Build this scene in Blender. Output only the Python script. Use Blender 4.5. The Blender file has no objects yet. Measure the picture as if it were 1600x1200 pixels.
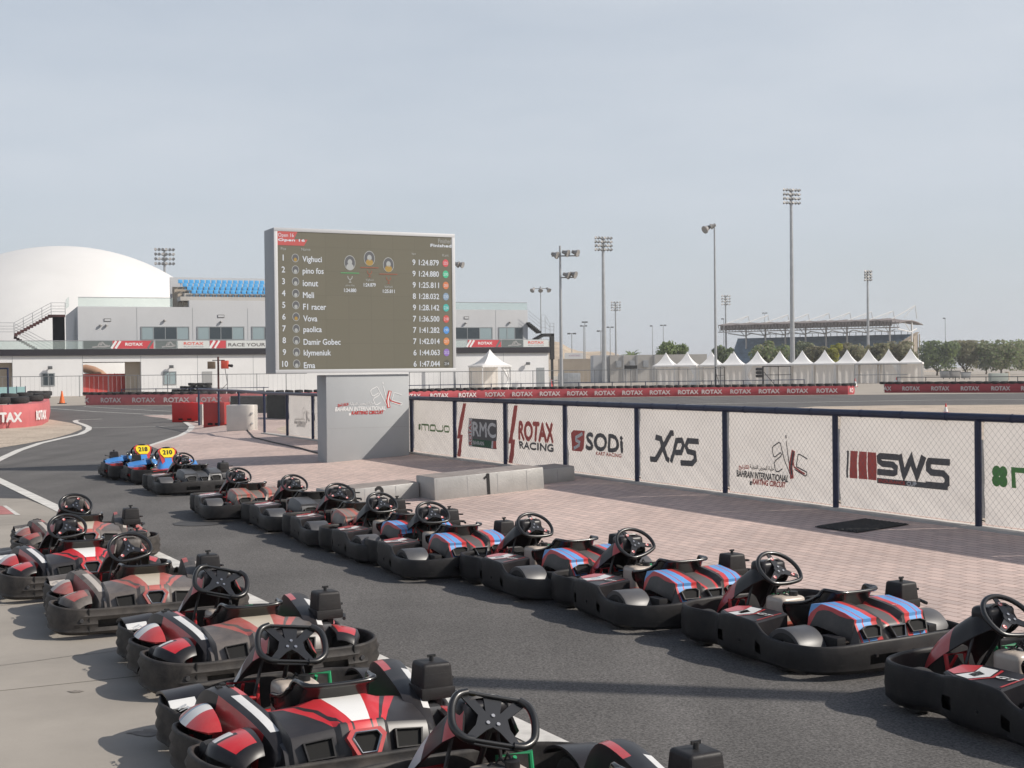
import bpy, bmesh, math, random
from mathutils import Matrix, Vector
random.seed(7)
R = math.radians
SC = bpy.context.scene
COL = SC.collection

# ------------------------------------------------------------------ camera
F = 2100.0            # focal length in photo pixels (photo 1600 x 1200)
CAM_H = 2.0
PITCH = math.atan(19.5 / F)     # looking slightly down
ROLL = 0.0115
_f = Vector((0, math.cos(PITCH), -math.sin(PITCH)))
_u0 = Vector((0, math.sin(PITCH), math.cos(PITCH)))
_r0 = Vector((1, 0, 0))
CU = _u0 * math.cos(ROLL) + _r0 * math.sin(ROLL)
CR = _r0 * math.cos(ROLL) - _u0 * math.sin(ROLL)
CP = Vector((0, 0, CAM_H))
cam_d = bpy.data.cameras.new('camera')
cam_d.sensor_width = 36
cam_d.lens = F / 1600 * 36
cam_d.clip_start = 0.1
cam_d.clip_end = 6000
cam = bpy.data.objects.new('camera', cam_d)
COL.objects.link(cam)
cam.matrix_world = Matrix(((CR.x, CU.x, -_f.x, CP.x), (CR.y, CU.y, -_f.y, CP.y), (CR.z, CU.z, -_f.z, CP.z), (0, 0, 0, 1)))
SC.camera = cam

# ------------------------------------------------------------------ light
SUN_AZ, SUN_EL = R(-12), R(38)      # azimuth measured from +X towards +Y
S_DIR = Vector((math.cos(SUN_AZ) * math.cos(SUN_EL), math.sin(SUN_AZ) * math.cos(SUN_EL), math.sin(SUN_EL)))
sl = bpy.data.lights.new('sun', 'SUN')
sl.energy = 4.9
sl.angle = R(0.6)
sl.color = (1.0, 0.93, 0.84)
sun = bpy.data.objects.new('sun', sl)
COL.objects.link(sun)
sun.rotation_euler = S_DIR.to_track_quat('Z', 'Y').to_euler()

W = bpy.data.worlds.new('World')
SC.world = W
W.use_nodes = True
nt = W.node_tree
nt.nodes.clear()
wo = nt.nodes.new('ShaderNodeOutputWorld')
bg = nt.nodes.new('ShaderNodeBackground')
sky = nt.nodes.new('ShaderNodeTexSky')
sky.sky_type = 'NISHITA'
sky.sun_disc = False
sky.sun_elevation = SUN_EL
sky.sun_rotation = math.pi / 2 - SUN_AZ
sky.air_density = 1.0
sky.dust_density = 2.0
sky.ozone_density = 1.0
tc = nt.nodes.new('ShaderNodeTexCoord')
mp = nt.nodes.new('ShaderNodeMapping')
mp.inputs['Scale'].default_value = (1.2, 1.6, 5.0)
mp.inputs['Rotation'].default_value = (0.15, 0.1, 0.5)
nz = nt.nodes.new('ShaderNodeTexNoise')
nz.inputs['Scale'].default_value = 2.2
nz.inputs['Detail'].default_value = 7
nz.inputs['Roughness'].default_value = 0.55
cr = nt.nodes.new('ShaderNodeMapRange')
cr.inputs['From Min'].default_value = 0.3
cr.inputs['From Max'].default_value = 0.75
cr.inputs['To Min'].default_value = 0.68
cr.inputs['To Max'].default_value = 0.96
mx = nt.nodes.new('ShaderNodeMix')
mx.data_type = 'RGBA'
mx.inputs[7].default_value = (5.85, 6.3, 6.9, 1)      # thin white cloud veil
nt.links.new(tc.outputs['Generated'], mp.inputs['Vector'])
nt.links.new(mp.outputs['Vector'], nz.inputs['Vector'])
nt.links.new(nz.outputs['Fac'], cr.inputs['Value'])
# the veil thins out towards the zenith, where the clear blue shows
sx = nt.nodes.new('ShaderNodeSeparateXYZ')
nt.links.new(tc.outputs['Generated'], sx.inputs[0])
th = nt.nodes.new('ShaderNodeMapRange')
th.interpolation_type = 'SMOOTHSTEP'
th.inputs['From Min'].default_value = 0.30
th.inputs['From Max'].default_value = 0.75
th.inputs['To Min'].default_value = 1.0
th.inputs['To Max'].default_value = 0.12
nt.links.new(sx.outputs['Z'], th.inputs['Value'])
ml = nt.nodes.new('ShaderNodeMath')
ml.operation = 'MULTIPLY'
nt.links.new(cr.outputs['Result'], ml.inputs[0])
nt.links.new(th.outputs['Result'], ml.inputs[1])
nt.links.new(ml.outputs[0], mx.inputs[0])
nt.links.new(sky.outputs['Color'], mx.inputs[6])
nt.links.new(mx.outputs[2], bg.inputs['Color'])
bg.inputs['Strength'].default_value = 0.112
nt.links.new(bg.outputs['Background'], wo.inputs['Surface'])

SC.view_settings.view_transform = 'Standard'
SC.view_settings.look = 'None'
SC.view_settings.exposure = 0.0
SC.view_settings.gamma = 1.0

# ------------------------------------------------------------------ measuring helpers
LA = R(26)                                        # lane axis, 26 degrees left of straight ahead
LD = Vector((-math.sin(LA), math.cos(LA), 0))     # along the lane, away from the camera
LR = Vector((math.cos(LA), math.sin(LA), 0))      # across the lane, towards the fence
TR_MAX = 1e9
T0, KS = 6.25, 0.05                               # the paved apron rises from T0 towards the fence


def ray(u, v):
    return (_f + CR * ((u - 800) / F) - CU * ((v - 600) / F))


def at(u, v, z=0.0):
    d = ray(u, v)
    return CP + d * ((z - CAM_H) / d.z)


def gz(p):
    t = p.x * LR.x + p.y * LR.y
    return max(0.0, KS * (t - T0)) if t < TR_MAX else 0.0


def apron(u, v, dz=0.0):
    d = ray(u, v)
    n = Vector((-KS * LR.x, -KS * LR.y, 1))
    c = -KS * T0 + dz
    t = (c - CP.dot(n)) / d.dot(n)
    return CP + d * t


def depth_at(u, v, y):
    d = ray(u, v)
    return CP + d * (y / d.y)


def hit(u, v, o, n):
    d = ray(u, v)
    return CP + d * ((o - CP).dot(n) / d.dot(n))


# ------------------------------------------------------------------ materials
MATS = {}
KALB = 0.86           # measured brightness of the place under this sun


def mat(name, col, rough=0.6, metal=0.0, var=0.0, vs=3.0, bump=0.0, bs=60.0, dust=0.0, spec=0.5, coat=0.0, scr=0.0, detail=5):
    if name in MATS:
        return MATS[name]
    if max(col) > 0.05:
        col = tuple(c * KALB for c in col)
    m = bpy.data.materials.new(name)
    m.use_nodes = True
    n = m.node_tree.nodes
    l = m.node_tree.links
    b = n['Principled BSDF']
    b.inputs['Roughness'].default_value = rough
    b.inputs['Metallic'].default_value = metal
    b.inputs['Specular IOR Level'].default_value = spec
    b.inputs['Coat Weight'].default_value = coat
    c4 = (*col, 1)
    b.inputs['Base Color'].default_value = c4
    t = n.new('ShaderNodeTexCoord')
    out = None
    if var > 0:
        z = n.new('ShaderNodeTexNoise')
        z.inputs['Scale'].default_value = vs
        z.inputs['Detail'].default_value = detail
        z.inputs['Roughness'].default_value = 0.6
        l.new(t.outputs['Object'], z.inputs['Vector'])
        r = n.new('ShaderNodeValToRGB')
        r.color_ramp.elements[0].position = 0.3
        r.color_ramp.elements[1].position = 0.7
        r.color_ramp.elements[0].color = (*[c * (1 - var) for c in col], 1)
        r.color_ramp.elements[1].color = (*[min(1, c * (1 + var)) for c in col], 1)
        l.new(z.outputs['Fac'], r.inputs['Fac'])
        out = r.outputs['Color']
    if dust > 0:
        z = n.new('ShaderNodeTexNoise')
        z.inputs['Scale'].default_value = 7
        z.inputs['Detail'].default_value = 8
        z.inputs['Roughness'].default_value = 0.7
        l.new(t.outputs['Object'], z.inputs['Vector'])
        oi = n.new('ShaderNodeObjectInfo')
        ad = n.new('ShaderNodeMath')
        ad.operation = 'MULTIPLY_ADD'
        ad.inputs[1].default_value = 0.25
        l.new(oi.outputs['Random'], ad.inputs[0])
        l.new(z.outputs['Fac'], ad.inputs[2])
        mr = n.new('ShaderNodeMapRange')
        mr.inputs['From Min'].default_value = 0.42
        mr.inputs['From Max'].default_value = 0.95
        mr.inputs['To Max'].default_value = dust
        l.new(ad.outputs[0], mr.inputs['Value'])
        x = n.new('ShaderNodeMix')
        x.data_type = 'RGBA'
        l.new(mr.outputs['Result'], x.inputs[0])
        if out is not None:
            l.new(out, x.inputs[6])
        else:
            x.inputs[6].default_value = c4
        x.inputs[7].default_value = (0.34, 0.29, 0.25, 1)
        out = x.outputs[2]
    if out is not None:
        l.new(out, b.inputs['Base Color'])
    if scr > 0:
        mp_ = n.new('ShaderNodeMapping'); mp_.inputs['Scale'].default_value = (3, 3, 55); mp_.inputs['Rotation'].default_value = (0.06, 0.04, 0)
        l.new(t.outputs['Object'], mp_.inputs['Vector'])
        z = n.new('ShaderNodeTexNoise'); z.inputs['Scale'].default_value = 2.5; z.inputs['Detail'].default_value = 6; z.inputs['Roughness'].default_value = 0.75
        l.new(mp_.outputs['Vector'], z.inputs['Vector'])
        mr = n.new('ShaderNodeMapRange'); mr.inputs['From Min'].default_value = 0.60; mr.inputs['From Max'].default_value = 0.75; mr.inputs['To Max'].default_value = scr
        l.new(z.outputs['Fac'], mr.inputs['Value'])
        x = n.new('ShaderNodeMix'); x.data_type = 'RGBA'
        l.new(mr.outputs['Result'], x.inputs[0])
        if out is not None: l.new(out, x.inputs[6])
        else: x.inputs[6].default_value = c4
        x.inputs[7].default_value = (0.20, 0.19, 0.18, 1)
        out = x.outputs[2]
        l.new(out, b.inputs['Base Color'])
    if bump > 0:
        z = n.new('ShaderNodeTexNoise')
        z.inputs['Scale'].default_value = bs
        z.inputs['Detail'].default_value = 4
        l.new(t.outputs['Object'], z.inputs['Vector'])
        bp = n.new('ShaderNodeBump')
        bp.inputs['Strength'].default_value = bump
        bp.inputs['Distance'].default_value = 0.02
        l.new(z.outputs['Fac'], bp.inputs['Height'])
        l.new(bp.outputs['Normal'], b.inputs['Normal'])
    MATS[name] = m
    return m


def nodes_of(m):
    return m.node_tree.nodes, m.node_tree.links, m.node_tree.nodes['Principled BSDF']


def emit(name, col, s=1.0):
    if name in MATS:
        return MATS[name]
    m = mat(name, (0.02, 0.02, 0.02), rough=0.5)
    b = m.node_tree.nodes['Principled BSDF']
    b.inputs['Emission Color'].default_value = (*col, 1)
    b.inputs['Emission Strength'].default_value = s
    return m


def math_node(n, l, op, a, b=None, c=None):
    x = n.new('ShaderNodeMath')
    x.operation = op
    for i, v in enumerate((a, b, c)):
        if v is None:
            continue
        if isinstance(v, (int, float)):
            x.inputs[i].default_value = v
        else:
            l.new(v, x.inputs[i])
    return x.outputs[0]


def ramp_const(n, l, fac, stops):
    r = n.new('ShaderNodeValToRGB')
    cr_ = r.color_ramp
    cr_.interpolation = 'CONSTANT'
    cr_.elements[0].position = stops[0][0]
    cr_.elements[0].color = (*stops[0][1], 1)
    cr_.elements[1].position = stops[1][0]
    cr_.elements[1].color = (*stops[1][1], 1)
    for p, c in stops[2:]:
        e = cr_.elements.new(p)
        e.color = (*c, 1)
    l.new(fac, r.inputs['Fac'])
    return r.outputs['Color']


def dusty(n, l, col, amt, scale=6):
    t = n.new('ShaderNodeTexCoord')
    z = n.new('ShaderNodeTexNoise')
    z.inputs['Scale'].default_value = scale
    z.inputs['Detail'].default_value = 8
    z.inputs['Roughness'].default_value = 0.7
    l.new(t.outputs['Object'], z.inputs['Vector'])
    mr = n.new('ShaderNodeMapRange')
    mr.inputs['From Min'].default_value = 0.35
    mr.inputs['From Max'].default_value = 0.75
    mr.inputs['To Max'].default_value = amt
    mr.inputs['To Min'].default_value = amt * 0.25
    l.new(z.outputs['Fac'], mr.inputs['Value'])
    x = n.new('ShaderNodeMix')
    x.data_type = 'RGBA'
    l.new(mr.outputs['Result'], x.inputs[0])
    l.new(col, x.inputs[6])
    x.inputs[7].default_value = (0.33, 0.27, 0.23, 1)
    return x.outputs[2]


# ------------------------------------------------------------------ mesh builder
_txt = {}


def text_geo(s, res=3):
    """Flat lettering as (verts, faces), cap height about 0.73, starting at x=0."""
    if (s, res) in _txt:
        return _txt[(s, res)]
    cu = bpy.data.curves.new('lettering_curve', 'FONT')
    cu.body = s
    cu.resolution_u = res
    o = bpy.data.objects.new('lettering_tmp', cu)
    COL.objects.link(o)
    dg = bpy.context.evaluated_depsgraph_get()
    me = bpy.data.meshes.new_from_object(o.evaluated_get(dg))
    vs = [v.co.copy() for v in me.vertices]
    fs = [tuple(p.vertices) for p in me.polygons]
    bpy.data.objects.remove(o)
    bpy.data.curves.remove(cu)
    bpy.data.meshes.remove(me)
    if vs:
        x0 = min(v.x for v in vs); x1 = max(v.x for v in vs)
        y0 = min(v.y for v in vs); y1 = max(v.y for v in vs)
    else:
        x0 = x1 = y0 = y1 = 0
    _txt[(s, res)] = (vs, fs, x0, x1, y0, y1)
    return _txt[(s, res)]


def frame(o, e1, e2, e3):
    return Matrix(((e1.x, e2.x, e3.x, o.x), (e1.y, e2.y, e3.y, o.y), (e1.z, e2.z, e3.z, o.z), (0, 0, 0, 1)))


class MB:
    def __init__(s):
        s.v = []; s.f = []; s.m = []; s.uv = {}
        s.M = Matrix.Identity(4)

    def add(s, vs, fs, m=0, uvs=None):
        b = len(s.v)
        s.v += [tuple(s.M @ Vector(p)) for p in vs]
        for i, f in enumerate(fs):
            if uvs:
                s.uv[len(s.f)] = [uvs[k] for k in f]
            s.f.append(tuple(k + b for k in f))
            s.m.append(m)

    def box(s, x0, x1, y0, y1, z0, z1, m=0):
        s.add([(x0, y0, z0), (x1, y0, z0), (x1, y1, z0), (x0, y1, z0), (x0, y0, z1), (x1, y0, z1), (x1, y1, z1), (x0, y1, z1)],
              [(0, 3, 2, 1), (4, 5, 6, 7), (0, 1, 5, 4), (1, 2, 6, 5), (2, 3, 7, 6), (3, 0, 4, 7)], m)

    def rbox(s, x0, x1, y0, y1, z0, z1, r=0.01, m=0, seg=2, taper=1.0):
        bm = bmesh.new()
        bmesh.ops.create_cube(bm, size=1)
        for v in bm.verts:
            k = taper if v.co.z > 0 else 1
            v.co = Vector(((x0 + x1) / 2 + v.co.x * k * (x1 - x0), (y0 + y1) / 2 + v.co.y * k * (y1 - y0), (z0 + z1) / 2 + v.co.z * (z1 - z0)))
        bmesh.ops.bevel(bm, geom=bm.edges[:], offset=r, segments=seg, affect='EDGES', profile=0.6)
        bm.verts.ensure_lookup_table()
        for i, v in enumerate(bm.verts):
            v.index = i
        s.add([v.co.copy() for v in bm.verts], [tuple(v.index for v in f.verts) for f in bm.faces], m)
        bm.free()

    def prism(s, poly, z0, z1, m=0, bottom=True):
        """poly counter-clockwise in local x,y"""
        n = len(poly)
        vs = [(p[0], p[1], z0) for p in poly] + [(p[0], p[1], z1) for p in poly]
        fs = [(i, (i + 1) % n, n + (i + 1) % n, n + i) for i in range(n)] + [tuple(range(n, 2 * n))]
        if bottom:
            fs.append(tuple(range(n - 1, -1, -1)))
        s.add(vs, fs, m)

    def poly(s, pts, m=0):
        s.add(pts, [tuple(range(len(pts)))], m)

    def tube(s, pts, r, n=8, closed=False, m=0, cap=True):
        pts = [Vector(p) for p in pts]
        k = len(pts)
        rr = r if isinstance(r, (list, tuple)) else [r] * k
        vs = []
        prev = None
        for i, p in enumerate(pts):
            a = pts[(i - 1) % k] if (closed or i > 0) else p
            b = pts[(i + 1) % k] if (closed or i < k - 1) else p
            t = (b - a).normalized()
            if prev is None:
                q = Vector((0, 0, 1)) if abs(t.z) < 0.9 else Vector((1, 0, 0))
            else:
                q = prev
            x = (q - t * q.dot(t)).normalized()
            prev = x
            y = t.cross(x)
            for j in range(n):
                an = 2 * math.pi * j / n
                vs.append(p + (x * math.cos(an) + y * math.sin(an)) * rr[i])
        fs = []
        for i in range(k if closed else k - 1):
            i2 = (i + 1) % k
            for j in range(n):
                j2 = (j + 1) % n
                fs.append((i * n + j, i * n + j2, i2 * n + j2, i2 * n + j))
        if not closed and cap:
            fs.append(tuple(range(n - 1, -1, -1)))
            fs.append(tuple((k - 1) * n + j for j in range(n)))
        s.add(vs, fs, m)

    def cyl(s, p0, p1, r0, r1=None, n=12, m=0):
        s.tube([p0, p1], [r0, r0 if r1 is None else r1], n, m=m)

    def lathe(s, prof, n=24, M=None, m=0, arc=None, ms=None):
        """profile of (r, z) spun about local z; ms gives a material per profile segment"""
        a0, a1 = arc if arc else (0, 2 * math.pi)
        full = arc is None
        cnt = n if full else n + 1
        vs = []
        for i in range(cnt):
            an = a0 + (a1 - a0) * i / n
            for (r, z) in prof:
                p = Vector((r * math.cos(an), r * math.sin(an), z))
                vs.append(M @ p if M else p)
        k = len(prof)
        for j in range(k - 1):
            fs = []
            for i in range(n):
                i2 = (i + 1) % cnt
                fs.append((i * k + j, i2 * k + j, i2 * k + j + 1, i * k + j + 1))
            if j == 0:
                base = len(s.v)
                s.add(vs, fs, ms[j] if ms else m)
            else:
                for f in fs:
                    s.f.append(tuple(q + base for q in f))
                    s.m.append(ms[j] if ms else m)

    def grid(s, fn, nu, nv, m=0, closed_u=False):
        vs = []; uvs = []
        for i in range(nu + (0 if closed_u else 1)):
            for j in range(nv + 1):
                u, v = i / nu, j / nv
                vs.append(fn(u, v)); uvs.append((u, v))
        fs = []
        k = nv + 1
        cnt = nu if closed_u else nu + 1
        for i in range(nu):
            i2 = (i + 1) % cnt
            for j in range(nv):
                fs.append((i * k + j, i2 * k + j, i2 * k + j + 1, i * k + j + 1))
        s.add(vs, fs, m, uvs)

    def text(s, st, M, w=None, h=None, sx=1.0, shear=0.0, bold=0.0, align='C', m=0, res=3, valign='M'):
        """lettering on the local xy plane of M; w/h = box of the whole word"""
        vs, fs, x0, x1, y0, y1 = text_geo(st, res)
        if not vs:
            return
        hh = (y1 - y0) or 1; ww = (x1 - x0) or 1
        ky = (h / hh) if h else ((w / ww) / sx if w else 1)
        kx = (w / ww) if w else ky * sx
        ax = {'C': (x0 + x1) / 2, 'L': x0, 'R': x1}[align]
        ay = {'M': (y0 + y1) / 2, 'B': 0.0}[valign]
        offs = [(0, 0)]
        if bold:
            offs = [(-bold, 0), (bold, 0), (0, bold), (0, -bold)]
        old = s.M
        for i, (ox, oy) in enumerate(offs):
            s.M = old @ M
            s.add([((p.x - ax) * kx + (p.y - ay) * ky * shear + ox, (p.y - ay) * ky + oy, i * 0.0004) for p in vs], fs, m)
        s.M = old

    def build(s, name, mats, parent=None, smooth=35, solid=0.0, subsurf=0, bevel=0.0, inner=0):
        me = bpy.data.meshes.new(name)
        me.from_pydata(s.v, [], s.f)
        if not isinstance(mats, (list, tuple)):
            mats = [mats]
        for x in mats:
            me.materials.append(x)
        me.polygons.foreach_set('material_index', s.m)
        if s.uv:
            ul = me.uv_layers.new(name='UVMap')
            for pi, us in s.uv.items():
                for li, q in zip(me.polygons[pi].loop_indices, us):
                    ul.data[li].uv = q
        me.update()
        o = bpy.data.objects.new(name, me)
        COL.objects.link(o)
        if solid or subsurf or bevel:
            if subsurf:
                x = o.modifiers.new('s', 'SUBSURF'); x.levels = subsurf; x.render_levels = subsurf
            if solid:
                x = o.modifiers.new('t', 'SOLIDIFY'); x.thickness = solid; x.offset = -1; x.material_offset = inner; x.material_offset_rim = inner
            if bevel:
                x = o.modifiers.new('b', 'BEVEL'); x.width = bevel; x.segments = 2; x.limit_method = 'ANGLE'; x.angle_limit = R(40)
            dg = bpy.context.evaluated_depsgraph_get()
            me2 = bpy.data.meshes.new_from_object(o.evaluated_get(dg))
            o.modifiers.clear()
            o.data = me2
            bpy.data.meshes.remove(me)
            me = me2
            me.name = name
        if smooth:
            me.polygons.foreach_set('use_smooth', [True] * len(me.polygons))
            me.set_sharp_from_angle(angle=R(smooth))
        if parent:
            o.parent = parent
        return o


def tag(o, label=None, cat=None, group=None, kind=None):
    if label: o['label'] = label
    if cat: o['category'] = cat
    if group: o['group'] = group
    if kind: o['kind'] = kind
    return o


def thing(name, label, cat, loc=(0, 0, 0), rz=0.0, group=None):
    o = bpy.data.objects.new(name, None)
    o.empty_display_size = 0.3
    COL.objects.link(o)
    o.location = loc
    o.rotation_euler = (0, 0, rz)
    return tag(o, label, cat, group)


def dup(o, parent=None, swap=None):
    c = o.copy()
    COL.objects.link(c)
    if parent:
        c.parent = parent
    if swap and c.type == 'MESH' and any(x and x.name in swap for x in c.data.materials):
        c.data = c.data.copy()
        for i, x in enumerate(c.data.materials):
            if x and x.name in swap:
                c.data.materials[i] = MATS[swap[x.name]]
    for ch in list(o.children):
        dup(ch, c, swap)
    return c


def struct(o):
    o['kind'] = 'structure'
    return o

# ================================================================== SETTING: ground
def sheet_mat(name, col, fine=0.25, fs=180, big=0.15, bsx=0.35, bump=0.3, rough=0.9, con=1.0):
    col = tuple(c * KALB for c in col)
    m = mat(name, col, rough=rough, spec=0.3)
    n, l, b = nodes_of(m)
    t = n.new('ShaderNodeTexCoord')
    a = n.new('ShaderNodeTexNoise'); a.inputs['Scale'].default_value = fs; a.inputs['Detail'].default_value = 5; a.inputs['Roughness'].default_value = 0.75
    c = n.new('ShaderNodeTexNoise'); c.inputs['Scale'].default_value = bsx; c.inputs['Detail'].default_value = 8; c.inputs['Roughness'].default_value = 0.62
    l.new(t.outputs['Object'], a.inputs['Vector']); l.new(t.outputs['Object'], c.inputs['Vector'])
    f1 = math_node(n, l, 'MAXIMUM', math_node(n, l, 'MULTIPLY_ADD', a.outputs['Fac'], 2 * fine * con, 1 - fine * con), 0.12)
    f2 = math_node(n, l, 'MULTIPLY_ADD', c.outputs['Fac'], 2 * big * 1.6, 1 - big * 1.6)
    f = math_node(n, l, 'MULTIPLY', f1, f2)
    x = n.new('ShaderNodeMix'); x.data_type = 'RGBA'; x.blend_type = 'MULTIPLY'; x.inputs[0].default_value = 1
    x.inputs[6].default_value = (*col, 1)
    l.new(f, x.inputs[7])
    l.new(x.outputs[2], b.inputs['Base Color'])
    bp = n.new('ShaderNodeBump'); bp.inputs['Strength'].default_value = bump; bp.inputs['Distance'].default_value = 0.006
    l.new(a.outputs['Fac'], bp.inputs['Height']); l.new(bp.outputs['Normal'], b.inputs['Normal'])
    return m, x.outputs[2], t, bp


m_ground, *_ = sheet_mat('pale_hardstanding', (0.40, 0.355, 0.30), 0.12, 6, 0.25, 0.02, 0.1)
m_asph, asph_c, tca, _bp = sheet_mat('asphalt', (0.119, 0.113, 0.108), 0.95, 60, 0.26, 0.55, 0.5, con=2.1)
# tyre-rubber streaks along the lane
n, l, b = nodes_of(m_asph)
mpg = n.new('ShaderNodeMapping'); mpg.inputs['Rotation'].default_value = (0, 0, -LA); mpg.inputs['Scale'].default_value = (1.6, 0.06, 1)
l.new(tca.outputs['Object'], mpg.inputs['Vector'])
zz = n.new('ShaderNodeTexNoise'); zz.inputs['Scale'].default_value = 1.0; zz.inputs['Detail'].default_value = 6
l.new(mpg.outputs['Vector'], zz.inputs['Vector'])
ff = math_node(n, l, 'MULTIPLY_ADD', zz.outputs['Fac'], 0.7, 0.65)
xm = n.new('ShaderNodeMix'); xm.data_type = 'RGBA'; xm.blend_type = 'MULTIPLY'; xm.inputs[0].default_value = 1
l.new(asph_c, xm.inputs[6]); l.new(ff, xm.inputs[7])
l.new(xm.outputs[2], b.inputs['Base Color'])
m_sand, *_ = sheet_mat('gravel', (0.47, 0.39, 0.31), 0.6, 14, 0.35, 0.8, 0.8, con=2.4)
m_conc, conc_c, tcc, _b2 = sheet_mat('concrete_slab', (0.36, 0.327, 0.285), 0.12, 90, 0.30, 0.5, 0.2, rough=0.85)
n, l, b = nodes_of(m_conc)
mpg = n.new('ShaderNodeMapping'); mpg.inputs['Rotation'].default_value = (0, 0, -LA); mpg.inputs['Location'].default_value = (0.4, 1.1, 0)
l.new(tcc.outputs['Object'], mpg.inputs['Vector'])
bk = n.new('ShaderNodeTexBrick'); bk.offset = 0; bk.inputs['Scale'].default_value = 1; bk.inputs['Brick Width'].default_value = 5.0; bk.inputs['Row Height'].default_value = 3.4; bk.inputs['Mortar Size'].default_value = 0.009
bk.inputs['Color1'].default_value = (1, 1, 1, 1); bk.inputs['Color2'].default_value = (0.93, 0.93, 0.93, 1); bk.inputs['Mortar'].default_value = (0.35, 0.33, 0.3, 1)
l.new(mpg.outputs['Vector'], bk.inputs['Vector'])
xm = n.new('ShaderNodeMix'); xm.data_type = 'RGBA'; xm.blend_type = 'MULTIPLY'; xm.inputs[0].default_value = 1
l.new(conc_c, xm.inputs[6]); l.new(bk.outputs['Color'], xm.inputs[7]); l.new(xm.outputs[2], b.inputs['Base Color'])

m_pave, pave_c, tcp, _b3 = sheet_mat('pink_pavers', (0.59, 0.47, 0.425), 0.16, 60, 0.24, 0.45, 0.15, rough=0.85)
n, l, b = nodes_of(m_pave)
mpg = n.new('ShaderNodeMapping'); mpg.inputs['Rotation'].default_value = (0, 0, -LA - math.pi / 2)
l.new(tcp.outputs['Object'], mpg.inputs['Vector'])
bk = n.new('ShaderNodeTexBrick'); bk.offset = 0.5; bk.inputs['Scale'].default_value = 1; bk.inputs['Brick Width'].default_value = 0.21; bk.inputs['Row Height'].default_value = 0.105; bk.inputs['Mortar Size'].default_value = 0.0056; bk.inputs['Mortar Smooth'].default_value = 0.2
bk.inputs['Color1'].default_value = (1.08, 1.05, 1.03, 1); bk.inputs['Color2'].default_value = (0.88, 0.88, 0.88, 1); bk.inputs['Mortar'].default_value = (0.42, 0.38, 0.36, 1)
l.new(mpg.outputs['Vector'], bk.inputs['Vector'])
xm = n.new('ShaderNodeMix'); xm.data_type = 'RGBA'; xm.blend_type = 'MULTIPLY'; xm.inputs[0].default_value = 1
l.new(pave_c, xm.inputs[6]); l.new(bk.outputs['Color'], xm.inputs[7]); l.new(xm.outputs[2], b.inputs['Base Color'])

m_line = mat('white_road_paint', (0.62, 0.60, 0.56), rough=0.8, var=0.22, vs=5, detail=8)
m_kpink = mat('faded_red_paint', (0.40, 0.16, 0.15), rough=0.85, var=0.2, vs=4)
m_stain = mat('oil_stain', (0.048, 0.046, 0.046), rough=0.7, var=0.3, vs=3)
m_hill = mat('desert_rock', (0.46, 0.37, 0.27), rough=0.95, var=0.25, vs=0.1, bump=0.6, bs=0.3)


def ground_poly(name, pts, z, m):
    bm_ = MB()
    bm_.poly([(p.x, p.y, z) for p in pts])
    o = bm_.build(name, m, smooth=0)
    if o.data.polygons[0].normal.z < 0:
        o.data.flip_normals()
    return struct(o)


g = MB()
g.box(-1500, 1500, -300, 3500, -0.6, 0, 0)
struct(g.build('ground', m_ground, smooth=0))


def ST(s, t, z=0.0):
    p = LD * s + LR * t
    return Vector((p.x, p.y, z))


def s_of(p): return p.x * LD.x + p.y * LD.y
def t_of(p): return p.x * LR.x + p.y * LR.y


far_edge = [at(-160, 637), at(60, 634.5), at(134, 633.5), at(340, 633.5), at(640, 624.5), at(1000, 620.5), at(1335, 617), at(1750, 613)]
ground_poly('road', far_edge[::-1] + [ST(2, -40), ST(-16, -30), ST(-16, 40), ST(-5, 60)], 0.004, m_asph)
# concrete slab on the near left, behind the white line
l2a, l2b = at(0, 752), at(905, 1187)
cdir = (l2b - l2a).normalized()
p0 = at(62, 781)
cl = [at(-300, 775), at(40, 780), at(85, 797)]
cl += [l2a + cdir * k for k in (9.0, 14, 19, 24, 30)]
cl += [ST(-14, -20), at(-300, 775) + Vector((-12, -6, 0))]
ground_poly('pavement', cl, 0.008, m_conc)
# gravel trap on the far left and behind the fence
ground_poly('gravel_bed', [at(-260, 720), at(-100, 712), at(0, 700), at(40, 693.5), at(80, 686), at(110, 678), at(128, 671), at(127, 666), at(110, 661), at(80, 656), at(20, 650), at(-300, 660)], 0.008, m_sand)
ground_poly('sand_strip', [at(1180, 641), at(1275, 635.5), at(1400, 633.6), at(1760, 631.5), at(1800, 655), at(1700, 700), at(1200, 662)], 0.008, m_sand)

FA, FB = apron(1522, 828), apron(648, 708)
T_F = (t_of(FA) + t_of(FB)) / 2
S_A, S_B = s_of(FA), s_of(FB)
FL = (S_B - S_A) / 7


def ap(s, t, dz=0.0):
    return ST(s, t, max(0, KS * (t - T0)) + dz)


# paved apron: boundary follows the lane edge, then the curve by the barriers
edge = [at(262, 654.5), at(288, 658), at(303, 667), at(299, 673), at(284, 681), at(234, 697.5)]
nb = [(s_of(p), t_of(p)) for p in edge]
nb += [(s_of(at(318, 777)), T0 + 0.02), (12, T0), (6, T0), (-8, T0)]
TR = T_F + 0.35
ZTOP = KS * (TR - T0)


def t_right(s):
    return TR + max(0.0, s - 40) * 0.42


def t_left(s):
    for (s0, t0), (s1, t1) in zip(nb, nb[1:]):
        if s1 <= s <= s0:
            return t1 + (t0 - t1) * (s - s1) / (s0 - s1)
    return T0 if s < 12 else nb[0][1]


def gz(p):
    s, t = s_of(p), t_of(p)
    if s > nb[0][0] + 1 or t > t_right(s) + 0.1:
        return 0.0
    return max(0.0, min(KS * (t - T0), 0.12 * (t - t_left(s)), ZTOP))


def on(u, v):
    p = at(u, v)
    for _ in range(4):
        p = at(u, v, gz(p))
    return p


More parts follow.
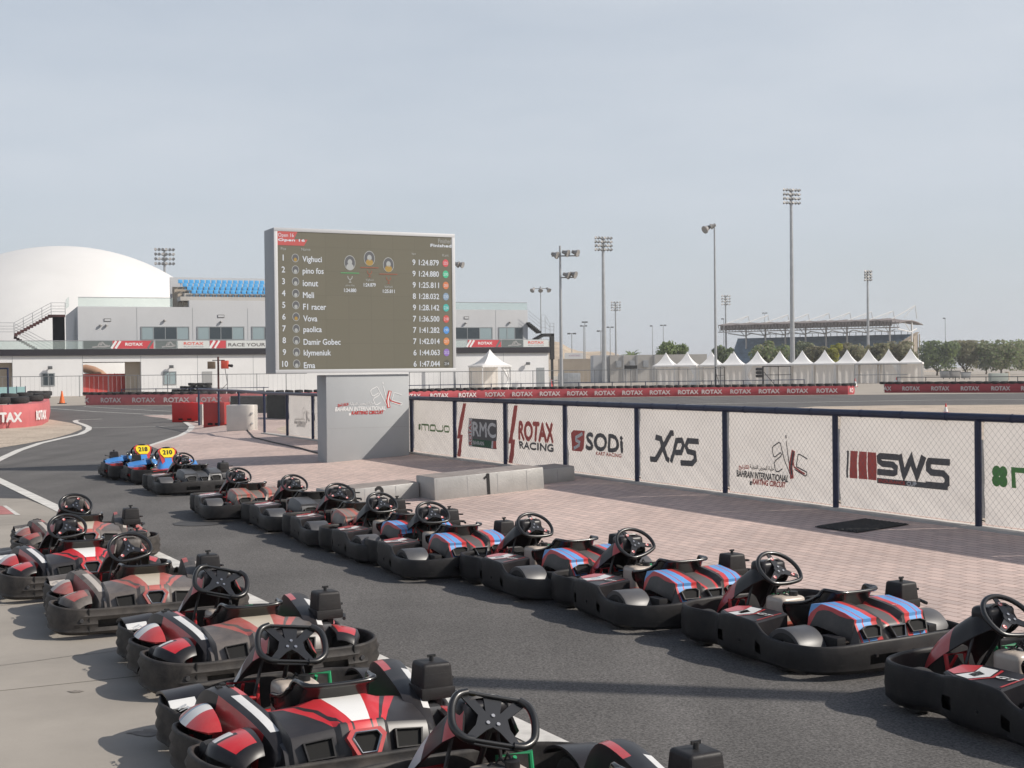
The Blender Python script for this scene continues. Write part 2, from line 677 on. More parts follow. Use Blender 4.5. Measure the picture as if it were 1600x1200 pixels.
ss = []
for (s0, t0), (s1, t1) in zip(nb, nb[1:]):
    k_ = max(1, int((s0 - s1) / 2.5))
    ss += [s0 + (s1 - s0) * i / k_ for i in range(k_)]
ss.append(nb[-1][0])
bm_ = MB()
ti = 8
rows = []
for s in ss:
    tl, tr_ = t_left(s), t_right(s)
    r_ = []
    for k in range(ti + 1):
        t = tl + (tr_ - tl) * (k / ti) ** 1.4
        r_.append(ST(s, t, max(0.0, min(KS * (t - T0), 0.12 * (t - tl), ZTOP)) + 0.012))
    rows.append(r_)
r0_ = [ST(ss[0] + 6, t_of(q_) , 0.006) for q_ in rows[0]]
rows = [r0_] + rows
for ra, rb in zip(rows, rows[1:]):
    bm_.add(ra + rb, [(k, ti + 1 + k, ti + 2 + k, k + 1) for k in range(ti)])
    bm_.add([ra[-1], rb[-1], ST(s_of(rb[-1]), t_of(rb[-1]) + 2.2, -0.02), ST(s_of(ra[-1]), t_of(ra[-1]) + 2.2, -0.02)], [(0, 1, 2, 3)], 1)
o = bm_.build('paved_apron', [m_pave, m_sand], smooth=0)
for p in o.data.polygons:
    if p.normal.z < 0:
        p.flip()
struct(o)


def strip(bm_, pts, w, z=0.012, m=0, follow=False):
    pts = [Vector((p.x, p.y, 0)) for p in pts]
    vs = []
    for i, p in enumerate(pts):
        a = pts[max(0, i - 1)]; b_ = pts[min(len(pts) - 1, i + 1)]
        d = (b_ - a).normalized()
        nrm = Vector((-d.y, d.x, 0)) * (w / 2)
        for q in (p + nrm, p - nrm):
            vs.append((q.x, q.y, z + (gz(q) if follow else 0)))
    bm_.add(vs, [(2 * i, 2 * i + 1, 2 * i + 3, 2 * i + 2) for i in range(len(pts) - 1)], m)


def line(pts, w, z=0.012, name='road_marking'):
    bm_ = MB()
    strip(bm_, pts, w, z)
    o = bm_.build(name, m_line, smooth=0)
    for p in o.data.polygons:
        if p.normal.z < 0:
            p.flip()
    return struct(o)


line([l2a - cdir * 2.5] + [l2a + cdir * k for k in (0, 4, 8, 12, 16, 20, 24)], 0.20, 0.0135)
line([at(-60, 748), at(0, 718), at(30, 704), at(63, 693), at(100, 684.5), at(126, 678.5), at(138, 672), at(139, 668), at(131, 664), at(120, 660.5), at(117, 658), at(122, 656.5), at(160, 655)], 0.22)
line([at(262, 655.5), at(276, 656.5), at(290, 660), at(300, 667), at(297, 673), at(283, 681), at(234, 697.5)], 0.22, 0.0165)
line([at(144, 668.8), at(220, 667.5), at(290, 666)], 0.16)
line([at(60, 637), at(150, 643.5), at(268, 649.5)], 0.16)
line([at(131, 635.5), at(200, 639.5), at(268, 643)], 0.14)
line([at(290, 768.2), at(312, 768.4)], 0.25)
line([at(620, 643), at(1120, 631), at(1453, 625.4), at(1800, 623.5)], 0.30)
for k in range(5):
    u = 1172 + 47 * k
    line([at(u, 638.6 - k * 0.55), at(u + 26, 638.2 - k * 0.55)], 0.22)
bm_ = MB()
bm_.poly([at(-40, 783, 0.012), at(4, 791, 0.012), at(24, 803, 0.012), at(-50, 806, 0.012)], 0)
bm_.poly([at(4, 790, 0.0125), at(10, 790, 0.0125), at(32, 804.5, 0.0125), at(24, 804.5, 0.0125)], 1)
struct(bm_.build('painted_kerb', [m_kpink, m_line], smooth=0))
bm_ = MB()
c = at(313, 818)
bm_.poly([(c.x + 0.36 * math.cos(a * math.pi / 14) * (1 + 0.05 * math.sin(a * 2.3)), c.y + 0.36 * math.sin(a * math.pi / 14), 0.010) for a in range(28)])
c = at(20, 768)
bm_.poly([at(-60, 758, 0.006), at(8, 760, 0.006), at(40, 770, 0.006), at(50, 779, 0.006), at(-60, 776, 0.006)])
struct(bm_.build('oil_stain', m_stain, smooth=0))
# wear on the ground: drips and hairline cracks on the slab
rg = random.Random(3)
m_drip = mat('slab_stain', (0.20, 0.175, 0.15), rough=0.8, var=0.3, vs=8)
for i in range(16):
    c = ST(5.5 + rg.random() * 14, -0.2 + rg.random() * 2.6)
    bm_ = MB()
    r0_ = 0.02 + 0.07 * rg.random() ** 2
    bm_.poly([(c.x + r0_ * (1 + .35 * math.sin(a * 1.7 + i)) * math.cos(a * math.pi / 9) * 1.5, c.y + r0_ * (1 + .3 * math.cos(a * 2.3)) * math.sin(a * math.pi / 9), 0.0115) for a in range(18)])
    struct(bm_.build('oil_stain', m_drip, smooth=0))
m_crack = mat('hairline_crack', (0.23, 0.21, 0.185), rough=0.9)
for (s0, t0, ds, dt, n_) in ((9.6, -.4, .05, .25, 10), (12.5, .2, .3, .1, 8)):
    pts = []
    for k in range(n_):
        pts.append(ST(s0 + ds * k + rg.uniform(-.05, .05), t0 + dt * k + rg.uniform(-.05, .05)))
    bm_ = MB()
    strip(bm_, pts, 0.009, 0.0115)
    o = bm_.build('crack', m_crack, smooth=0)
    for pl_ in o.data.polygons:
        if pl_.normal.z < 0: pl_.flip()
    struct(o)
# far desert rise
bm_ = MB()
def hillf(u, v):
    x = -70 + 260 * u
    y = 520 + 160 * v
    h = 5.0 * math.exp(-((x - 18) / 6.5) ** 2) + 9.5 / (1 + math.exp((x - 52) / 3)) * (1 / (1 + math.exp(-(x + 2) / 5))) + 1.2
    h *= math.sin(math.pi * min(1, v * 1.0)) ** 0.8 if v < 1 else 0
    return Vector((x, y, h * min(1, 8 * u) * min(1, 5 * (1 - u)) + 0.6 * math.sin(x * 1.3 + y) * math.sin(math.pi * v) - 0.3))
bm_.grid(hillf, 60, 16)
struct(bm_.build('hill', m_hill, smooth=60))

# ================================================================== common materials
m_navy = mat('navy_paint', (0.012, 0.02, 0.06), rough=0.4, var=0.2, vs=8)
m_white = mat('white_paint', (0.74, 0.735, 0.72), rough=0.6, var=0.05, vs=1.5)
m_black = mat('black_matt', (0.012, 0.012, 0.013), rough=0.55)
m_dark = mat('dark_recess', (0.006, 0.006, 0.006), rough=0.9)
m_steel = mat('bright_steel', (0.62, 0.62, 0.62), rough=0.28, metal=1.0)
m_galv = mat('galvanised_steel', (0.42, 0.43, 0.44), rough=0.45, metal=0.6, var=0.12, vs=2)
m_red = mat('red_print', (0.52, 0.045, 0.04), rough=0.5)
m_redf = mat('faded_red_print', (0.66, 0.125, 0.10), rough=0.6)
m_gry = mat('grey_print', (0.135, 0.13, 0.13), rough=0.6)
m_grylt = mat('light_grey_print', (0.34, 0.34, 0.34), rough=0.6)
m_green = mat('green_print', (0.13, 0.36, 0.10), rough=0.6)
m_dgreen = mat('dark_green_print', (0.02, 0.12, 0.05), rough=0.6)
m_greenf = mat('pale_green_print', (0.25, 0.38, 0.17), rough=0.6)
m_prwhite = mat('white_print', (0.78, 0.78, 0.77), rough=0.5)
m_faint = mat('faint_print', (0.42, 0.38, 0.36), rough=0.7)
m_rubber = mat('tyre_rubber', (0.022, 0.021, 0.021), rough=0.85, var=0.35, vs=6, bump=0.2, bs=40)

# white mesh banner: lets the sun behind it glow through
m_ban = mat('banner_fabric', (0.82, 0.785, 0.75), rough=0.8, var=0.08, vs=2.2, detail=7)
n, l, b = nodes_of(m_ban)
tr = n.new('ShaderNodeBsdfTranslucent'); tr.inputs['Color'].default_value = (0.78, 0.74, 0.70, 1)
ms = n.new('ShaderNodeMixShader'); ms.inputs[0].default_value = 0.42
l.new(b.outputs['BSDF'], ms.inputs[1]); l.new(tr.outputs['BSDF'], ms.inputs[2])
l.new(ms.outputs['Shader'], n['Material Output'].inputs['Surface'])


def stroke(mb, M, pts, w, m=0, closed=False):
    """flat polyline lettering stroke on the xy plane of M"""
    old = mb.M
    mb.M = old @ M
    P = [Vector((p[0], p[1])) for p in pts]
    k = len(P)
    vs = []
    for i, p in enumerate(P):
        a = P[(i - 1) % k] if (closed or i) else p
        c_ = P[(i + 1) % k] if (closed or i < k - 1) else p
        d1 = (p - a).normalized() if (p - a).length > 1e-9 else (c_ - p).normalized()
        d2 = (c_ - p).normalized() if (c_ - p).length > 1e-9 else d1
        nn = Vector((-(d1.y + d2.y), d1.x + d2.x))
        if nn.length < 1e-6:
            nn = Vector((-d1.y, d1.x))
        nn.normalize()
        q = nn.dot(Vector((-d1.y, d1.x)))
        nn = nn * (w / 2) / max(0.5, q)
        vs += [(p.x + nn.x, p.y + nn.y, 0), (p.x - nn.x, p.y - nn.y, 0)]
    fs = [(2 * i, 2 * i + 1, (2 * i + 3) % (2 * k), (2 * i + 2) % (2 * k)) for i in range(k if closed else k - 1)]
    mb.add(vs, fs, m)
    mb.M = old


def T(x=0, y=0, z=0):
    return Matrix.Translation((x, y, z))


AR_KART = '\uFE9E\uFEE8\uFBFF\uFE97\uFEAD\uFE8E\uFEDC\uFEDF\uFE8D'      # shaped glyphs, left to right
AR_KART = '\uFE9E\uFEF4\uFE97\uFEAD\uFE8E\uFEDC\uFEDF\uFE8D'
AR_BIC = '\uFE94\uFEF4\uFEDF\uFEED\uFEAA\uFEDF\uFE8D \uFEE6\uFEF3\uFEAE\uFEA4\uFE92\uFEDF\uFE8D \uFE94\uFE92\uFEE0\uFEA3'


def circuit_logo(mb, M, w, mw, mr, ms_):
    """karting circuit emblem; w = width of the long text line; mw letters, mr red, ms_ track outline"""
    k = w / 630.0

    def P(*pp):
        return [((x - 195) * k, -(y - 540) * k) for x, y in pp]
    lw = 9 * k
    stroke(mb, M, P((758, 405), (720, 428), (698, 430), (684, 415), (668, 372), (680, 352), (740, 318), (749, 303), (735, 291), (672, 326), (655, 320), (637, 280), (637, 262), (650, 247), (708, 218), (724, 226), (836, 440)), lw, ms_)
    stroke(mb, M, P((790, 163), (794, 186)), lw * 1.5, ms_)
    stroke(mb, M, P((796, 206), (818, 300), (836, 380)), lw, ms_)
    stroke(mb, M @ T(0, 0, 0.001), P((882, 268), (858, 345), (848, 392), (864, 470)), 40 * k, mr)
    stroke(mb, M @ T(0, 0, 0.002), P((882, 276), (862, 345), (853, 392), (864, 462)), 16 * k, mw)
    stroke(mb, M, P((880, 300), (872, 352), (886, 386), (960, 414), (1010, 428)), 12 * k, mr)
    stroke(mb, M @ T(0, 0, 0.001), P((1034, 322), (948, 293), (930, 296), (908, 365), (914, 384), (1030, 414), (1032, 432), (1016, 442), (892, 402)), lw, ms_)
    mb.text('BAHRAIN INTERNATIONAL', M @ T(315 * k, (540 - 474) * k, 0.0005), w=630 * k, h=48 * k, shear=0.2, bold=2.6 * k, m=mw)
    mb.text('KARTING CIRCUIT', M @ T((595 - 195) * k, (540 - 521) * k, 0.0005), w=395 * k, h=38 * k, shear=0.2, bold=2.4 * k, m=mr)
    stroke(mb, M, P((360, 536), (388, 536)), 30 * k, mw)
    mb.text(AR_KART, M @ T((290 - 195) * k, (540 - 425) * k, 0.0005), w=130 * k, h=44 * k, bold=1.5 * k, m=mr)
    mb.text(AR_BIC, M @ T((520 - 195) * k, (540 - 415) * k, 0.0005), w=300 * k, h=40 * k, bold=1.2 * k, m=ms_)


# ================================================================== SCOREBOARD
m_cab = mat('grey_cladding', (0.405, 0.42, 0.43), rough=0.55, var=0.05, vs=1.2)
m_cabside = m_cab
m_frame = mat('light_grey_frame', (0.58, 0.59, 0.60), rough=0.5)
m_disp = emit('led_panel', (0.048, 0.044, 0.031), 1.0)
n, l, b = nodes_of(m_disp)
tcd = n.new('ShaderNodeTexCoord'); mpd = n.new('ShaderNodeMapping'); mpd.inputs['Rotation'].default_value = (math.pi / 2, 0, 0)
l.new(tcd.outputs['Object'], mpd.inputs['Vector'])
bkd = n.new('ShaderNodeTexBrick'); bkd.offset = 0; bkd.inputs['Scale'].default_value = 1; bkd.inputs['Brick Width'].default_value = 0.5; bkd.inputs['Row Height'].default_value = 0.5; bkd.inputs['Mortar Size'].default_value = 0.006
bkd.inputs['Color1'].default_value = (0.104, 0.098, 0.077, 1); bkd.inputs['Color2'].default_value = (0.098, 0.093, 0.073, 1); bkd.inputs['Mortar'].default_value = (0.086, 0.082, 0.065, 1)
l.new(mpd.outputs['Vector'], bkd.inputs['Vector']); l.new(bkd.outputs['Color'], b.inputs['Base Color'])
nodes_of(m_disp)[2].inputs['Roughness'].default_value = 0.85
m_lw = emit('led_white', (0.78, 0.80, 0.84), 0.78)
m_lg = emit('led_grey', (0.42, 0.42, 0.40), 0.9)

BO = apron(511, 724)
bz = gz(BO)
bx1 = (hit(640, 700, BO, -LD) - BO).dot(LR)
sb = thing('scoreboard', 'large grey LED lap time screen on a thick grey pillar behind the podium', 'scoreboard', BO)
sb.rotation_euler = (0, 0, LA)          # local x along LR, local y along LD


def SBl(u, v, off=0.0):
    h_ = hit(u, v, BO - LD * off, -LD)
    d = h_ - BO
    return d.dot(LR), d.z


def brick(name, x0, x1, y0, y1, z0, z1, m, parent, bev=0.01):
    q = MB()
    q.box(x0, x1, y0, y1, z0, z1)
    return q.build(name, m, parent, bevel=bev)


ztop_p = SBl(575, 586)[1]
pl = brick('pillar', 0, bx1, 0, 0.62, -0.35, ztop_p + 0.01, m_cab, sb)
q = MB()
xa = SBl(524, 652, 0)[0]; za = SBl(560, 647.5, 0)[1]
xb = SBl(603, 652, 0)[0]
circuit_logo(q, frame(Vector((xa, -0.004, za)), Vector((1, 0, 0)), Vector((0, 0, 1)), Vector((0, -1, 0))), (xb - xa), 0, 1, 0)
q.build('lettering', [m_prwhite, m_red], pl, smooth=0)
q = MB()
zj = SBl(575, 668)[1]
q.box(0.005, bx1 - 0.005, -0.001, 0.004, zj - 0.003, zj + 0.003)
q.build('panel_joint', m_grylt, pl, smooth=0)
OFF = 0.06
xl = (SBl(426, 355, OFF)[0] + SBl(432, 585, OFF)[0]) / 2
xr = (SBl(712, 366, OFF)[0] + SBl(711, 579, OFF)[0]) / 2
zb_ = (SBl(432, 585, OFF)[1] + SBl(711, 579, OFF)[1]) / 2
zt_ = (SBl(426, 355, OFF)[1] + SBl(712, 366, OFF)[1]) / 2
cab = brick('cabinet', xl, xr, -OFF + 0.012, 0.66, zb_, zt_, m_cab, sb)
q = MB()
fw = 0.075
for (a0, a1, c0, c1) in ((xl, xr, zt_ - fw, zt_), (xl, xr, zb_, zb_ + fw), (xl, xl + fw, zb_ + fw, zt_ - fw), (xr - fw, xr, zb_ + fw, zt_ - fw)):
    q.box(a0, a1, -OFF - 0.012, -OFF + 0.012, c0, c1)
q.build('bezel', m_frame, sb, bevel=0.004)
dx0, dx1, dz0, dz1 = xl + fw, xr - fw, zb_ + fw, zt_ - fw
disp = brick('display', dx0, dx1, -OFF, -OFF + 0.012, dz0, dz1, m_disp, sb, 0)
DW, DH = dx1 - dx0, dz1 - dz0


def DM(fx, fz, lift=0.004):
    return frame(Vector((dx0 + DW * fx, -OFF - lift, dz0 + DH * (1 - fz))), Vector((1, 0, 0)), Vector((0, 0, 1)), Vector((0, -1, 0)))


def disc(q, M, rx, rz, m, nseg=20):
    old = q.M
    q.M = old @ M
    q.poly([(rx * math.cos(2 * math.pi * i / nseg), rz * math.sin(2 * math.pi * i / nseg), 0) for i in range(nseg)], m)
    q.M = old


names = ['Vighuci', 'pino fos', 'ionut', 'Meli', 'F1 racer', 'Vova', 'paolica', 'Damir Gobec', 'klymeniuk', 'Ema']
laps = '9998977766'
times = ['1:24.879', '1:24.880', '1:25.811', '1:28.032', '1:28.142', '1:36.500', '1:41.282', '1:42.014', '1:44.063', '1:47.044']
karts_no = ['225', '200', '201', '230', '224', '218', '199', '217', '212', '214']
bcols = [(0.72, 0.08, 0.09), (0.05, 0.55, 0.28), (0.72, 0.20, 0.07), (0.26, 0.36, 0.48), (0.05, 0.48, 0.42), (0.68, 0.09, 0.07), (0.07, 0.30, 0.72), (0.78, 0.25, 0.06), (0.30, 0.16, 0.52), (0.09, 0.085, 0.065)]
m_av1 = emit('led_avatar_grey', (0.10, 0.10, 0.105), 0.9)
m_av2 = emit('led_avatar_gold', (0.45, 0.27, 0.05), 0.8)
for i in range(10):
    fz = 0.190 + i * 0.0853
    q = MB()
    hh = 0.042 * DH
    q.text(str(i + 1), DM(0.030 if i < 9 else 0.033, fz), h=hh, sx=0.9, bold=0.003)
    q.build('position_number', m_lw, disp, smooth=0)
    nm = names[i]
    q = MB()
    q.text(nm, DM(0.136, fz + 0.012), w=None, h=hh * (1.28 if any(c_ in nm for c_ in 'gpjy') else 1.0), sx=0.86, bold=0.003, align='L')
    q.build('driver_name', m_lw, disp, smooth=0)
    q = MB()
    q.text(laps[i], DM(0.772, fz + 0.008), h=hh, sx=0.9, bold=0.003)
    q.build('lap_count', m_lw, disp, smooth=0)
    q = MB()
    q.text(times[i], DM(0.802, fz + 0.008), w=0.118 * DW, h=hh * 0.98, align='L', bold=0.003)
    q.build('lap_time', m_lw, disp, smooth=0)
    q = MB()
    disc(q, DM(0.096, fz, 0.004), 0.020 * DW, 0.031 * DH, 0)
    disc(q, DM(0.096, fz, 0.006), 0.017 * DW, 0.027 * DH, 1)
    disc(q, DM(0.096, fz + 0.012, 0.0075), 0.009 * DW, 0.014 * DH, 2 if i in (0, 5) else 0)
    q.build('avatar', [m_lg, m_av1, m_av2], disp, smooth=0)
    q = MB()
    disc(q, DM(0.962, fz + 0.008), 0.018 * DW, 0.029 * DH, 0)
    q.text(karts_no[i], DM(0.962, fz + 0.008, 0.006), h=0.022 * DH, sx=0.8, m=1)
    q.build('kart_badge', [emit('led_badge_%d' % i, bcols[i], 0.85), m_lw], disp, smooth=0)
q = MB()
old = q.M
for fx0, fx1, f0, f1 in ((0.0, 0.11, 0.0, 0.055), (0.0, 0.165, 0.055, 0.10)):
    a = DM(0, 0).translation
    q.poly([(dx0 + DW * fx0, -OFF - 0.004, dz1 - DH * f1), (dx0 + DW * (fx1 - 0.02), -OFF - 0.004, dz1 - DH * f1), (dx0 + DW * fx1, -OFF - 0.004, dz1 - DH * f0), (dx0 + DW * fx0, -OFF - 0.004, dz1 - DH * f0)], 0)
q.text('Open 16', DM(0.004, 0.030, 0.006), w=0.085 * DW, h=0.036 * DH, align='L', m=1)
q.text('Open 16', DM(0.004, 0.064, 0.006), w=0.145 * DW, h=0.022 * DH, align='L', m=1, bold=0.004)
q.build('title_flag', [emit('led_red', (0.62, 0.09, 0.08), 0.8), m_lw], disp, smooth=0)
q = MB()
q.text('Finished', DM(0.998, 0.030), w=0.078 * DW, h=0.034 * DH, align='R', m=0)
q.text('Finished', DM(0.998, 0.066), w=0.125 * DW, h=0.022 * DH, align='R', m=1, bold=0.004)
q.text('Pos', DM(0.032, 0.125), h=0.020 * DH, m=0)
q.text('Name', DM(0.155, 0.125), h=0.020 * DH, m=0)
q.text('laps', DM(0.772, 0.135), h=0.020 * DH, m=0)
q.text('Kart', DM(0.962, 0.138), h=0.020 * DH, m=0)
q.build('heading_text', [m_lg, m_lw], disp, smooth=0)
m_pg = emit('led_green', (0.10, 0.38, 0.14), 0.8)
m_po = emit('led_rust', (0.34, 0.10, 0.05), 0.8)
for (fx, fz, tt, nm, mi, av, tz) in ((0.40, 0.215, '1:24.880', 'pino fos', 2, 3, 0.418), (0.512, 0.178, '1:24.879', 'Vighuci', 4, 5, 0.375), (0.622, 0.222, '1:25.811', 'ionut', 4, 5, 0.420)):
    q = MB()
    disc(q, DM(fx, fz, 0.004), 0.032 * DW, 0.056 * DH, 0)
    disc(q, DM(fx, fz, 0.006), 0.029 * DW, 0.051 * DH, 3)
    disc(q, DM(fx, fz - 0.005, 0.0075), 0.013 * DW, 0.022 * DH, 0)
    disc(q, DM(fx, fz + 0.030, 0.0075), 0.021 * DW, 0.024 * DH, av if av == 5 else 0)
    q.build('portrait', [m_lg, m_lw, m_pg, m_av1, m_po, m_av2], disp, smooth=0)
    q = MB()
    zz_ = tz - 0.128
    a = DM(fx, zz_).translation
    q.box(a.x - 0.052 * DW, a.x + 0.052 * DW, a.y - 0.002, a.y + 0.002, a.z - 0.010, a.z + 0.010, mi)
    q.build('podium_bar', [m_lg, m_lw, m_pg, m_av1, m_po, m_av2], disp, smooth=0)
    q = MB()
    stroke(q, DM(fx, zz_ + 0.04), [(-0.05, 0.05), (-0.04, 0), (0, -0.03), (0.04, 0), (0.05, 0.05)], 0.016, 0 if mi == 2 else 4)
    stroke(q, DM(fx, zz_ + 0.04), [(0, -0.03), (0, -0.075)], 0.014, 0 if mi == 2 else 4)
    stroke(q, DM(fx, zz_ + 0.04), [(-0.03, -0.08), (0.03, -0.08)], 0.014, 0 if mi == 2 else 4)
    q.build('trophy_icon', [m_lg, m_lw, m_pg, m_av1, m_po, m_av2], disp, smooth=0)
    q = MB()
    q.text(nm, DM(fx, tz - 0.035), h=0.020 * DH, m=0)
    q.text(tt, DM(fx, tz), w=0.068 * DW, h=0.026 * DH, m=1, bold=0.002)
    q.build('podium_time', [m_lg, m_lw, m_pg, m_av1, m_po, m_av2], disp, smooth=0)

# ================================================================== PODIUM
m_plate = mat('brushed_plate', (0.43, 0.425, 0.41), rough=0.5, metal=0.25, var=0.12, vs=3, bump=0.15, bs=30)
n, l, b = nodes_of(m_plate)
m_ptop = mat('worn_plate_top', (0.30, 0.26, 0.235), rough=0.6, var=0.2, vs=4)
PO = apron(680, 783.5)
def pod(name_label, x0, x1, y0, y1, hgt, digit=None, dpos=0.55):
    pt = PO + LR * x0 + LD * y0
    r = thing('podium_block', name_label, 'podium block', (pt.x, pt.y, gz(pt)), 0, 'podium blocks')
    r.rotation_euler = (0, -math.atan(KS), LA)
    q = MB()
    w_ = x1 - x0; d_ = y1 - y0
    q.box(0, w_, 0, d_, 0.0, hgt)
    q.build('casing', m_plate, r, bevel=0.012)
    q = MB()
    q.box(0.012, w_ - 0.012, 0.012, d_ - 0.012, hgt, hgt + 0.004)
    q.build('tread', m_ptop, r, smooth=0)
    q = MB()
    for k in range(int(w_ / 0.5) + 1):
        q.box(0.04 + k * 0.5, 0.05 + k * 0.5, -0.002, 0.0, 0.02, hgt - 0.02)
    q.build('seam', m_grylt, r, smooth=0)
    if digit:
        q = MB()
        DMx = frame(Vector((w_ * dpos, -0.004, hgt * 0.52)), Vector((1, 0, 0)), Vector((0, 0, 1)), Vector((0, -1, 0)))
        if digit == '1':
            stroke(q, DMx, [(-0.05, hgt * 0.24), (0.0, hgt * 0.34), (0.025, hgt * 0.45)], 0.035)
            stroke(q, DMx @ T(0, 0, 0.001), [(0.022, hgt * 0.46), (0.022, -hgt * 0.46)], 0.05)
        else:
            q.text(digit, DMx, h=hgt * 0.94, sx=0.95, bold=0.010)
        q.build('number', m_black, r, smooth=0)
    return r
d_ = PO
pw = (hit(851, 770, PO, -LD) - PO).dot(LR)
ph_ = (hit(680, 747.5, PO, -LD) - PO).z
pod('tall middle podium block with the black number 1', 0, pw, 0, 0.72, ph_, '1', 0.47)
x2 = (hit(515, 770, PO + LD * 0.62, -LD) - PO).dot(LR)
pod('low podium block with the black number 2, left of the tallest block', x2, -0.01, 0.58, 1.25, ph_ * 0.72, '2', 0.55)
x3 = (hit(898, 745, PO + LD * 0.62, -LD) - PO).dot(LR)
pod('low podium block without a visible number, touching the banner fence', pw + 0.01, x3, 0.60, 1.27, ph_ * 0.72, None)

# door mat by the fence
m_mat = mat('rubber_mat', (0.035, 0.036, 0.037), rough=0.9, var=0.2, vs=30)
c0 = [apron(u, v, 0.02) for u, v in ((1272, 822.6), (1337.5, 832.5), (1422, 819), (1354, 812))]
mo = (c0[0] + c0[1] + c0[2] + c0[3]) / 4
wl = ((c0[1] - c0[0]).length + (c0[2] - c0[3]).length) / 4
wr_ = ((c0[2] - c0[1]).length + (c0[3] - c0[0]).length) / 4
ex = (c0[2] - c0[1]).normalized()
q = MB()
q.M = Matrix.Rotation(math.atan2(ex.y, ex.x), 4, 'Z') @ Matrix.Rotation(-math.atan(KS) * ex.dot(LR), 4, 'Y')
q.box(-wr_, wr_, -wl, wl, 0.0, 0.008)
nb_ = int(wl * 2 / 0.06)
for k in range(nb_):
    y_ = -wl + (k + .2) * 2 * wl / nb_
    q.box(-wr_ + .02, wr_ - .02, y_, y_ + wl / nb_, 0.008, 0.015)
o = q.build('door_mat', m_mat, smooth=0)
o.location = mo
tag(o, 'black slatted rubber mat on the pink pavers beside the banner fence', 'mat')

# ================================================================== BANNER FENCE
FH = hit(1519, 652, ap(S_A, T_F), -LR).z - ap(S_A, T_F).z
ZB = ap(0, T_F).z
fence = thing('pit_fence', 'navy blue post and rail wire fence carrying white sponsor banners', 'fence', ap(S_A, T_F))
fence.rotation_euler = (0, 0, LA + math.pi / 2)     # local x = along +LD ... see FM
N0, N1 = -3, 15
inv = None


def FX(k):      # distance along the fence (local x grows towards the camera) of post k
    return -FL * k


fence.rotation_euler = (0, 0, LA - math.pi / 2)     # local x = -LD (right in the picture), local y = LR
def FPos(k):      # post k in the fence frame; the far end swings away behind the plastic barriers
    if k <= 12:
        return Vector((FX(k), 0, 0))
    u, v = {13: (374, 666), 14: (342, 661.3), 15: (311, 657)}[k]
    d = at(u, v, ap(S_A, T_F).z) - ap(S_A, T_F)
    return Vector((d.dot(-LD), d.dot(LR), 0))


for k in range(N0, N1 + 1):
    q = MB()
    q.M = Matrix.Translation(FPos(k))
    q.cyl((0, 0, -0.25), (0, 0, FH - 0.03), 0.038, n=10)
    q.cyl((0, 0, 0.012), (0, 0, 0.02), 0.075, n=10)
    q.build('fence_post', m_navy, fence)
q = MB()
q.tube([FPos(k) + Vector((0, 0, FH)) for k in range(N1, 8, -1)] + [(FX(N0), 0, FH)], 0.045, 10)
for k in range(N0, N1):
    for j in (0.2, 0.5, 0.8):
        if k > 8: continue
        x = FX(k + j)
        q.cyl((x, 0, FH), (x + 0.02, 0, FH), 0.049, n=10)
q.build('top_rail', m_navy, fence)
m_wire = mat('fence_wire', (0.20, 0.20, 0.205), rough=0.5, metal=0.3)
sp = 0.085
for k in range(N0, N1):
    q = MB()
    pa_, pb_ = FPos(k + 1), FPos(k)
    pdir = (pb_ - pa_).normalized()
    xa_, xb_ = 0.04, (pb_ - pa_).length - 0.04
    za_, zb2 = 0.05, FH - 0.05
    hgt = zb2 - za_
    c_ = xa_ - hgt
    while c_ < xb_:
        for sgn in (1, -1):
            # line from (c_, za) to (c_+hgt, zb) clipped, mirrored for sgn=-1
            a0 = max(c_, xa_); a1 = min(c_ + hgt, xb_)
            if a1 - a0 > 0.02:
                z0_, z1_ = a0 - c_, a1 - c_
                if sgn < 0:
                    z0_, z1_ = hgt - z0_, hgt - z1_
                q0_, q1_ = pa_ + pdir * a0, pa_ + pdir * a1
                q.tube([(q0_.x, q0_.y - 0.002 * sgn, za_ + z0_), (q1_.x, q1_.y - 0.002 * sgn, za_ + z1_)], 0.0012, 3, cap=False)
        c_ += sp
    q.build('wire_mesh', m_wire, fence, smooth=0)
q = MB()
q.box(FX(12), FX(N0), -0.11, 0.10, -0.3, 0.035)
q.build('kerb', mat('pale_kerb', (0.5, 0.47, 0.43), rough=0.85, var=0.15, vs=3), fence, bevel=0.006)


def bp(u, v):
    """pixel to banner coordinates (x along the fence, z up)"""
    o_ = ap(S_A, T_F + 0.03)
    h_ = hit(u, v, o_, -LR)
    d = h_ - o_
    return d.dot(-LD), d.z


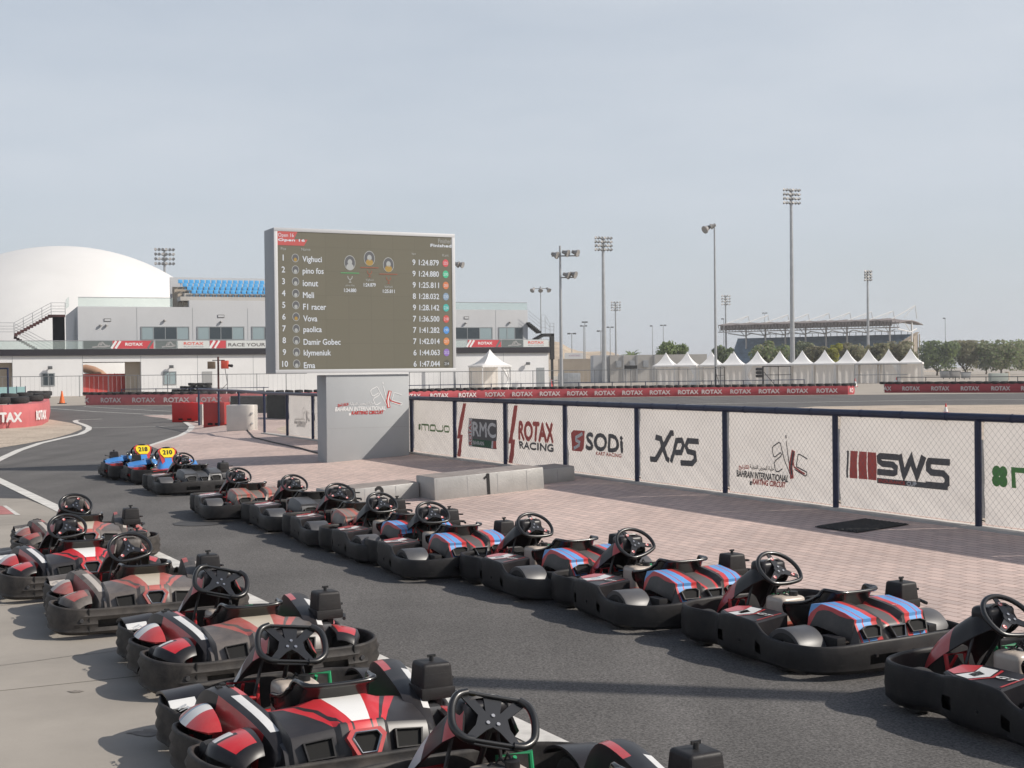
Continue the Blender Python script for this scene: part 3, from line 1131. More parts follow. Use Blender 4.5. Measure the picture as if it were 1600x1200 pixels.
def banner(k, label, draw=None, mats=(), xcut=None):
    x0, x1 = FX(k + 1) + 0.05, FX(k) - 0.05
    if xcut: x0, x1 = xcut
    r = thing('sponsor_banner', label, 'banner', fence.location + (-LD) * x0 + LR * 0.03, 0, 'banners along the pit fence')
    r.rotation_euler = fence.rotation_euler
    w_ = x1 - x0
    ph0 = random.random() * 6

    def wob(u, v):
        x = u * w_
        z = 0.06 + v * (FH - 0.075)
        y = 0.008 * math.sin(x * 4 + v * 3 + ph0) + 0.006 * math.sin((x - v * 1.6) * 8 + ph0 * 2) + 0.005 * math.sin((x + v * 2.1) * 13 + ph0 * 3) * (1 - v) + 0.004 * math.sin(v * 9 + x * 2)
        return Vector((x, y + 0.004, z))
    q = MB()
    q.grid(wob, 44, 24)
    q.build('fabric', m_ban, r, smooth=80)
    if draw:
        q = MB()
        # lettering plane a hair in front of the cloth
        def LM(x, z, lift=0.004):
            return frame(Vector((x - x0, -0.012 - lift, z)), Vector((1, 0, 0)), Vector((0, 0, 1)), Vector((0, -1, 0)))
        draw(q, LM)
        lo = q.build('logo', list(mats), r, smooth=0)
        # the print follows the folds of the cloth
        bmm = bmesh.new(); bmm.from_mesh(lo.data)
        bmesh.ops.triangulate(bmm, faces=[f for f in bmm.faces if len(f.verts) > 4])
        for _ in range(4):
            long_ = [e for e in bmm.edges if e.calc_length() > 0.09]
            if long_:
                bmesh.ops.subdivide_edges(bmm, edges=long_, cuts=1, use_grid_fill=True)
        bmesh.ops.triangulate(bmm, faces=[f for f in bmm.faces if len(f.verts) > 4])
        for v_ in bmm.verts:
            off = -v_.co.y - 0.012
            w3 = wob(v_.co.x / w_, (v_.co.z - 0.06) / (FH - 0.075))
            v_.co.y = w3.y - off * 1.1 - 0.003
        bmm.to_mesh(lo.data); bmm.free()
    # ties at the corners
    for cx_, cz_ in ((0.02, 0.09), (w_ - 0.02, 0.09), (0.02, FH - 0.05), (w_ - 0.02, FH - 0.05)):
        q = MB()
        q.tube([(cx_, -0.004, cz_), (cx_ + (0.05 if cx_ > 0.1 else -0.05), -0.02, cz_ + 0.015)], 0.006, 5)
        q.build('tie', m_black, r)
    return r


def span(u0, v0, u1, v1):
    a = bp(u0, v0); b_ = bp(u1, v1)
    return a[0], b_[0], min(a[1], b_[1]), max(a[1], b_[1])


def rect(q, LM, x0, x1, z0, z1, m, lift=0.0):
    q.M = LM(0, 0, lift)
    q.poly([(x0, z0, 0), (x1, z0, 0), (x1, z1, 0), (x0, z1, 0)], m)
    q.M = Matrix.Identity(4)


def clover(q, LM, x, z, r_, m):
    for a in range(4):
        an = math.pi / 4 + a * math.pi / 2
        M = LM(x + 0.55 * r_ * math.cos(an), z + 0.55 * r_ * math.sin(an))
        disc(q, M, r_ * 0.52, r_ * 0.52, m, 12)


def mojo_word(q, LM, x0, x1, z0, z1, m):
    """rounded square letters m o j o drawn as strokes"""
    w_ = (x1 - x0); h_ = z1 - z0; lw = h_ * 0.25
    M = LM(x0, z0)
    cw = w_ / 4.25
    def rr(x):
        r_ = h_ * 0.22
        a, b_ = x + lw / 2, x + cw * 0.92 - lw / 2
        return [(a, lw / 2 + r_), (a, h_ - lw / 2 - r_), (a + r_, h_ - lw / 2), (b_ - r_, h_ - lw / 2), (b_, h_ - lw / 2 - r_), (b_, lw / 2 + r_), (b_ - r_, lw / 2), (a + r_, lw / 2)]
    a, b_ = lw / 2, cw * 1.15 - lw / 2
    stroke(q, M, [(a, 0), (a, h_ - lw / 2), (b_ - h_ * 0.2, h_ - lw / 2), (b_, h_ - h_ * 0.3), (b_, 0)], lw, m)
    stroke(q, M, [((a + b_) / 2, 0), ((a + b_) / 2, h_ - lw / 2)], lw, m)
    stroke(q, M, rr(cw * 1.25), lw, m, True)
    x = cw * 2.25
    stroke(q, M, [(x + lw, lw / 2), (x + cw * 0.7, lw / 2), (x + cw * 0.88, h_ * 0.3), (x + cw * 0.88, h_)], lw, m)
    stroke(q, M, [(x + lw / 2, lw / 2), (x + lw / 2, h_ * 0.45)], lw, m)
    stroke(q, M, rr(cw * 3.28), lw, m, True)


def d_mojo(q, LM):
    x0, x1, z0, z1 = span(659.5, 673.5, 703, 664)
    z0, z1 = (z0 + z1) / 2 - 0.075, (z0 + z1) / 2 + 0.075
    mojo_word(q, LM, x0, x1, z0, z1, 0)
    clover(q, LM, x0 - 0.12, (z0 + z1) / 2, 0.075, 0)


def stripes_left(q, LM, k, m):
    x0 = FX(k + 1) + 0.05
    for (a0, a1, b0, b1) in ((0.0, 0.16, 0.06, FH * 0.42), (0.0, 0.30, FH * 0.35, FH - 0.07)):
        q.M = LM(x0, 0, 0.001)
        q.poly([(a0, b0, 0), (a0 + 0.16, b0, 0), (a1 + 0.16, b1, 0), (a1, b1, 0)], m)
        q.M = Matrix.Identity(4)


def d_rmc(q, LM):
    stripes_left(q, LM, 5, 1)
    x0, x1, z0, z1 = span(732, 697, 776, 656)
    w_, h_ = x1 - x0, z1 - z0
    rect(q, LM, x0, x1, z0, z1, 0, 0.001)
    rect(q, LM, x0 + 0.01, x0 + w_ * 0.13, z0 + 0.01, z1 - 0.01, 2, 0.002)
    rect(q, LM, x0 + w_ * 0.14, x0 + w_ * 0.83, z0 + 0.012, z0 + h_ * 0.27, 3, 0.002)
    rect(q, LM, x0 + w_ * 0.83, x0 + w_ * 0.89, z0 + 0.012, z0 + h_ * 0.27, 2, 0.002)
    rect(q, LM, x0 + w_ * 0.89, x1, z0 + 0.012, z0 + h_ * 0.27, 1, 0.002)
    q.text('RMC', LM(x0 + w_ * 0.56, z0 + h_ * 0.63, 0.003), w=w_ * 0.80, h=h_ * 0.48, bold=0.014, m=2)
    q.text('BAHRAIN', LM(x0 + w_ * 0.36, z0 + h_ * 0.15, 0.003), w=w_ * 0.38, h=h_ * 0.13, bold=0.003, m=2)
    M = LM(x0 + w_ * 0.07, z0 + h_ * 0.5, 0.003) @ Matrix.Rotation(math.pi / 2, 4, 'Z')
    q.text('ROTAX', M, w=h_ * 0.88, h=w_ * 0.09, bold=0.004, m=1)


def d_rotax(q, LM):
    stripes_left(q, LM, 4, 0)
    x0, x1, z0, z1 = span(811.8, 686, 864.2, 666)
    q.text('ROTAX', LM((x0 + x1) / 2, (z0 + z1) / 2 + 0.02), w=x1 - x0, h=0.33, bold=0.022, m=0)
    zc = bp(838, 697.5)[1]
    q.text('RACING', LM((x0 + x1) / 2, zc), w=x1 - x0, h=0.125, bold=0.010, m=1)


def d_sodi(q, LM):
    x0, x1, z0, z1 = span(894, 704, 913, 673)
    sh = 0.08
    q.M = LM(x0, z0, 0.001)
    w_, h_ = x1 - x0, z1 - z0
    q.poly([(0, 0, 0), (w_ - sh, 0, 0), (w_, 0.05, 0), (w_, h_, 0), (sh, h_, 0), (0, h_ - 0.05, 0)], 0)
    q.M = Matrix.Identity(4)
    stroke(q, LM(x0, z0, 0.003), [(w_ * 0.85, h_ * 0.86), (w_ * 0.38, h_ * 0.66), (w_ * 0.38, h_ * 0.52), (w_ * 0.64, h_ * 0.44), (w_ * 0.62, h_ * 0.30), (w_ * 0.15, h_ * 0.12)], 0.055, 2)
    x0, x1, _, _ = span(917, 701, 973, 683)
    zc = bp(945, 691.5)[1]
    q.text('SODi', LM((x0 + x1) / 2, zc), w=x1 - x0, h=0.27, bold=0.018, m=1)
    x0, x1, _, _ = span(931, 709, 971, 711)
    zc = bp(951, 710)[1]
    q.text('KART RACING', LM((x0 + x1) / 2, zc), w=x1 - x0, h=0.055, bold=0.003, m=0)


def d_xps(q, LM):
    x0, x1, z0, z1 = span(1017, 727, 1091, 681)
    zc = (bp(1055, 704)[1])
    xc = (x0 + x1) / 2; w_ = x1 - x0; h_ = 0.36
    M = LM(x0, zc - h_ / 2)
    lw = 0.085
    stroke(q, M, [(0.0, 0.02), (w_ * 0.12, 0.02), (w_ * 0.44, h_ * 1.22), (w_ * 0.50, h_ * 1.22)], lw, 0)
    stroke(q, M, [(w_ * 0.10, h_ * 1.0), (w_ * 0.22, h_ * 0.95), (w_ * 0.34, 0.05), (w_ * 0.40, 0.02)], lw, 0)
    stroke(q, M, [(w_ * 0.44, 0.0), (w_ * 0.55, h_ * 0.92), (w_ * 0.66, h_ * 0.95), (w_ * 0.70, h_ * 0.75), (w_ * 0.66, h_ * 0.45), (w_ * 0.52, h_ * 0.42)], lw, 0)
    stroke(q, M, [(w_ * 1.02, h_ * 0.95), (w_ * 0.80, h_ * 0.95), (w_ * 0.76, h_ * 0.72), (w_ * 0.80, h_ * 0.52), (w_ * 0.93, h_ * 0.47), (w_ * 0.94, h_ * 0.20), (w_ * 0.88, h_ * 0.04), (w_ * 0.64, h_ * 0.02)], lw, 0)


def d_bic(q, LM):
    x0, x1, _, _ = span(1151, 740, 1232, 740)
    zc = bp(1190, 757.5)[1]
    circuit_logo(q, LM(x0, zc), x1 - x0, 0, 1, 0)


def d_bicfaint(q, LM):
    x0 = FX(11) + 0.6
    circuit_logo(q, LM(x0, 0.32), 1.05, 0, 0, 0)


def d_sws(q, LM):
    x0, x1, z0, z1 = span(1323.5, 746, 1368, 707)
    w_, h_ = x1 - x0, z1 - z0
    M = LM(x0, z0)
    rect(q, LM, x0, x0 + 0.035, z0, z1, 1)
    for a in range(3):
        rect(q, LM, x0 + w_ * (0.12 + 0.30 * a), x0 + w_ * (0.12 + 0.30 * a + 0.25 + 0.02 * a), z0, z1, 0)
    xa_, xb_, _, _ = span(1370, 740, 1484, 740)
    W_ = xb_ - xa_
    zc = bp(1425, 735)[1]
    H_ = h_ * 0.80
    lw = 0.075
    M = LM(xa_, z1 - H_)
    def S(x, w2, hh):
        return [(x + w2, hh - lw / 2), (x + 0.06, hh - lw / 2), (x + lw / 2, hh * 0.80), (x + lw / 2, hh * 0.62), (x + 0.09, hh * 0.52), (x + w2 - 0.10, hh * 0.52), (x + w2 - lw / 2, hh * 0.40), (x + w2 - lw / 2, hh * 0.2), (x + w2 - 0.08, lw / 2), (x, lw / 2)]
    stroke(q, M, S(0, W_ * 0.31, H_), lw, 1)
    stroke(q, M, [(W_ * 0.33, H_), (W_ * 0.40, lw * 0.4), (W_ * 0.50, H_ * 0.85), (W_ * 0.57, lw * 0.4), (W_ * 0.67, H_)], lw * 1.15, 1)
    M2 = LM(xa_, z0 - h_ * 0.08)
    stroke(q, M2, S(W_ * 0.69, W_ * 0.31, H_ * 1.30), lw, 1)
    rect(q, LM, xa_, xa_ + W_ * 0.98, z0 - h_ * 0.09, z0 + h_ * 0.10, 1, 0.003)
    q.text('ENDURANCE', LM(xa_ + W_ * 0.22, z0 + h_ * 0.005, 0.006), w=W_ * 0.38, h=h_ * 0.11, bold=0.003, m=0)
    q.text('CUP', LM(xa_ + W_ * 0.50, z0 + h_ * 0.005, 0.006), w=W_ * 0.13, h=h_ * 0.13, bold=0.004, m=2)


def d_mojo2(q, LM):
    x0, _, z0, z1 = span(1552, 752, 1569, 735)
    x1 = bp(1582, 745)[0]
    zc = bp(1562, 744)[1]
    clover(q, LM, x0 + 0.10, zc, 0.125, 0)
    mojo_word(q, LM, x1, x1 + 1.5, zc - 0.11, zc + 0.11, 0)


banner(-2, 'white fence banner next to the green clover one, past the right picture edge', None)
banner(-1, 'white banner with a bright green four leaf clover at the right end of the fence', d_mojo2, [m_green])
banner(0, 'white banner with red bars and big dark SWS letters', d_sws, [m_redf, m_gry, m_prwhite])
banner(1, 'white banner with the grey and red track outline of the karting circuit, right of XPS', d_bic, [m_gry, m_redf])
banner(2, 'white banner with slanted dark XPS letters', d_xps, [m_gry])
banner(3, 'white banner with an orange square emblem and dark SODI letters', d_sodi, [m_redf, m_gry, m_prwhite])
banner(4, 'white banner with red ROTAX over dark RACING and red slanted stripes', d_rotax, [m_redf, m_gry])
banner(5, 'white banner with a dark RMC box and green strip', d_rmc, [m_gry, m_redf, m_prwhite, m_dgreen])
banner(6, 'white banner with pale green MOJO letters beside the scoreboard pillar', d_mojo, [m_greenf])
banner(7, 'white banner hidden behind the scoreboard pillar except its right edge', None)
banner(9, 'white banner mostly hidden behind the scoreboard pillar, only its left edge showing', None)
banner(10, 'faded white banner with a washed out circuit logo left of the scoreboard', d_bicfaint, [m_faint])

# cable across the pavers
q = MB()
pts = [at(270, 659.0), at(301, 661), at(330, 666), at(352, 671), at(380, 679)]
pts = [Vector((p.x, p.y, gz(p) + 0.03)) for p in pts] + [apron(u, v, 0.03) for u, v in ((397, 683.5), (430, 691.5), (467, 699.5), (498, 708))]
q.tube(pts, 0.018, 6)
tag(q.build('cable', m_black), 'thin black cable running over the pink pavers to the scoreboard', 'cable')

# overhead beam outside the picture whose shadow crosses the lane
q = thing('overhead_beam', 'tall grey steel post with a long arm, its thin shadow crossing the asphalt', 'gantry', (12.5, 5.9, 0))
b0, b1 = at(700, 1066), at(1385, 1093)
sh = lambda p, z: Vector((p.x, p.y, 0)) + S_DIR * (z / S_DIR.z)
zz_ = 6.5
e0, e1_ = sh(b0, zz_), sh(b1, zz_)
e2_ = e1_ + (e1_ - e0) * 1.2
q.location = (e2_.x, e2_.y, 0)
k = MB()
k.cyl((0, 0, 0), (0, 0, zz_ + 0.1), 0.07)
k.build('post', m_galv, q)
k = MB()
k.box(-(e2_ - e0).length, 0, -0.14, 0.14, zz_ - 0.05, zz_ + 0.05)
o = k.build('arm', m_galv, q)
dd = e2_ - e0
o.rotation_euler = (0, 0, math.atan2(dd.y, dd.x))

# ================================================================== KARTS
m_pl = mat('black_plastic', (0.013, 0.013, 0.0145), rough=0.5, var=0.25, vs=5, dust=0.05, spec=0.25, scr=0.22, bump=0.08, bs=25)
m_plr = mat('dusty_black_plastic', (0.017, 0.0165, 0.017), rough=0.6, var=0.3, vs=4, dust=0.20, spec=0.25, scr=0.25, bump=0.1, bs=25)
m_seat = mat('seat_shell', (0.010, 0.010, 0.010), rough=0.26, coat=0.3)
m_fend = mat('grey_fender', (0.062, 0.065, 0.072), rough=0.42, var=0.15, vs=6, dust=0.12)
m_kred = mat('kart_red', (0.50, 0.020, 0.028), rough=0.30, coat=0.25, var=0.15, vs=5, dust=0.22)
m_kredf = mat('kart_red_dusty', (0.36, 0.045, 0.045), rough=0.6, var=0.2, vs=6, dust=0.62)
m_kblk = mat('kart_black_panel', (0.013, 0.013, 0.016), rough=0.34, var=0.15, vs=5, dust=0.06, spec=0.25)
m_kblkf = mat('kart_black_panel_dusty', (0.03, 0.028, 0.028), rough=0.6, var=0.2, vs=5, dust=0.50)
m_kwht = mat('kart_white_sticker', (0.70, 0.70, 0.69), rough=0.4, var=0.06, vs=6, dust=0.15)
m_kwhtf = mat('kart_white_sticker_dusty', (0.48, 0.44, 0.40), rough=0.6, var=0.12, vs=6, dust=0.35)
m_kblue = mat('kart_blue', (0.06, 0.25, 0.62), rough=0.4, var=0.1, vs=6)
m_kyel = mat('plate_yellow', (0.80, 0.62, 0.02), rough=0.45)
m_grip = mat('wheel_grip', (0.014, 0.014, 0.014), rough=0.3, coat=0.2)
m_spoke = mat('wheel_plate_metal', (0.03, 0.032, 0.036), rough=0.35, metal=0.5)
m_tank = mat('milky_fuel_tank', (0.50, 0.43, 0.37), rough=0.35, var=0.08, vs=8)
m_fuel = mat('red_fuel_in_tank', (0.42, 0.10, 0.07), rough=0.35)
m_frame_red = mat('red_tube_frame', (0.42, 0.015, 0.02), rough=0.4)
m_pgreen = mat('green_pedal_paint', (0.02, 0.30, 0.12), rough=0.4)
m_engine = mat('engine_casting', (0.10, 0.10, 0.105), rough=0.45, metal=0.6, var=0.2, vs=12)
m_rim = mat('rim_alloy', (0.30, 0.30, 0.31), rough=0.4, metal=0.8)
m_logo = mat('red_logo_sticker', (0.55, 0.04, 0.03), rough=0.4)
m_skyblue = mat('pale_blue_sticker', (0.22, 0.34, 0.42), rough=0.4, var=0.1, vs=6)
m_purple = mat('violet_panel', (0.20, 0.04, 0.18), rough=0.4)
m_orange = mat('orange_sticker', (0.72, 0.18, 0.03), rough=0.45)


def cover_mat(name, cols, dust):
    """striped engine cover: grey middle, red line, black, red wave, blue, red edge (by distance from the centre line)"""
    m = mat(name, (0.1, 0.1, 0.1), rough=0.42)
    n, l, b = nodes_of(m)
    t = n.new('ShaderNodeTexCoord')
    s = n.new('ShaderNodeSeparateXYZ')
    l.new(t.outputs['Object'], s.inputs[0])
    ax = math_node(n, l, 'ABSOLUTE', s.outputs['X'])
    yy = math_node(n, l, 'ADD', s.outputs['Y'], 0.62)
    wv = math_node(n, l, 'SINE', math_node(n, l, 'MULTIPLY', yy, 15.0))
    w = math_node(n, l, 'MULTIPLY_ADD', wv, 0.010, ax)
    w = math_node(n, l, 'MULTIPLY_ADD', yy, -0.12, w)
    f = math_node(n, l, 'MULTIPLY', w, 2.0)
    gcol, rcol, kcol, bcol = cols
    c = ramp_const(n, l, f, [(0, gcol), (0.12, rcol), (0.165, kcol), (0.29, rcol), (0.385, bcol), (0.515, rcol), (0.535, bcol), (0.625, rcol), (0.655, kcol)])
    c = dusty(n, l, c, dust, 9)
    l.new(c, b.inputs['Base Color'])
    return m


GREY = (0.09, 0.085, 0.085)
cover_mat('striped_cover', (GREY, (0.52, 0.03, 0.035), (0.014, 0.014, 0.016), (0.10, 0.31, 0.64)), 0.14)
cover_mat('striped_cover_faded', ((0.11, 0.10, 0.09), (0.42, 0.05, 0.03), (0.10, 0.085, 0.075), (0.17, 0.135, 0.12)), 0.55)
cover_mat('striped_cover_plain', ((0.045, 0.05, 0.056), (0.05, 0.055, 0.062), (0.04, 0.044, 0.05), (0.058, 0.064, 0.073)), 0.10)


def vpanel_mat(name, wc, rc, kc, dust):
    m = mat(name, (0.1, 0.1, 0.1), rough=0.4)
    n, l, b = nodes_of(m)
    t = n.new('ShaderNodeTexCoord')
    s = n.new('ShaderNodeSeparateXYZ')
    l.new(t.outputs['Object'], s.inputs[0])
    ax = math_node(n, l, 'ABSOLUTE', s.outputs['X'])
    den = math_node(n, l, 'MULTIPLY_ADD', math_node(n, l, 'ADD', s.outputs['Y'], 0.80), 0.20, 0.042)
    den = math_node(n, l, 'MAXIMUM', den, 0.042)
    q_ = math_node(n, l, 'DIVIDE', ax, den)
    wr = math_node(n, l, 'MULTIPLY', q_, 0.25)
    low = math_node(n, l, 'LESS_THAN', s.outputs['Y'], -0.785)
    # below the V everything near the middle is red
    f2 = math_node(n, l, 'MULTIPLY_ADD', low, 0.255, wr)
    c = ramp_const(n, l, f2, [(0, wc), (0.25, rc), (0.50, kc), (0.56, rc), (0.68, kc)])
    c = dusty(n, l, c, dust, 8)
    l.new(c, b.inputs['Base Color'])
    return m


vpanel_mat('v_cover', (0.72, 0.72, 0.70), (0.52, 0.02, 0.03), (0.014, 0.014, 0.017), 0.08)
vpanel_mat('v_cover_dusty', (0.50, 0.45, 0.36), (0.40, 0.07, 0.06), (0.05, 0.047, 0.047), 0.42)


def catmull(P, closed, sub):
    n_ = len(P)
    out = []
    rng = n_ if closed else n_ - 1
    for i in range(rng):
        p0 = P[(i - 1) % n_] if (closed or i > 0) else P[0]
        p1 = P[i]; p2 = P[(i + 1) % n_]
        p3 = P[(i + 2) % n_] if (closed or i < n_ - 2) else P[-1]
        for j in range(sub):
            t = j / sub
            out.append(tuple(0.5 * ((2 * b) + (-a + c) * t + (2 * a - 5 * b + 4 * c - d) * t * t + (-a + 3 * b - 3 * c + d) * t ** 3) for a, b, c, d in zip(p0, p1, p2, p3)))
    if not closed:
        out.append(tuple(P[-1]))
    return out


def bumper(half, z0, ridge, slots, sub=7):
    """wrap-around bumper; half = (x, y, top z) from rear centre to front centre, right side"""
    full = list(half) + [(-x, y, z) for x, y, z in half[-2:0:-1]]
    S = catmull(full, True, sub)
    k = len(S)
    q = MB()
    rows = [(-0.055, 0.0, 0.035), (-0.03, 0, 0), (0.0, 0.0, 0.03)]
    nr = 7
    for j in range(1, nr):
        f = j / nr
        rows.append((ridge * (1 if j % 2 else -1) + 0.008 * math.sin(math.pi * f), f, 0))
    rows += [(0.0, 1.0, -0.016), (-0.004, 1.0, -0.004), (-0.014, 1.0, 0), (-0.024, 1.0, -0.004), (-0.030, 1.0, -0.02), (-0.036, 0.45, 0), (-0.055, 0.0, 0.035)]
    vs = []
    for i, (x, y, zt) in enumerate(S):
        a = S[(i - 1) % k]; b = S[(i + 1) % k]
        d = Vector((b[0] - a[0], b[1] - a[1])).normalized()
        nn = Vector((d.y, -d.x))
        for off, f, dz in rows:
            vs.append((x + nn.x * off, y + nn.y * off, z0 + 0.03 * 0 + f * (zt - z0) + dz))
    nrw = len(rows)
    fs = []
    for i in range(k):
        i2 = (i + 1) % k
        xm, ym = S[i][0], S[i][1]
        for j in range(nrw - 1):
            if 4 <= j <= 6:
                hole = False
                for (sx0, sx1, sy0, sy1, j0, j1) in slots:
                    if sx0 <= xm <= sx1 and sy0 <= ym <= sy1 and j0 <= j <= j1:
                        hole = True
                if hole:
                    continue
            fs.append((i * nrw + j, i2 * nrw + j, i2 * nrw + j + 1, i * nrw + j + 1))
    q.add(vs, fs)
    return q


GT_HALF = [(0, -.965, .240), (.16, -.962, .240), (.30, -.95, .238), (.44, -.93, .230), (.58, -.885, .222), (.69, -.80, .220), (.735, -.66, .220), (.737, -.52, .221), (.728, -.41, .226), (.718, -.33, .250), (.708, -.25, .294), (.700, -.12, .306), (.690, .02, .306), (.672, .14, .296), (.612, .245, .272), (.602, .33, .270), (.632, .42, .276), (.645, .54, .280), (.58, .69, .280), (.40, .785, .278), (.18, .815, .276), (0, .82, .276)]
RT_HALF = [(0, -.95, .235), (.16, -.95, .235), (.30, -.95, .235), (.45, -.95, .235), (.60, -.935, .240), (.72, -.84, .250), (.765, -.66, .252), (.745, -.46, .248), (.665, -.345, .235), (.70, -.24, .242), (.725, -.10, .245), (.70, .05, .24), (.625, .16, .232), (.665, .28, .255), (.685, .44, .262), (.62, .63, .265), (.44, .76, .265), (.2, .80, .265), (0, .81, .265)]


def make_wheel(root, x, y, r, w_):
    side = 1 if x > 0 else -1
    M = T(x, y, r) @ Matrix.Rotation(math.pi / 2, 4, 'Y')
    q = MB()
    h = w_ / 2
    q.lathe([(r * 0.52, -h * 0.9), (r * 0.80, -h), (r * 0.95, -h * 0.9), (r, -h * 0.6), (r, h * 0.6), (r * 0.95, h * 0.9), (r * 0.80, h), (r * 0.52, h * 0.9)], 26, M)
    wh = q.build('wheel', m_rubber, root, smooth=50)
    q = MB()
    q.lathe([(0.0, h * 0.3 * side), (r * 0.2, h * 0.3 * side), (r * 0.25, h * 0.55 * side), (r * 0.45, h * 0.5 * side), (r * 0.54, h * 0.88 * side), (r * 0.54, -h * 0.88 * side)], 20, M)
    q.build('rim', m_rim, wh)
    return wh


def steering(root, kind, cx=0.0, cy=0.28, cz=0.52, tilt=48):
    """tilt = elevation of the wheel normal (towards the driver, who sits behind)"""
    a = R(tilt)
    nrm = Vector((0, -math.cos(a), math.sin(a)))
    up = Vector((0, math.sin(a), math.cos(a)))
    M = frame(Vector((cx, cy, cz)), Vector((1, 0, 0)), up, nrm)
    q = MB(); q.M = M
    pts = []
    if kind == 'butterfly':
        ctl = [(-.085, -.115), (-.135, -.108), (-.178, -.06), (-.183, .03), (-.160, .095), (-.115, .122)]
        gl = catmull(ctl, False, 5)
        q.tube([(x, y, 0.012) for x, y in gl], 0.0175, 10)
        q.tube([(-x, y, 0.012) for x, y in gl], 0.0175, 10)
        for yy in (.121, -.114):
            q.tube([(-.118 if yy > 0 else -.09, yy, 0.010), (.118 if yy > 0 else .09, yy, 0.010)], 0.009, 8)
    else:
        for i in range(40):
            an = 2 * math.pi * i / 40
            x, y = 0.175 * math.cos(an), 0.166 * math.sin(an)
            if y < -0.105:
                y = -0.105 - (abs(y) - 0.105) * 0.30
            pts.append((x, y, 0))
        q.tube(pts, 0.0155, 10, closed=True)
    sw = q.build('steering_wheel', m_grip, root, smooth=70)
    q = MB(); q.M = M
    if kind == 'butterfly':
        for s in (-1, 1):
            q.prism([(0, -.03), (.03 * s, -.05), (.10 * s, -.125), (.135 * s, -.12), (.075 * s, -.03), (.065 * s, .02), (.14 * s, .10), (.10 * s, .125), (.035 * s, .045), (0, .04)][::s], -0.004, 0.004)
        q.prism([(-.11, .112), (.11, .112), (.11, .132), (-.11, .132)], -0.003, 0.005)
        q.prism([(-.11, -.13), (.11, -.13), (.11, -.108), (-.11, -.108)], -0.003, 0.005)
        q.prism([(-.03, .03), (.03, .03), (.042, .12), (-.042, .12)], -0.0035, 0.0035)
    else:
        for an in (90, 212, 328):
            d = Vector((math.cos(R(an)), math.sin(R(an))))
            nn = Vector((-d.y, d.x))
            L = 0.155 if an == 90 else 0.148
            q.prism([tuple(d * 0.02 - nn * 0.028), tuple(d * L - nn * 0.016), tuple(d * L + nn * 0.016), tuple(d * 0.02 + nn * 0.028)], -0.006, 0.002)
        q.prism([(0.045 * math.cos(i * math.pi / 8), 0.045 * math.sin(i * math.pi / 8)) for i in range(16)], -0.007, 0.004)
    q.build('spokes', m_spoke, sw, smooth=0)
    for an in (90, 210, 330):
        q = MB(); q.M = M
        x, y = 0.026 * math.cos(R(an)), 0.026 * math.sin(R(an))
        q.cyl((x, y, 0.003), (x, y, 0.010), 0.0085, n=8)
        q.build('hub_bolt', m_steel, sw, smooth=40)
    if kind != 'butterfly':
        for an in (90, 212, 328):
            q = MB(); q.M = M
            x, y = 0.105 * math.cos(R(an)), 0.105 * math.sin(R(an))
            q.prism([(x + 0.0145 * math.cos(i * math.pi / 6), y + 0.0145 * math.sin(i * math.pi / 6)) for i in range(12)], 0.002, 0.0045)
            q.build('badge', m_logo, sw, smooth=0)
            q = MB(); q.M = M
            stroke(q, T(x, y, 0.0055), [(0.008, 0.007), (0, 0.010), (-0.008, 0.004), (-0.006, -0.006), (0.004, -0.009)], 0.005)
            q.build('badge_mark', m_prwhite, sw, smooth=0)
    q = MB()
    q.cyl(Vector((cx, cy, cz)) - nrm * 0.005, Vector((cx, cy + 0.24, 0.16)), 0.013, n=8)
    q.cyl(Vector((cx, cy, cz)) - nrm * 0.03, Vector((cx, cy, cz)) - nrm * 0.005, 0.035, 0.03, n=12)
    q.build('steering_column', m_black, root)
    return sw


def seat(root):
    prof = [(.03, .235), (-.02, .16), (-.10, .105), (-.20, .085), (-.30, .11), (-.38, .19), (-.44, .31), (-.49, .42), (-.52, .475)]
    pc = catmull(prof, False, 3)

    def fn(u, v):
        i = min(len(pc) - 1, int(v * (len(pc) - 1) + 0.5))
        y, z = pc[i]
        k = (u * 2 - 1)
        hw = 0.185 + 0.025 * math.sin(math.pi * min(1, v * 1.1))
        x = hw * math.sin(k * math.pi / 2 * 0.96)
        side = abs(k) ** 3.2
        rise = side * (0.05 + 0.25 * math.sin(math.pi * min(1, max(0, v * 0.98 + 0.02))) ** 0.8)
        # wings: rise up and forward
        f = max(0.0, (v - 0.55) / 0.45)
        return Vector((x, y + rise * f * 0.75, min(z + rise * (1 - f * 0.8), 0.47 + 0.01 * k * k)))
    q = MB()
    q.grid(fn, 20, len(pc) - 1)
    st = q.build('seat', m_seat, root, smooth=70, solid=0.014)
    # rolled rim
    q = MB()
    nv = len(pc) - 1
    path = [fn(0, j / nv) for j in range(nv + 1)] + [fn(i / 20, 1) for i in range(1, 21)] + [fn(1, 1 - j / nv) for j in range(1, nv + 1)] + [fn(1 - i / 20, 0) for i in range(1, 20)]
    q.tube(path, 0.0135, 8, closed=True)
    q.build('rim_roll', m_seat, st, smooth=70)
    return st


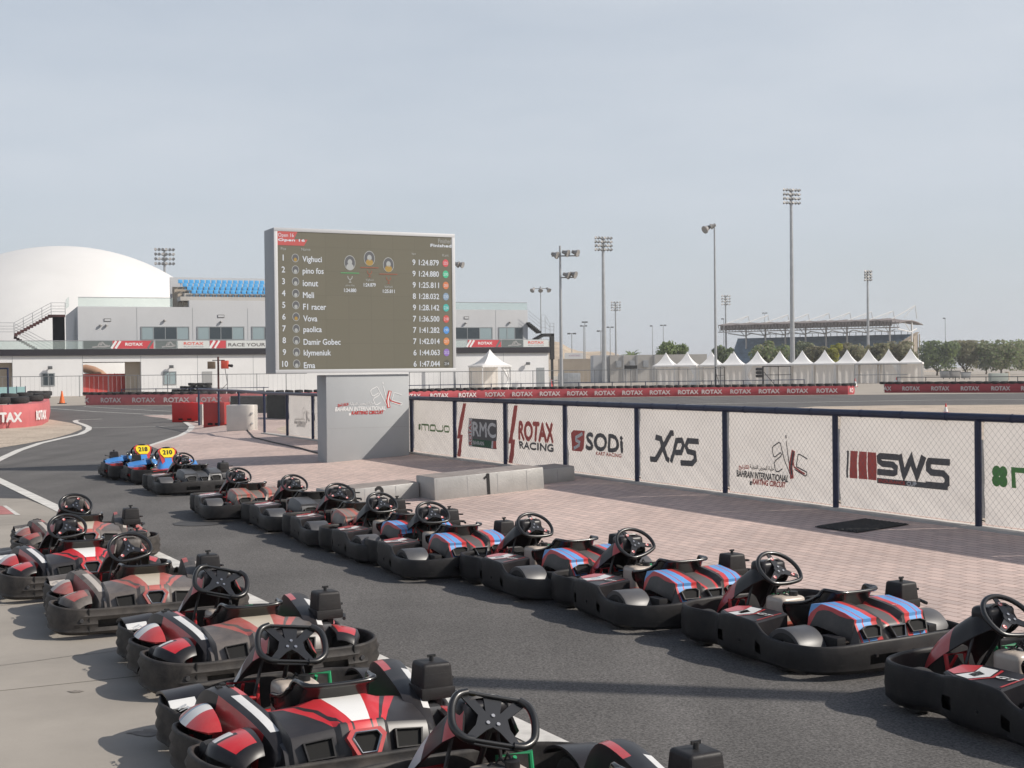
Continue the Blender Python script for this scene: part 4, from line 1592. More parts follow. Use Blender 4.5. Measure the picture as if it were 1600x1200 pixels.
def common(root, bmat):
    q = MB()
    q.prism([(-.24, -.80), (.24, -.80), (.26, .2), (.27, .62), (.14, .74), (-.14, .74), (-.27, .62), (-.26, .2)], 0.045, 0.055)
    q.build('floor_tray', m_black, root, smooth=0)
    q = MB()
    for s in (-1, 1):
        q.tube([(.24 * s, -.86, .085), (.26 * s, -.45, .085), (.22 * s, .05, .085), (.27 * s, .48, .085), (.12 * s, .72, .085)], 0.016, 8)
        q.tube([(.26 * s, -.15, .10), (.60 * s, -.15, .14), (.60 * s, .12, .14), (.24 * s, .12, .10)], 0.012, 6)
    q.tube([(-.26, -.5, .135), (.26, -.5, .135)], 0.016, 8)
    q.tube([(-.45, .48, .125), (.45, .48, .125)], 0.014, 8)
    q.build('tube_chassis', m_frame_red, root)
    q = MB()
    q.cyl((-.62, -.5, .14), (.62, -.5, .14), 0.02, n=10)
    q.build('rear_axle', m_steel, root)
    for x, y, r, w_ in ((-.585, -.5, .139, .20), (.585, -.5, .139, .20), (-.53, .48, .128, .13), (.53, .48, .128, .13)):
        make_wheel(root, x, y, r, w_)
    seat(root)
    q = MB()
    q.rbox(-.115, .115, .12, .32, .08, .345, 0.04, 0, 3)
    tk = q.build('fuel_tank', m_tank, root, smooth=60)
    q = MB()
    q.rbox(-.1165, .1165, .118, .322, .079, .20, 0.038, 0, 3)
    q.build('fuel_line', m_fuel, tk, smooth=60)
    q = MB()
    q.cyl((0.04, .18, .345), (0.04, .18, .375), 0.032, n=14)
    q.build('tank_cap', m_black, tk)
    q = MB()
    for j in range(3):
        q.tube([(-.06 + .05 * j, .30, .30), (-.03 + .04 * j, .24, .36 + .015 * j), (.05, .20 - .02 * j, .33), (.08, .1, .24)], 0.006, 6)
    q.build('hoses', m_black, root)
    for s, mm in ((-1, m_frame_red), (1, m_pgreen)):
        q = MB()
        q.tube([(.13 * s, .46, .10), (.13 * s, .50, .30), (.29 * s, .50, .30), (.29 * s, .46, .10)], 0.014, 8)
        q.tube([(.13 * s, .485, .21), (.29 * s, .485, .21)], 0.011, 8)
        q.tube([(.21 * s, .49, .29), (.21 * s, .60, .12)], 0.010, 6)
        q.build('pedal', mm, root)
    # engine on the right
    q = MB()
    q.rbox(.26, .50, -.62, -.36, .10, .33, 0.03)
    for j in range(6):
        q.box(.50, .525, -.60 + .04 * j, -.585 + .04 * j, .14, .30)
    en = q.build('engine', m_engine, root)
    q = MB()
    q.tube([(.46, -.36, .31), (.62, -.33, .34), (.64, -.46, .345), (.60, -.56, .34)], 0.012, 8)
    q.tube([(.46, -.40, .40), (.60, -.38, .42), (.62, -.47, .425)], 0.009, 8)
    q.build('handle_loop', m_black, en)
    q = MB()
    q.cyl((.50, -.50, .22), (.56, -.50, .22), 0.085, 0.075, n=18)
    q.build('recoil_starter', m_black, en)
    return en


def air_box(en, x, y, z):
    q = MB()
    q.rbox(x - .088, x + .088, y - .085, y + .085, z, z + .13, 0.020, 0, 3, taper=0.88)
    q.rbox(x - .094, x + .094, y - .091, y + .091, z - .05, z + .012, 0.012)
    q.cyl((x + .02, y, z - .10), (x + .02, y, z - .01), 0.035, n=12)
    ab = q.build('air_box', m_pl, en)
    q = MB()
    q.cyl((x, y, z + .13), (x, y, z + .155), 0.012, n=8)
    q.box(x - .022, x + .022, y - .004, y + .004, z + .148, z + .162)
    q.build('wing_nut', m_black, ab)


def duct(parent, name, poly, M, dep, rim, body_m, rim_m, grow=1.22):
    """a raised air vent: outer collar, rim and dark inside; poly on the xy plane of M, +z outwards"""
    cx = sum(p[0] for p in poly) / len(poly); cy = sum(p[1] for p in poly) / len(poly)
    big = [((x - cx) * grow + cx, (y - cy) * grow + cy) for x, y in poly]
    n_ = len(poly)
    q = MB(); q.M = M
    vs = [(x, y, -0.03) for x, y in big] + [(x, y, dep) for x, y in big] + [(x, y, dep) for x, y in poly]
    fs = [(i, (i + 1) % n_, n_ + (i + 1) % n_, n_ + i) for i in range(n_)] + [(n_ + i, n_ + (i + 1) % n_, 2 * n_ + (i + 1) % n_, 2 * n_ + i) for i in range(n_)]
    q.add(vs, fs, 0)
    vs = [(x, y, dep) for x, y in poly] + [((x - cx) * .92 + cx, (y - cy) * .92 + cy, dep - .016) for x, y in poly]
    q.add(vs, [(i, (i + 1) % n_, n_ + (i + 1) % n_, n_ + i) for i in range(n_)] + [tuple(range(n_, 2 * n_))], 1)
    d = q.build(name, [body_m, m_dark], parent, smooth=0)
    if rim:
        q = MB(); q.M = M
        q.tube([(x, y, dep) for x, y in poly], rim, 6, closed=True)
        q.build('vent_rim', rim_m, d)
    return d


def fairing(root, y0, z0, y1, z1, w0, w1, m_main, m_tip, m_stripe, text=None):
    """steering fairing: a bowed shield from the nose up to the steering wheel"""
    def fn(u, v):
        k = u * 2 - 1
        w_ = (w0 + (w1 - w0) * v) / 2 * (1 - 0.25 * max(0, v - 0.8) / 0.2)
        y = y0 + (y1 - y0) * v ** 1.0
        z = z0 + (z1 - z0) * (v ** 0.72)
        drop = (0.13 + 0.03 * (1 - v)) * abs(k) ** 4.5
        return Vector((w_ * k, y - drop * 0.45 * v, z - drop))
    q = MB()
    NU, NV = 16, 20
    q.grid(fn, NU, NV)
    # colour blocks: tip, middle, stripe at the foot
    for i, f in enumerate(q.f):
        u = (i // NV) / NU; v = (i % NV) / NV
        if v >= 0.94 and .22 < u < .74:
            q.m[i] = 3
        elif v >= 0.78 and (u < .25 or u > .75):
            q.m[i] = 1
        elif v < 0.38:
            q.m[i] = 2
        elif 0.60 < v <= 0.74 and 0.3 < u < 0.66:
            q.m[i] = 1
    q.f = [f[::-1] for f in q.f]
    q.uv = {}
    fa = q.build('fairing', [m_main, m_tip, m_stripe, m_tip, m_kblk], root, smooth=60, solid=0.012, inner=9)
    q = MB()
    for s in (-1, 1):
        q = MB()
        q.tube([(s * .09, y1 + .08, z1 - .10), (s * .17, .50, .11)], 0.010, 6)
        q.build('fairing_brace', m_engine, fa)
    # dash hump under the wheel
    q = MB()
    q.rbox(-.12, .12, y1 - .03, y1 + .12, z1 - .16, z1 - .02, 0.045, 0, 3)
    q.build('dash_pod', m_kblk, fa, smooth=60)
    return fa, fn


def make_gt(label, wheel_kind='round'):
    root = thing('go_kart', label, 'go-kart', (0, 0, 0), 0, 'rental go-karts')
    slots = [(.12, .34, -1.2, -.9, 4, 5), (-.34, -.12, -1.2, -.9, 4, 5), (-.9, -.6, .10, .20, 4, 5), (-.9, -.6, -.34, -.27, 4, 5), (.6, .9, .10, .20, 4, 5)]
    bumper(GT_HALF, .035, 0.0015, slots).build('bumper', m_pl, root, smooth=60)
    en = common(root, m_pl)
    air_box(en, .45, -.47, .365)
    for x in (.03, -.30):
        q = MB()
        q.cyl((x, -.955, .15), (x, -.976, .15), 0.011, n=8)
        q.build('bolt', m_kblk, root)
    for s in (-1, 1):
        q = MB()
        q.cyl((s * .695, -.1, .15), (s * .715, -.1, .15), 0.011, n=8)
        q.build('bolt', m_kblk, root)
    # side pods with printed tops
    for s in (-1, 1):
        q = MB()
        P = [(.36, -.20), (.670, -.24), (.655, .10), (.585, .24), (.43, .27), (.34, .15)]
        zt = lambda x, y: 0.312 - 0.02 * (x - .36) / .26 - 0.01 * (y - .0)
        n_ = len(P)
        vs = [(x * s, y, .13) for x, y in P] + [(x * s, y, zt(x, y) - .012) for x, y in P] + [((x - .47) * .94 * s + .47 * s, y * .94 + .003, zt(x, y)) for x, y in P]
        fs = []
        for lv in (0, 1):
            fs += [(lv * n_ + i, lv * n_ + (i + 1) % n_, (lv + 1) * n_ + (i + 1) % n_, (lv + 1) * n_ + i) for i in range(n_)]
        fs.append(tuple(range(2 * n_, 3 * n_)))
        if s < 0:
            fs = [f[::-1] for f in fs]
        q.add(vs, fs)
        sp_ = q.build('side_pod', m_kblk, root, smooth=25)
        q = MB()
        zz2 = lambda x, y: zt(x, y) + 0.003
        def pp(lst, m_):
            L = [(x * s, y, zz2(x, y)) for x, y in lst]
            q.poly(L if s > 0 else L[::-1], m_)
        pp([(.37, .15), (.43, .245), (.570, .222), (.60, .15), (.50, .10)], 0)
        pp([(.395, .14), (.50, .09), (.61, .13), (.625, .03), (.52, -.03), (.395, .02)], 1)
        pp([(.47, .09), (.56, .085), (.575, .03), (.50, .02)], 2)
        pp([(.385, .01), (.52, -.04), (.635, .02), (.637, .0), (.52, -.06), (.385, -.01)], 0)
        pp([(.40, -.19), (.64, -.215), (.64, -.20), (.40, -.175)], 0)
        q.build('pod_print', [m_kred, m_kwht, m_skyblue], sp_, smooth=0)
        q = MB()
        M = frame(Vector((.50 * s, -.12, zz2(.5, -.12) + .001)), Vector((0, s * -1.0, 0)) * -1, Vector((-s, 0, 0)), Vector((0, 0, 1)))
        M = Matrix.Translation((.50 * s, -.125, zz2(.5, -.12) + .002)) @ Matrix.Rotation(math.pi / 2 if s < 0 else -math.pi / 2, 4, 'Z')
        q.text('GT', M @ Matrix.Rotation(math.pi, 4, 'Z') if s < 0 else M @ Matrix.Rotation(math.pi, 4, 'Z'), h=.05, sx=1.35, bold=.003, shear=0.2)
        q.build('lettering', m_kwht, sp_, smooth=0)
    # rear wheel fenders
    for s in (-1, 1):
        q = MB()
        prof = [(.150, -.11), (.178, -.112), (.182, -.10), (.182, .10), (.178, .112), (.150, .11)]
        M = T(.575 * s, -.52, .112) @ Matrix.Rotation(math.pi / 2, 4, 'Y') 
        q.lathe(prof, 20, M, arc=(R(180 - 78), R(180 + 70)))
        fe = q.build('fender', m_fend, root, smooth=50)
        q = MB()
        q.rbox(.42 * s - .04, .42 * s + .04, -.78, -.62, .15, .245, .012)
        q.build('fender_bracket', m_pl, fe)
    # engine cover: two flat topped humps, crisp rear edge
    prof = [(-.40, .30), (-.415, .352), (-.50, .366), (-.62, .352), (-.72, .334), (-.80, .316), (-.815, .306), (-.865, .20), (-.865, .14)]
    xs = [0, .045, .085, .098, .118, .18, .24, .295, .312, .330, .345]

    def cf(u, v):
        k = u * 2 - 1
        ax = xs[min(10, int(abs(k) * 10 + .5))]
        i = min(len(prof) - 1, int(v * (len(prof) - 1) + .5))
        y, z = prof[i]
        hump = max(0.0, min(1, (ax - .085) / .03))
        h_ = 0.040 * hump * (1 if 1 <= i <= 4 else (.75 if i == 5 else (.5 if i == 6 else .25)))
        yb = y + ax * .06 + (0.02 * hump if i >= 6 else 0)
        if ax < .09 and i in (5, 6):
            z -= .012
        drop = 0 if ax <= .312 else (.05 if ax < .34 else .14)
        return Vector(((1 if k > 0 else -1) * ax, yb, max(.12, z + h_ - drop)))
    q = MB()
    q.grid(cf, 20, len(prof) - 1)
    cov = q.build('engine_cover', MATS['striped_cover'], root, smooth=28, solid=0.01)
    for x in (0, -.21, .21):
        hx = 1 if x else 0
        M = frame(Vector((x, -.845 + abs(x) * .06 + .02 * hx, .248 + .014 * hx)), Vector((1, 0, 0)), Vector((0, .42, .91)).normalized(), Vector((0, -.91, .42)).normalized())
        if x == 0:
            poly = [(-.040, -.040), (.040, -.040), (.066, .038), (-.066, .038)]
        else:
            sg = 1 if x > 0 else -1
            poly = [(-.058, -.036), (.060, -.036), (.074, .020), (.035, .036), (-.052, .036), (-.076, .020)]
            poly = [(px * sg, py) for px, py in poly]
            if sg < 0: poly = poly[::-1]
        duct(cov, 'vent', poly, M, .036, .0045 if x == 0 else 0, m_pl, m_steel, 1.13)
    for s in (-1, 1):
        q = MB()
        M = frame(Vector((.150 * s, -.66, .3895)), Vector((.15 * s, -1, 0)).normalized() if s > 0 else Vector((.15 * s, -1, 0)).normalized(), Vector((1, .1, 0)).normalized(), Vector((0, 0, 1)))
        if s > 0:
            q.text('GT', M, h=.032, sx=1.3, bold=.002)
            q.build('lettering', m_kwht, cov, smooth=0)
    fa, fn = fairing(root, .74, .29, .36, .60, .46, .30, m_kblk, m_kblk, m_kred)
    steering(root, wheel_kind)
    return root


def make_rt(label, wheel_kind='butterfly'):
    root = thing('go_kart', label, 'go-kart', (0, 0, 0), 0, 'rental go-karts')
    slots = [(.28, .46, -1.2, -.9, 4, 5), (-.46, -.28, -1.2, -.9, 4, 5), (-.9, -.55, -.52, -.44, 5, 6)]
    bumper(RT_HALF, .035, 0.0065, slots).build('bumper', m_plr, root, smooth=50)
    en = common(root, m_plr)
    air_box(en, .49, -.50, .40)
    for s in (-1, 1):
        q = MB()
        q.cyl((s * .57, -.93, .15), (s * .57, -.962, .15), 0.020, 0.014, n=12)
        q.build('bolt', m_engine, root)
        q = MB()
        q.cyl((s * .10, -.94, .15), (s * .10, -.964, .15), 0.010, n=8)
        q.build('bolt', m_kblk, root)
    # corner joints of the bumper
    for s in (-1, 1):
        q = MB()
        q.box(s * .515 - .004, s * .515 + .004, -.958, -.93, .05, .236)
        q.build('bumper_joint', m_dark, root, smooth=0)
    for s in (-1, 1):
        # inner side cover: long ridge from beside the seat to the tail
        sec = [(-.76, .36, .225, .055), (-.68, .365, .29, .07), (-.50, .39, .345, .078), (-.25, .425, .385, .082), (-.06, .45, .405, .085), (.06, .465, .395, .088), (.16, .48, .33, .088), (.22, .485, .25, .085)]
        if s > 0:
            sec = [(y, cx - .01, zt + .04 * min(1, max(0, (y + .76) * 4)), hw * 1.12) for y, cx, zt, hw in sec]
        sc_ = catmull(sec, False, 3)
        ring = [(-1.05, -1.0), (-1.0, -.42), (-.72, -.02), (-.30, .06), (.30, .05), (.74, -.04), (1.05, -.45), (1.18, -1.0)]
        q = MB()
        vs = []
        for (y, cx, zt, hw) in sc_:
            base = .14
            for (a, b) in ring:
                zz2 = zt + b * (zt - base) if b < 0 else zt + b * .03
                vs.append(((cx + a * hw) * s, y, zz2))
        kr = len(ring)
        fs = []; ms = []
        for i in range(len(sc_) - 1):
            for j in range(kr - 1):
                f = (i * kr + j, i * kr + j + 1, (i + 1) * kr + j + 1, (i + 1) * kr + j)
                fs.append(f if s < 0 else f[::-1])
                y = sc_[i][0]
                if y < -.665: ms.append(0)
                elif j >= 5: ms.append(1 if y < -.12 else 0)
                elif j == (3 if s < 0 else 4) and -.64 < y < -.22: ms.append(2)
                elif j in (2,) and -.22 < y < .12: ms.append(1)
                else: ms.append(0)
        fs.append(tuple(range(kr)) if s > 0 else tuple(range(kr))[::-1]); ms.append(0)
        q.add(vs, fs)
        q.m = ms
        sc_o = q.build('side_cover', [m_kblk, m_kred, m_kwht, m_skyblue], root, smooth=45)
        q = MB()
        for yy, xx in ((-.02, .42), (.05, .44), (-.01, .475)):
            q.box(xx * s - .014, xx * s + .014, yy - .022, yy + .022, .395, .411)
        q.build('vent_slot', m_dark, sc_o, smooth=0)
        # outer side pod over the middle lobe
        q = MB()
        q.grid(lambda u, v: Vector((s * (.535 + .135 * u * (1 - .5 * (2 * v - 1) ** 2) + .01), -.33 + .46 * v, .25 + .075 * math.sin(math.pi * min(1, v * 1.0)) ** .6 * (1 - u ** 2 * .95) + .008)), 8, 14)
        for i in range(len(q.f)):
            v = (i % 14) / 14
            q.m[i] = 1 if .30 < v < .52 else (2 if .52 <= v < .6 else 0)
        sp_ = q.build('side_pod', [m_kred, m_kwht, m_skyblue], root, smooth=50, solid=.012)
        q = MB()
        M = Matrix.Translation((.635 * s, -.02, .318)) @ Matrix.Rotation(R(-64 * s), 4, 'Z') @ Matrix.Rotation(R(18 * 1), 4, 'X')
        M = frame(Vector((s * .64, .06, .305)), Vector((0, -s, 0)).normalized() * -1 if s < 0 else Vector((0, 1, 0)), Vector((-s, 0, .45)).normalized(), Vector((s * .45, 0, 1)).normalized())
        q.text('RT', M, h=.045, sx=1.3, bold=.003, shear=.2)
        q.build('lettering', m_kwht, sp_, smooth=0)
        # rear wheel cover: red wedge with white patch
        q = MB()
        def wf(u, v):
            # leaf over the rear wheel, pointed towards the tail
            w_ = .07 + .14 * math.sin(math.pi * min(1, .12 + v * .62)) ** 1.2
            x = .47 + w_ * u
            z = .262 + .050 * math.sin(math.pi * (.10 + .75 * v)) - .045 * u ** 2.2
            if u > .93: z -= .03
            if v < .05: z -= .035
            return Vector((s * x, -.77 + .33 * v - .04 * u, z))
        q.grid(wf, 14, 16)
        for i in range(len(q.f)):
            u = (i // 16) / 14; v = (i % 16) / 16
            q.m[i] = 2 if (u > .84 or v < .10 or v > .90 or u < .08) else (1 if (u > .40 and .55 < v < .90) else (2 if (.48 < v <= .58 and u > .3) else 0))
        q.build('fender', [m_kred, m_kwht, m_kblk], root, smooth=50, solid=.014)
        # front wheel fender
        q = MB()
        q.grid(lambda u, v: Vector((s * (.44 + .21 * u), .30 + .36 * v, .24 + .065 * math.sin(math.pi * v) ** .7 * (1 - .3 * u))), 6, 12)
        for i in range(len(q.f)):
            v = (i % 12) / 12
            q.m[i] = 1 if (v < .16 and (i // 12) / 6 > .3) else 0
        q.build('front_fender', [m_kblk, m_kwht, m_skyblue], root, smooth=50, solid=.012)
    # engine cover
    prof = [(-.40, .30), (-.42, .362), (-.50, .376), (-.62, .362), (-.72, .342), (-.785, .322), (-.80, .306), (-.845, .20), (-.845, .12)]
    xs = [0, .04, .08, .105, .128, .20, .28, .335, .352, .37, .385]

    def cf(u, v):
        k = u * 2 - 1
        ax = xs[min(10, int(abs(k) * 10 + .5))]
        i = min(len(prof) - 1, int(v * (len(prof) - 1) + .5))
        y, z = prof[i]
        lim = .085 + .42 * max(0, y + .80) * .6
        c = 1 if ax <= max(.105, min(.128, lim)) else 0
        z2 = z + 0.020 * c - max(0, ax - .13) * .10
        if ax > .345: z2 -= .05 if ax < .38 else .14
        return Vector(((1 if k > 0 else -1) * ax, y + ax * .06 - .012 * c, max(.11, z2)))
    q = MB()
    q.grid(cf, 20, len(prof) - 1)
    cov = q.build('engine_cover', MATS['v_cover'], root, smooth=28, solid=.01)
    M = frame(Vector((0, -.838, .258)), Vector((1, 0, 0)), Vector((0, .40, .916)), Vector((0, -.916, .40)))
    duct(cov, 'vent', [(-.036, -.050), (.036, -.050), (.070, .022), (.052, .046), (-.052, .046), (-.070, .022)], M, .042, .006, m_kred, m_steel, 1.42)
    for s in (-1, 1):
        poly = [(-.068, -.040), (.050, -.046), (.064, .030), (-.064, .042)]
        if s < 0: poly = [(-a, b) for a, b in poly][::-1]
        M = frame(Vector((.225 * s, -.812, .248)), Vector((1, .06 * s, 0)).normalized(), Vector((0, .40, .916)), Vector((.05 * s, -.915, .40)).normalized())
        duct(cov, 'vent', poly, M, .036, 0, m_pl, m_steel, 1.13)
        q = MB()
        M = frame(Vector((.245 * s, -.60, .377)), Vector((.35, -.94, 0)) * 1, Vector((.94, .35, 0)), Vector((0, 0, 1)))
        M = M @ T(0, 0, .004) @ Matrix.Rotation(R(-18), 4, 'Y')
        q.text('RT8', frame(Vector((.235 * s, -.62, .3545)), Vector((1, 0, -.10 * s)).normalized(), Vector((0, 1, .14)).normalized(), Vector((.10 * s, -.14, 1)).normalized()), h=.05, sx=1.1, bold=.004, shear=.25)
        q.build('lettering', m_kwht, cov, smooth=0)
    q = MB()
    M = frame(Vector((0, -.555, .3915)), Vector((1, 0, 0)), Vector((0, 1, .12)).normalized(), Vector((0, -.12, 1)).normalized())
    q.text('Sodi', M @ T(.0, -.09), h=.03, sx=1.2, bold=.002, shear=.3)
    stroke(q, M @ T(-.02, .02), [(-.05, -.005), (-.03, .015), (-.01, -.01), (.0, .02)], .005)
    stroke(q, M @ T(.02, .02), [(0, .02), (.005, -.008), (.03, -.012)], .008)
    stroke(q, M @ T(0, -.035), [(-.075, 0), (.075, 0)], .008)
    q.build('sticker_print', m_red, cov, smooth=0)
    fa, fn = fairing(root, .74, .29, .37, .615, .48, .34, m_kblk, m_kred, m_kwht)
    steering(root, wheel_kind)
    return root


GT0 = make_gt('black kart', 'round')
RT0 = make_rt('red kart', 'butterfly')
RT1 = make_rt('red kart', 'round')


def place(o, px, py, head, label, z=0.52, wy=0.28):
    """stand a kart so that its steering wheel centre is seen at this pixel; head = degrees left of straight ahead"""
    p = at(px, py, z)
    a = R(head)
    off = Vector((-math.sin(a), math.cos(a), 0)) * wy
    q = p - off
    for _ in range(3):
        p = at(px, py, z + gz(q))
        q = p - off
    zg = gz(q)
    o.location = (q.x, q.y, zg + 0.013 if zg > 0 else 0.006)
    # lean with the apron
    o.rotation_euler = (0, 0, a)
    o['label'] = label
    turn(o)
    return o


krnd = random.Random(11)


def turn(o):
    ang = R(krnd.uniform(-24, 24))
    a_ = R(48)
    ax = Vector((0, -math.cos(a_), math.sin(a_)))
    c_ = Vector((0, .28, .52))
    for ch in o.children:
        if ch.name.split('.')[0] == 'steering_wheel':
            ch.matrix_basis = Matrix.Translation(c_) @ Matrix.Rotation(ang, 4, ax) @ Matrix.Translation(-c_)


def swap_part(root, part, frm, to):
    for ch in root.children:
        if ch.name.split('.')[0] == part:
            ch.data = ch.data.copy()
            for i, x in enumerate(ch.data.materials):
                if x.name in frm:
                    ch.data.materials[i] = MATS[to]


def swap_slot(root, part, slot, to):
    for ch in root.children:
        if ch.name.split('.')[0] == part:
            ch.data = ch.data.copy()
            ch.data.materials[slot] = MATS[to]


HG = 29
gt_list = [
    (1578, 968, HG, 'nearest black kart of the right row, cut off by the right edge of the picture', 'striped_cover', None),
    (1218, 892, HG, 'blue and red striped black kart, second from the right edge', 'striped_cover', None),
    (993, 851, HG, 'blue striped black kart with a bright red fairing tip behind its steering wheel', 'striped_cover', 'kart_red'),
    (836, 824, HG, 'blue striped kart with all black fairing, directly ahead of the one with red fairing tip', 'striped_cover', None),
    (676, 804, HG, 'blue striped black kart in front of the left end of the tallest podium block', 'striped_cover', None),
    (597, 788, HG, 'blue striped black kart whose steering wheel stands just below the podium number 2', 'striped_cover', None),
    (531, 772, HG, 'black kart with faded tail stripes and red fairing tip, just left of podium number 2', 'striped_cover_faded', 'kart_red'),
    (460, 757, HG, 'black kart with unprinted blue grey tail and bright red fairing tip', 'striped_cover_plain', 'kart_red'),
    (373, 745, HG, 'black kart with worn brown tail between two karts with plain grey tails', 'striped_cover_faded', 'kart_red_dusty'),
    (287, 719, HG, 'plain grey black kart without prints, next to the two karts with yellow plates', 'striped_cover_plain', 'kart_red_dusty'),
]
for i, (px, py, hd, lab, cov, fair) in enumerate(gt_list):
    o = GT0 if i == 0 else dup(GT0)
    place(o, px, py, hd + (0, 1.5, -2, 2, -1.5, 2.5, -2, 1, -2.5, 2)[i], lab)
proto_children = None
gts = [o for o in COL.objects if o.type == 'EMPTY' and o.get('group') == 'rental go-karts' and o is not RT0 and o is not RT1]
gts.sort(key=lambda o: o.location.y)
for o, (px, py, hd, lab, cov, fair) in zip(gts, gt_list):
    if cov != 'striped_cover':
        swap_part(o, 'engine_cover', ('striped_cover',), cov)
    if fair:
        swap_slot(o, 'fairing', 1, fair)
        swap_slot(o, 'fairing', 3, fair)
    if cov == 'striped_cover_plain':
        for ch in o.children:
            if ch.name.split('.')[0] == 'engine_cover':
                for g2 in list(ch.children):
                    if g2.name.startswith('lettering'):
                        bpy.data.objects.remove(g2)

# the two karts with yellow plates, nose towards the camera
for px, py, no, lab in ((222, 706, '218', 'blue and red kart facing the camera with yellow number plate 218'), (260, 711, '210', 'blue and red kart facing the camera with yellow number plate 210')):
    o = dup(GT0)
    p = at(px, py, 0.52)
    a = R(26 + 180 - 4)
    off = Vector((-math.sin(a), math.cos(a), 0)) * 0.36
    q_ = p - off
    o.location = (q_.x, q_.y, 0.006)
    o.rotation_euler = (0, 0, a)
    o['label'] = lab
    o['group'] = 'plated karts'
    for ch in list(o.children):
        kn = ch.name.split('.')[0]
        if kn == 'side_pod':
            ch.data = ch.data.copy(); ch.data.materials[0] = m_kred
            for g2 in list(ch.children):
                if g2.name.startswith('pod_print'):
                    g2.data = g2.data.copy(); g2.data.materials[1] = m_kblue; g2.data.materials[0] = m_kblue
        elif kn == 'fairing':
            ch.data = ch.data.copy()
            ch.data.materials[0] = m_purple; ch.data.materials[1] = m_purple; ch.data.materials[2] = m_kblue
            qq = MB()
            el = R(42)
            e3 = Vector((0, math.cos(el), math.sin(el)))
            e2 = Vector((0, -math.sin(el), math.cos(el)))
            e1 = e2.cross(e3)
            M = frame(Vector((0, .505, .560)), e1, e2, e3)
            qq.M = M
            qq.prism([(-.07, -.11), (.07, -.11), (.125, -.03), (.135, .05), (.10, .10), (-.10, .10), (-.135, .05), (-.125, -.03)], 0, .012)
            pt = qq.build('number_plate', m_kyel, o, smooth=0)
            qq = MB()
            qq.text(no, M @ T(0, .005, .016), h=.10, sx=.80, bold=.005)
            qq.build('plate_digits', m_black, pt, smooth=0)
            qq = MB(); qq.M = M
            qq.prism([(-.10, -.33), (.10, -.33), (.15, -.03), (.17, .06), (.12, .125), (-.12, .125), (-.17, .06), (-.15, -.03)], -.02, -.001)
            qq.build('fairing_front', m_kred, o, smooth=0)
            qq = MB(); qq.M = M
            qq.prism([(-.07, -.33), (.07, -.33), (.06, -.12), (-.06, -.12)], 0, .004)
            qq.build('shield', m_kblue, o, smooth=0)
        elif kn == 'engine_cover':
            ch.data = ch.data.copy(); ch.data.materials[0] = m_kblue
            for g2 in list(ch.children):
                if g2.name.startswith('lettering'):
                    bpy.data.objects.remove(g2)
        elif kn == 'fender':
            ch.data = ch.data.copy(); ch.data.materials[0] = m_kblk
    qq = MB()
    qq.grid(lambda u, v: Vector((-.30 + .60 * u, .40 + .42 * v, .25 + .07 * math.sin(math.pi * u) * (1 - v * .6) + .03 * (1 - v))), 12, 8)
    qq.build('nose_cone', m_kred, o, solid=.012)
    for sx in (-1, 1):
        qq = MB()
        qq.grid(lambda u, v: Vector((sx * (.30 + .34 * u), -.72 + .62 * v, .30 + .09 * math.sin(math.pi * min(1, v * .8 + .1)) - .05 * u ** 2)), 8, 12)
        qq.build('blue_side_cover', m_kblue, o, solid=.012)
    for ch in o.children:
        if ch.name.split('.')[0] == 'steering_wheel':
            ch.matrix_basis = Matrix.Translation((0, .28, .53)) @ Matrix.Scale(1.12, 4) @ Matrix.Translation((0, -.28, -.52))
    qq = MB()
    qq.cyl((-.40, .05, .10), (-.40, .02, .46), .065, n=16)
    qq.build('silencer', m_steel, o)

HR = 27
rt_list = [
    (RT0, 770, 1130, 'butterfly', 'nearest red and black kart, cut off by the bottom edge, butterfly wheel', False),
    (RT0, 455, 1010, 'butterfly', 'clean red kart with butterfly wheel and white V sticker, second nearest in the left row', False),
    (RT0, 345, 912, 'butterfly', 'red kart with butterfly wheel and dirty beige V sticker, third nearest in the left row', False),
    (RT1, 203, 858, 'round', 'nearest dusty pale red kart with a round steering wheel, left row', True),
    (RT1, 105, 825, 'round', 'bright red kart with round wheel and white V sticker touching the left picture edge', False),
    (RT1, 118, 790, 'round', 'farthest dusty red kart of the left row, its nose by the white line', True),
]
SW = {'kart_red': 'kart_red_dusty', 'kart_white_sticker': 'kart_white_sticker_dusty', 'kart_black_panel': 'kart_black_panel_dusty', 'v_cover': 'v_cover_dusty'}
used = set()
order = []
for (src, px, py, kd, lab, dusty_) in rt_list:
    if src in used or dusty_:
        o = dup(src, None, SW if dusty_ else None)
    else:
        o = src
        used.add(src)
    order.append(o)
    place(o, px, py, HR + (0, 0, 1.5, -1.5, 2, -2)[len(order) - 1], lab)
# worn stickers on the third one
swap_part(order[2], 'engine_cover', ('v_cover',), 'v_cover_dusty')
swap_slot(order[0], 'fairing', 3, 'plate_yellow')
swap_slot(order[1], 'fairing', 3, 'plate_yellow')
swap_slot(order[2], 'fairing', 3, 'pale_blue_sticker')
for i in (3, 4, 5):
    swap_slot(order[i], 'fairing', 2, 'kart_black_panel')

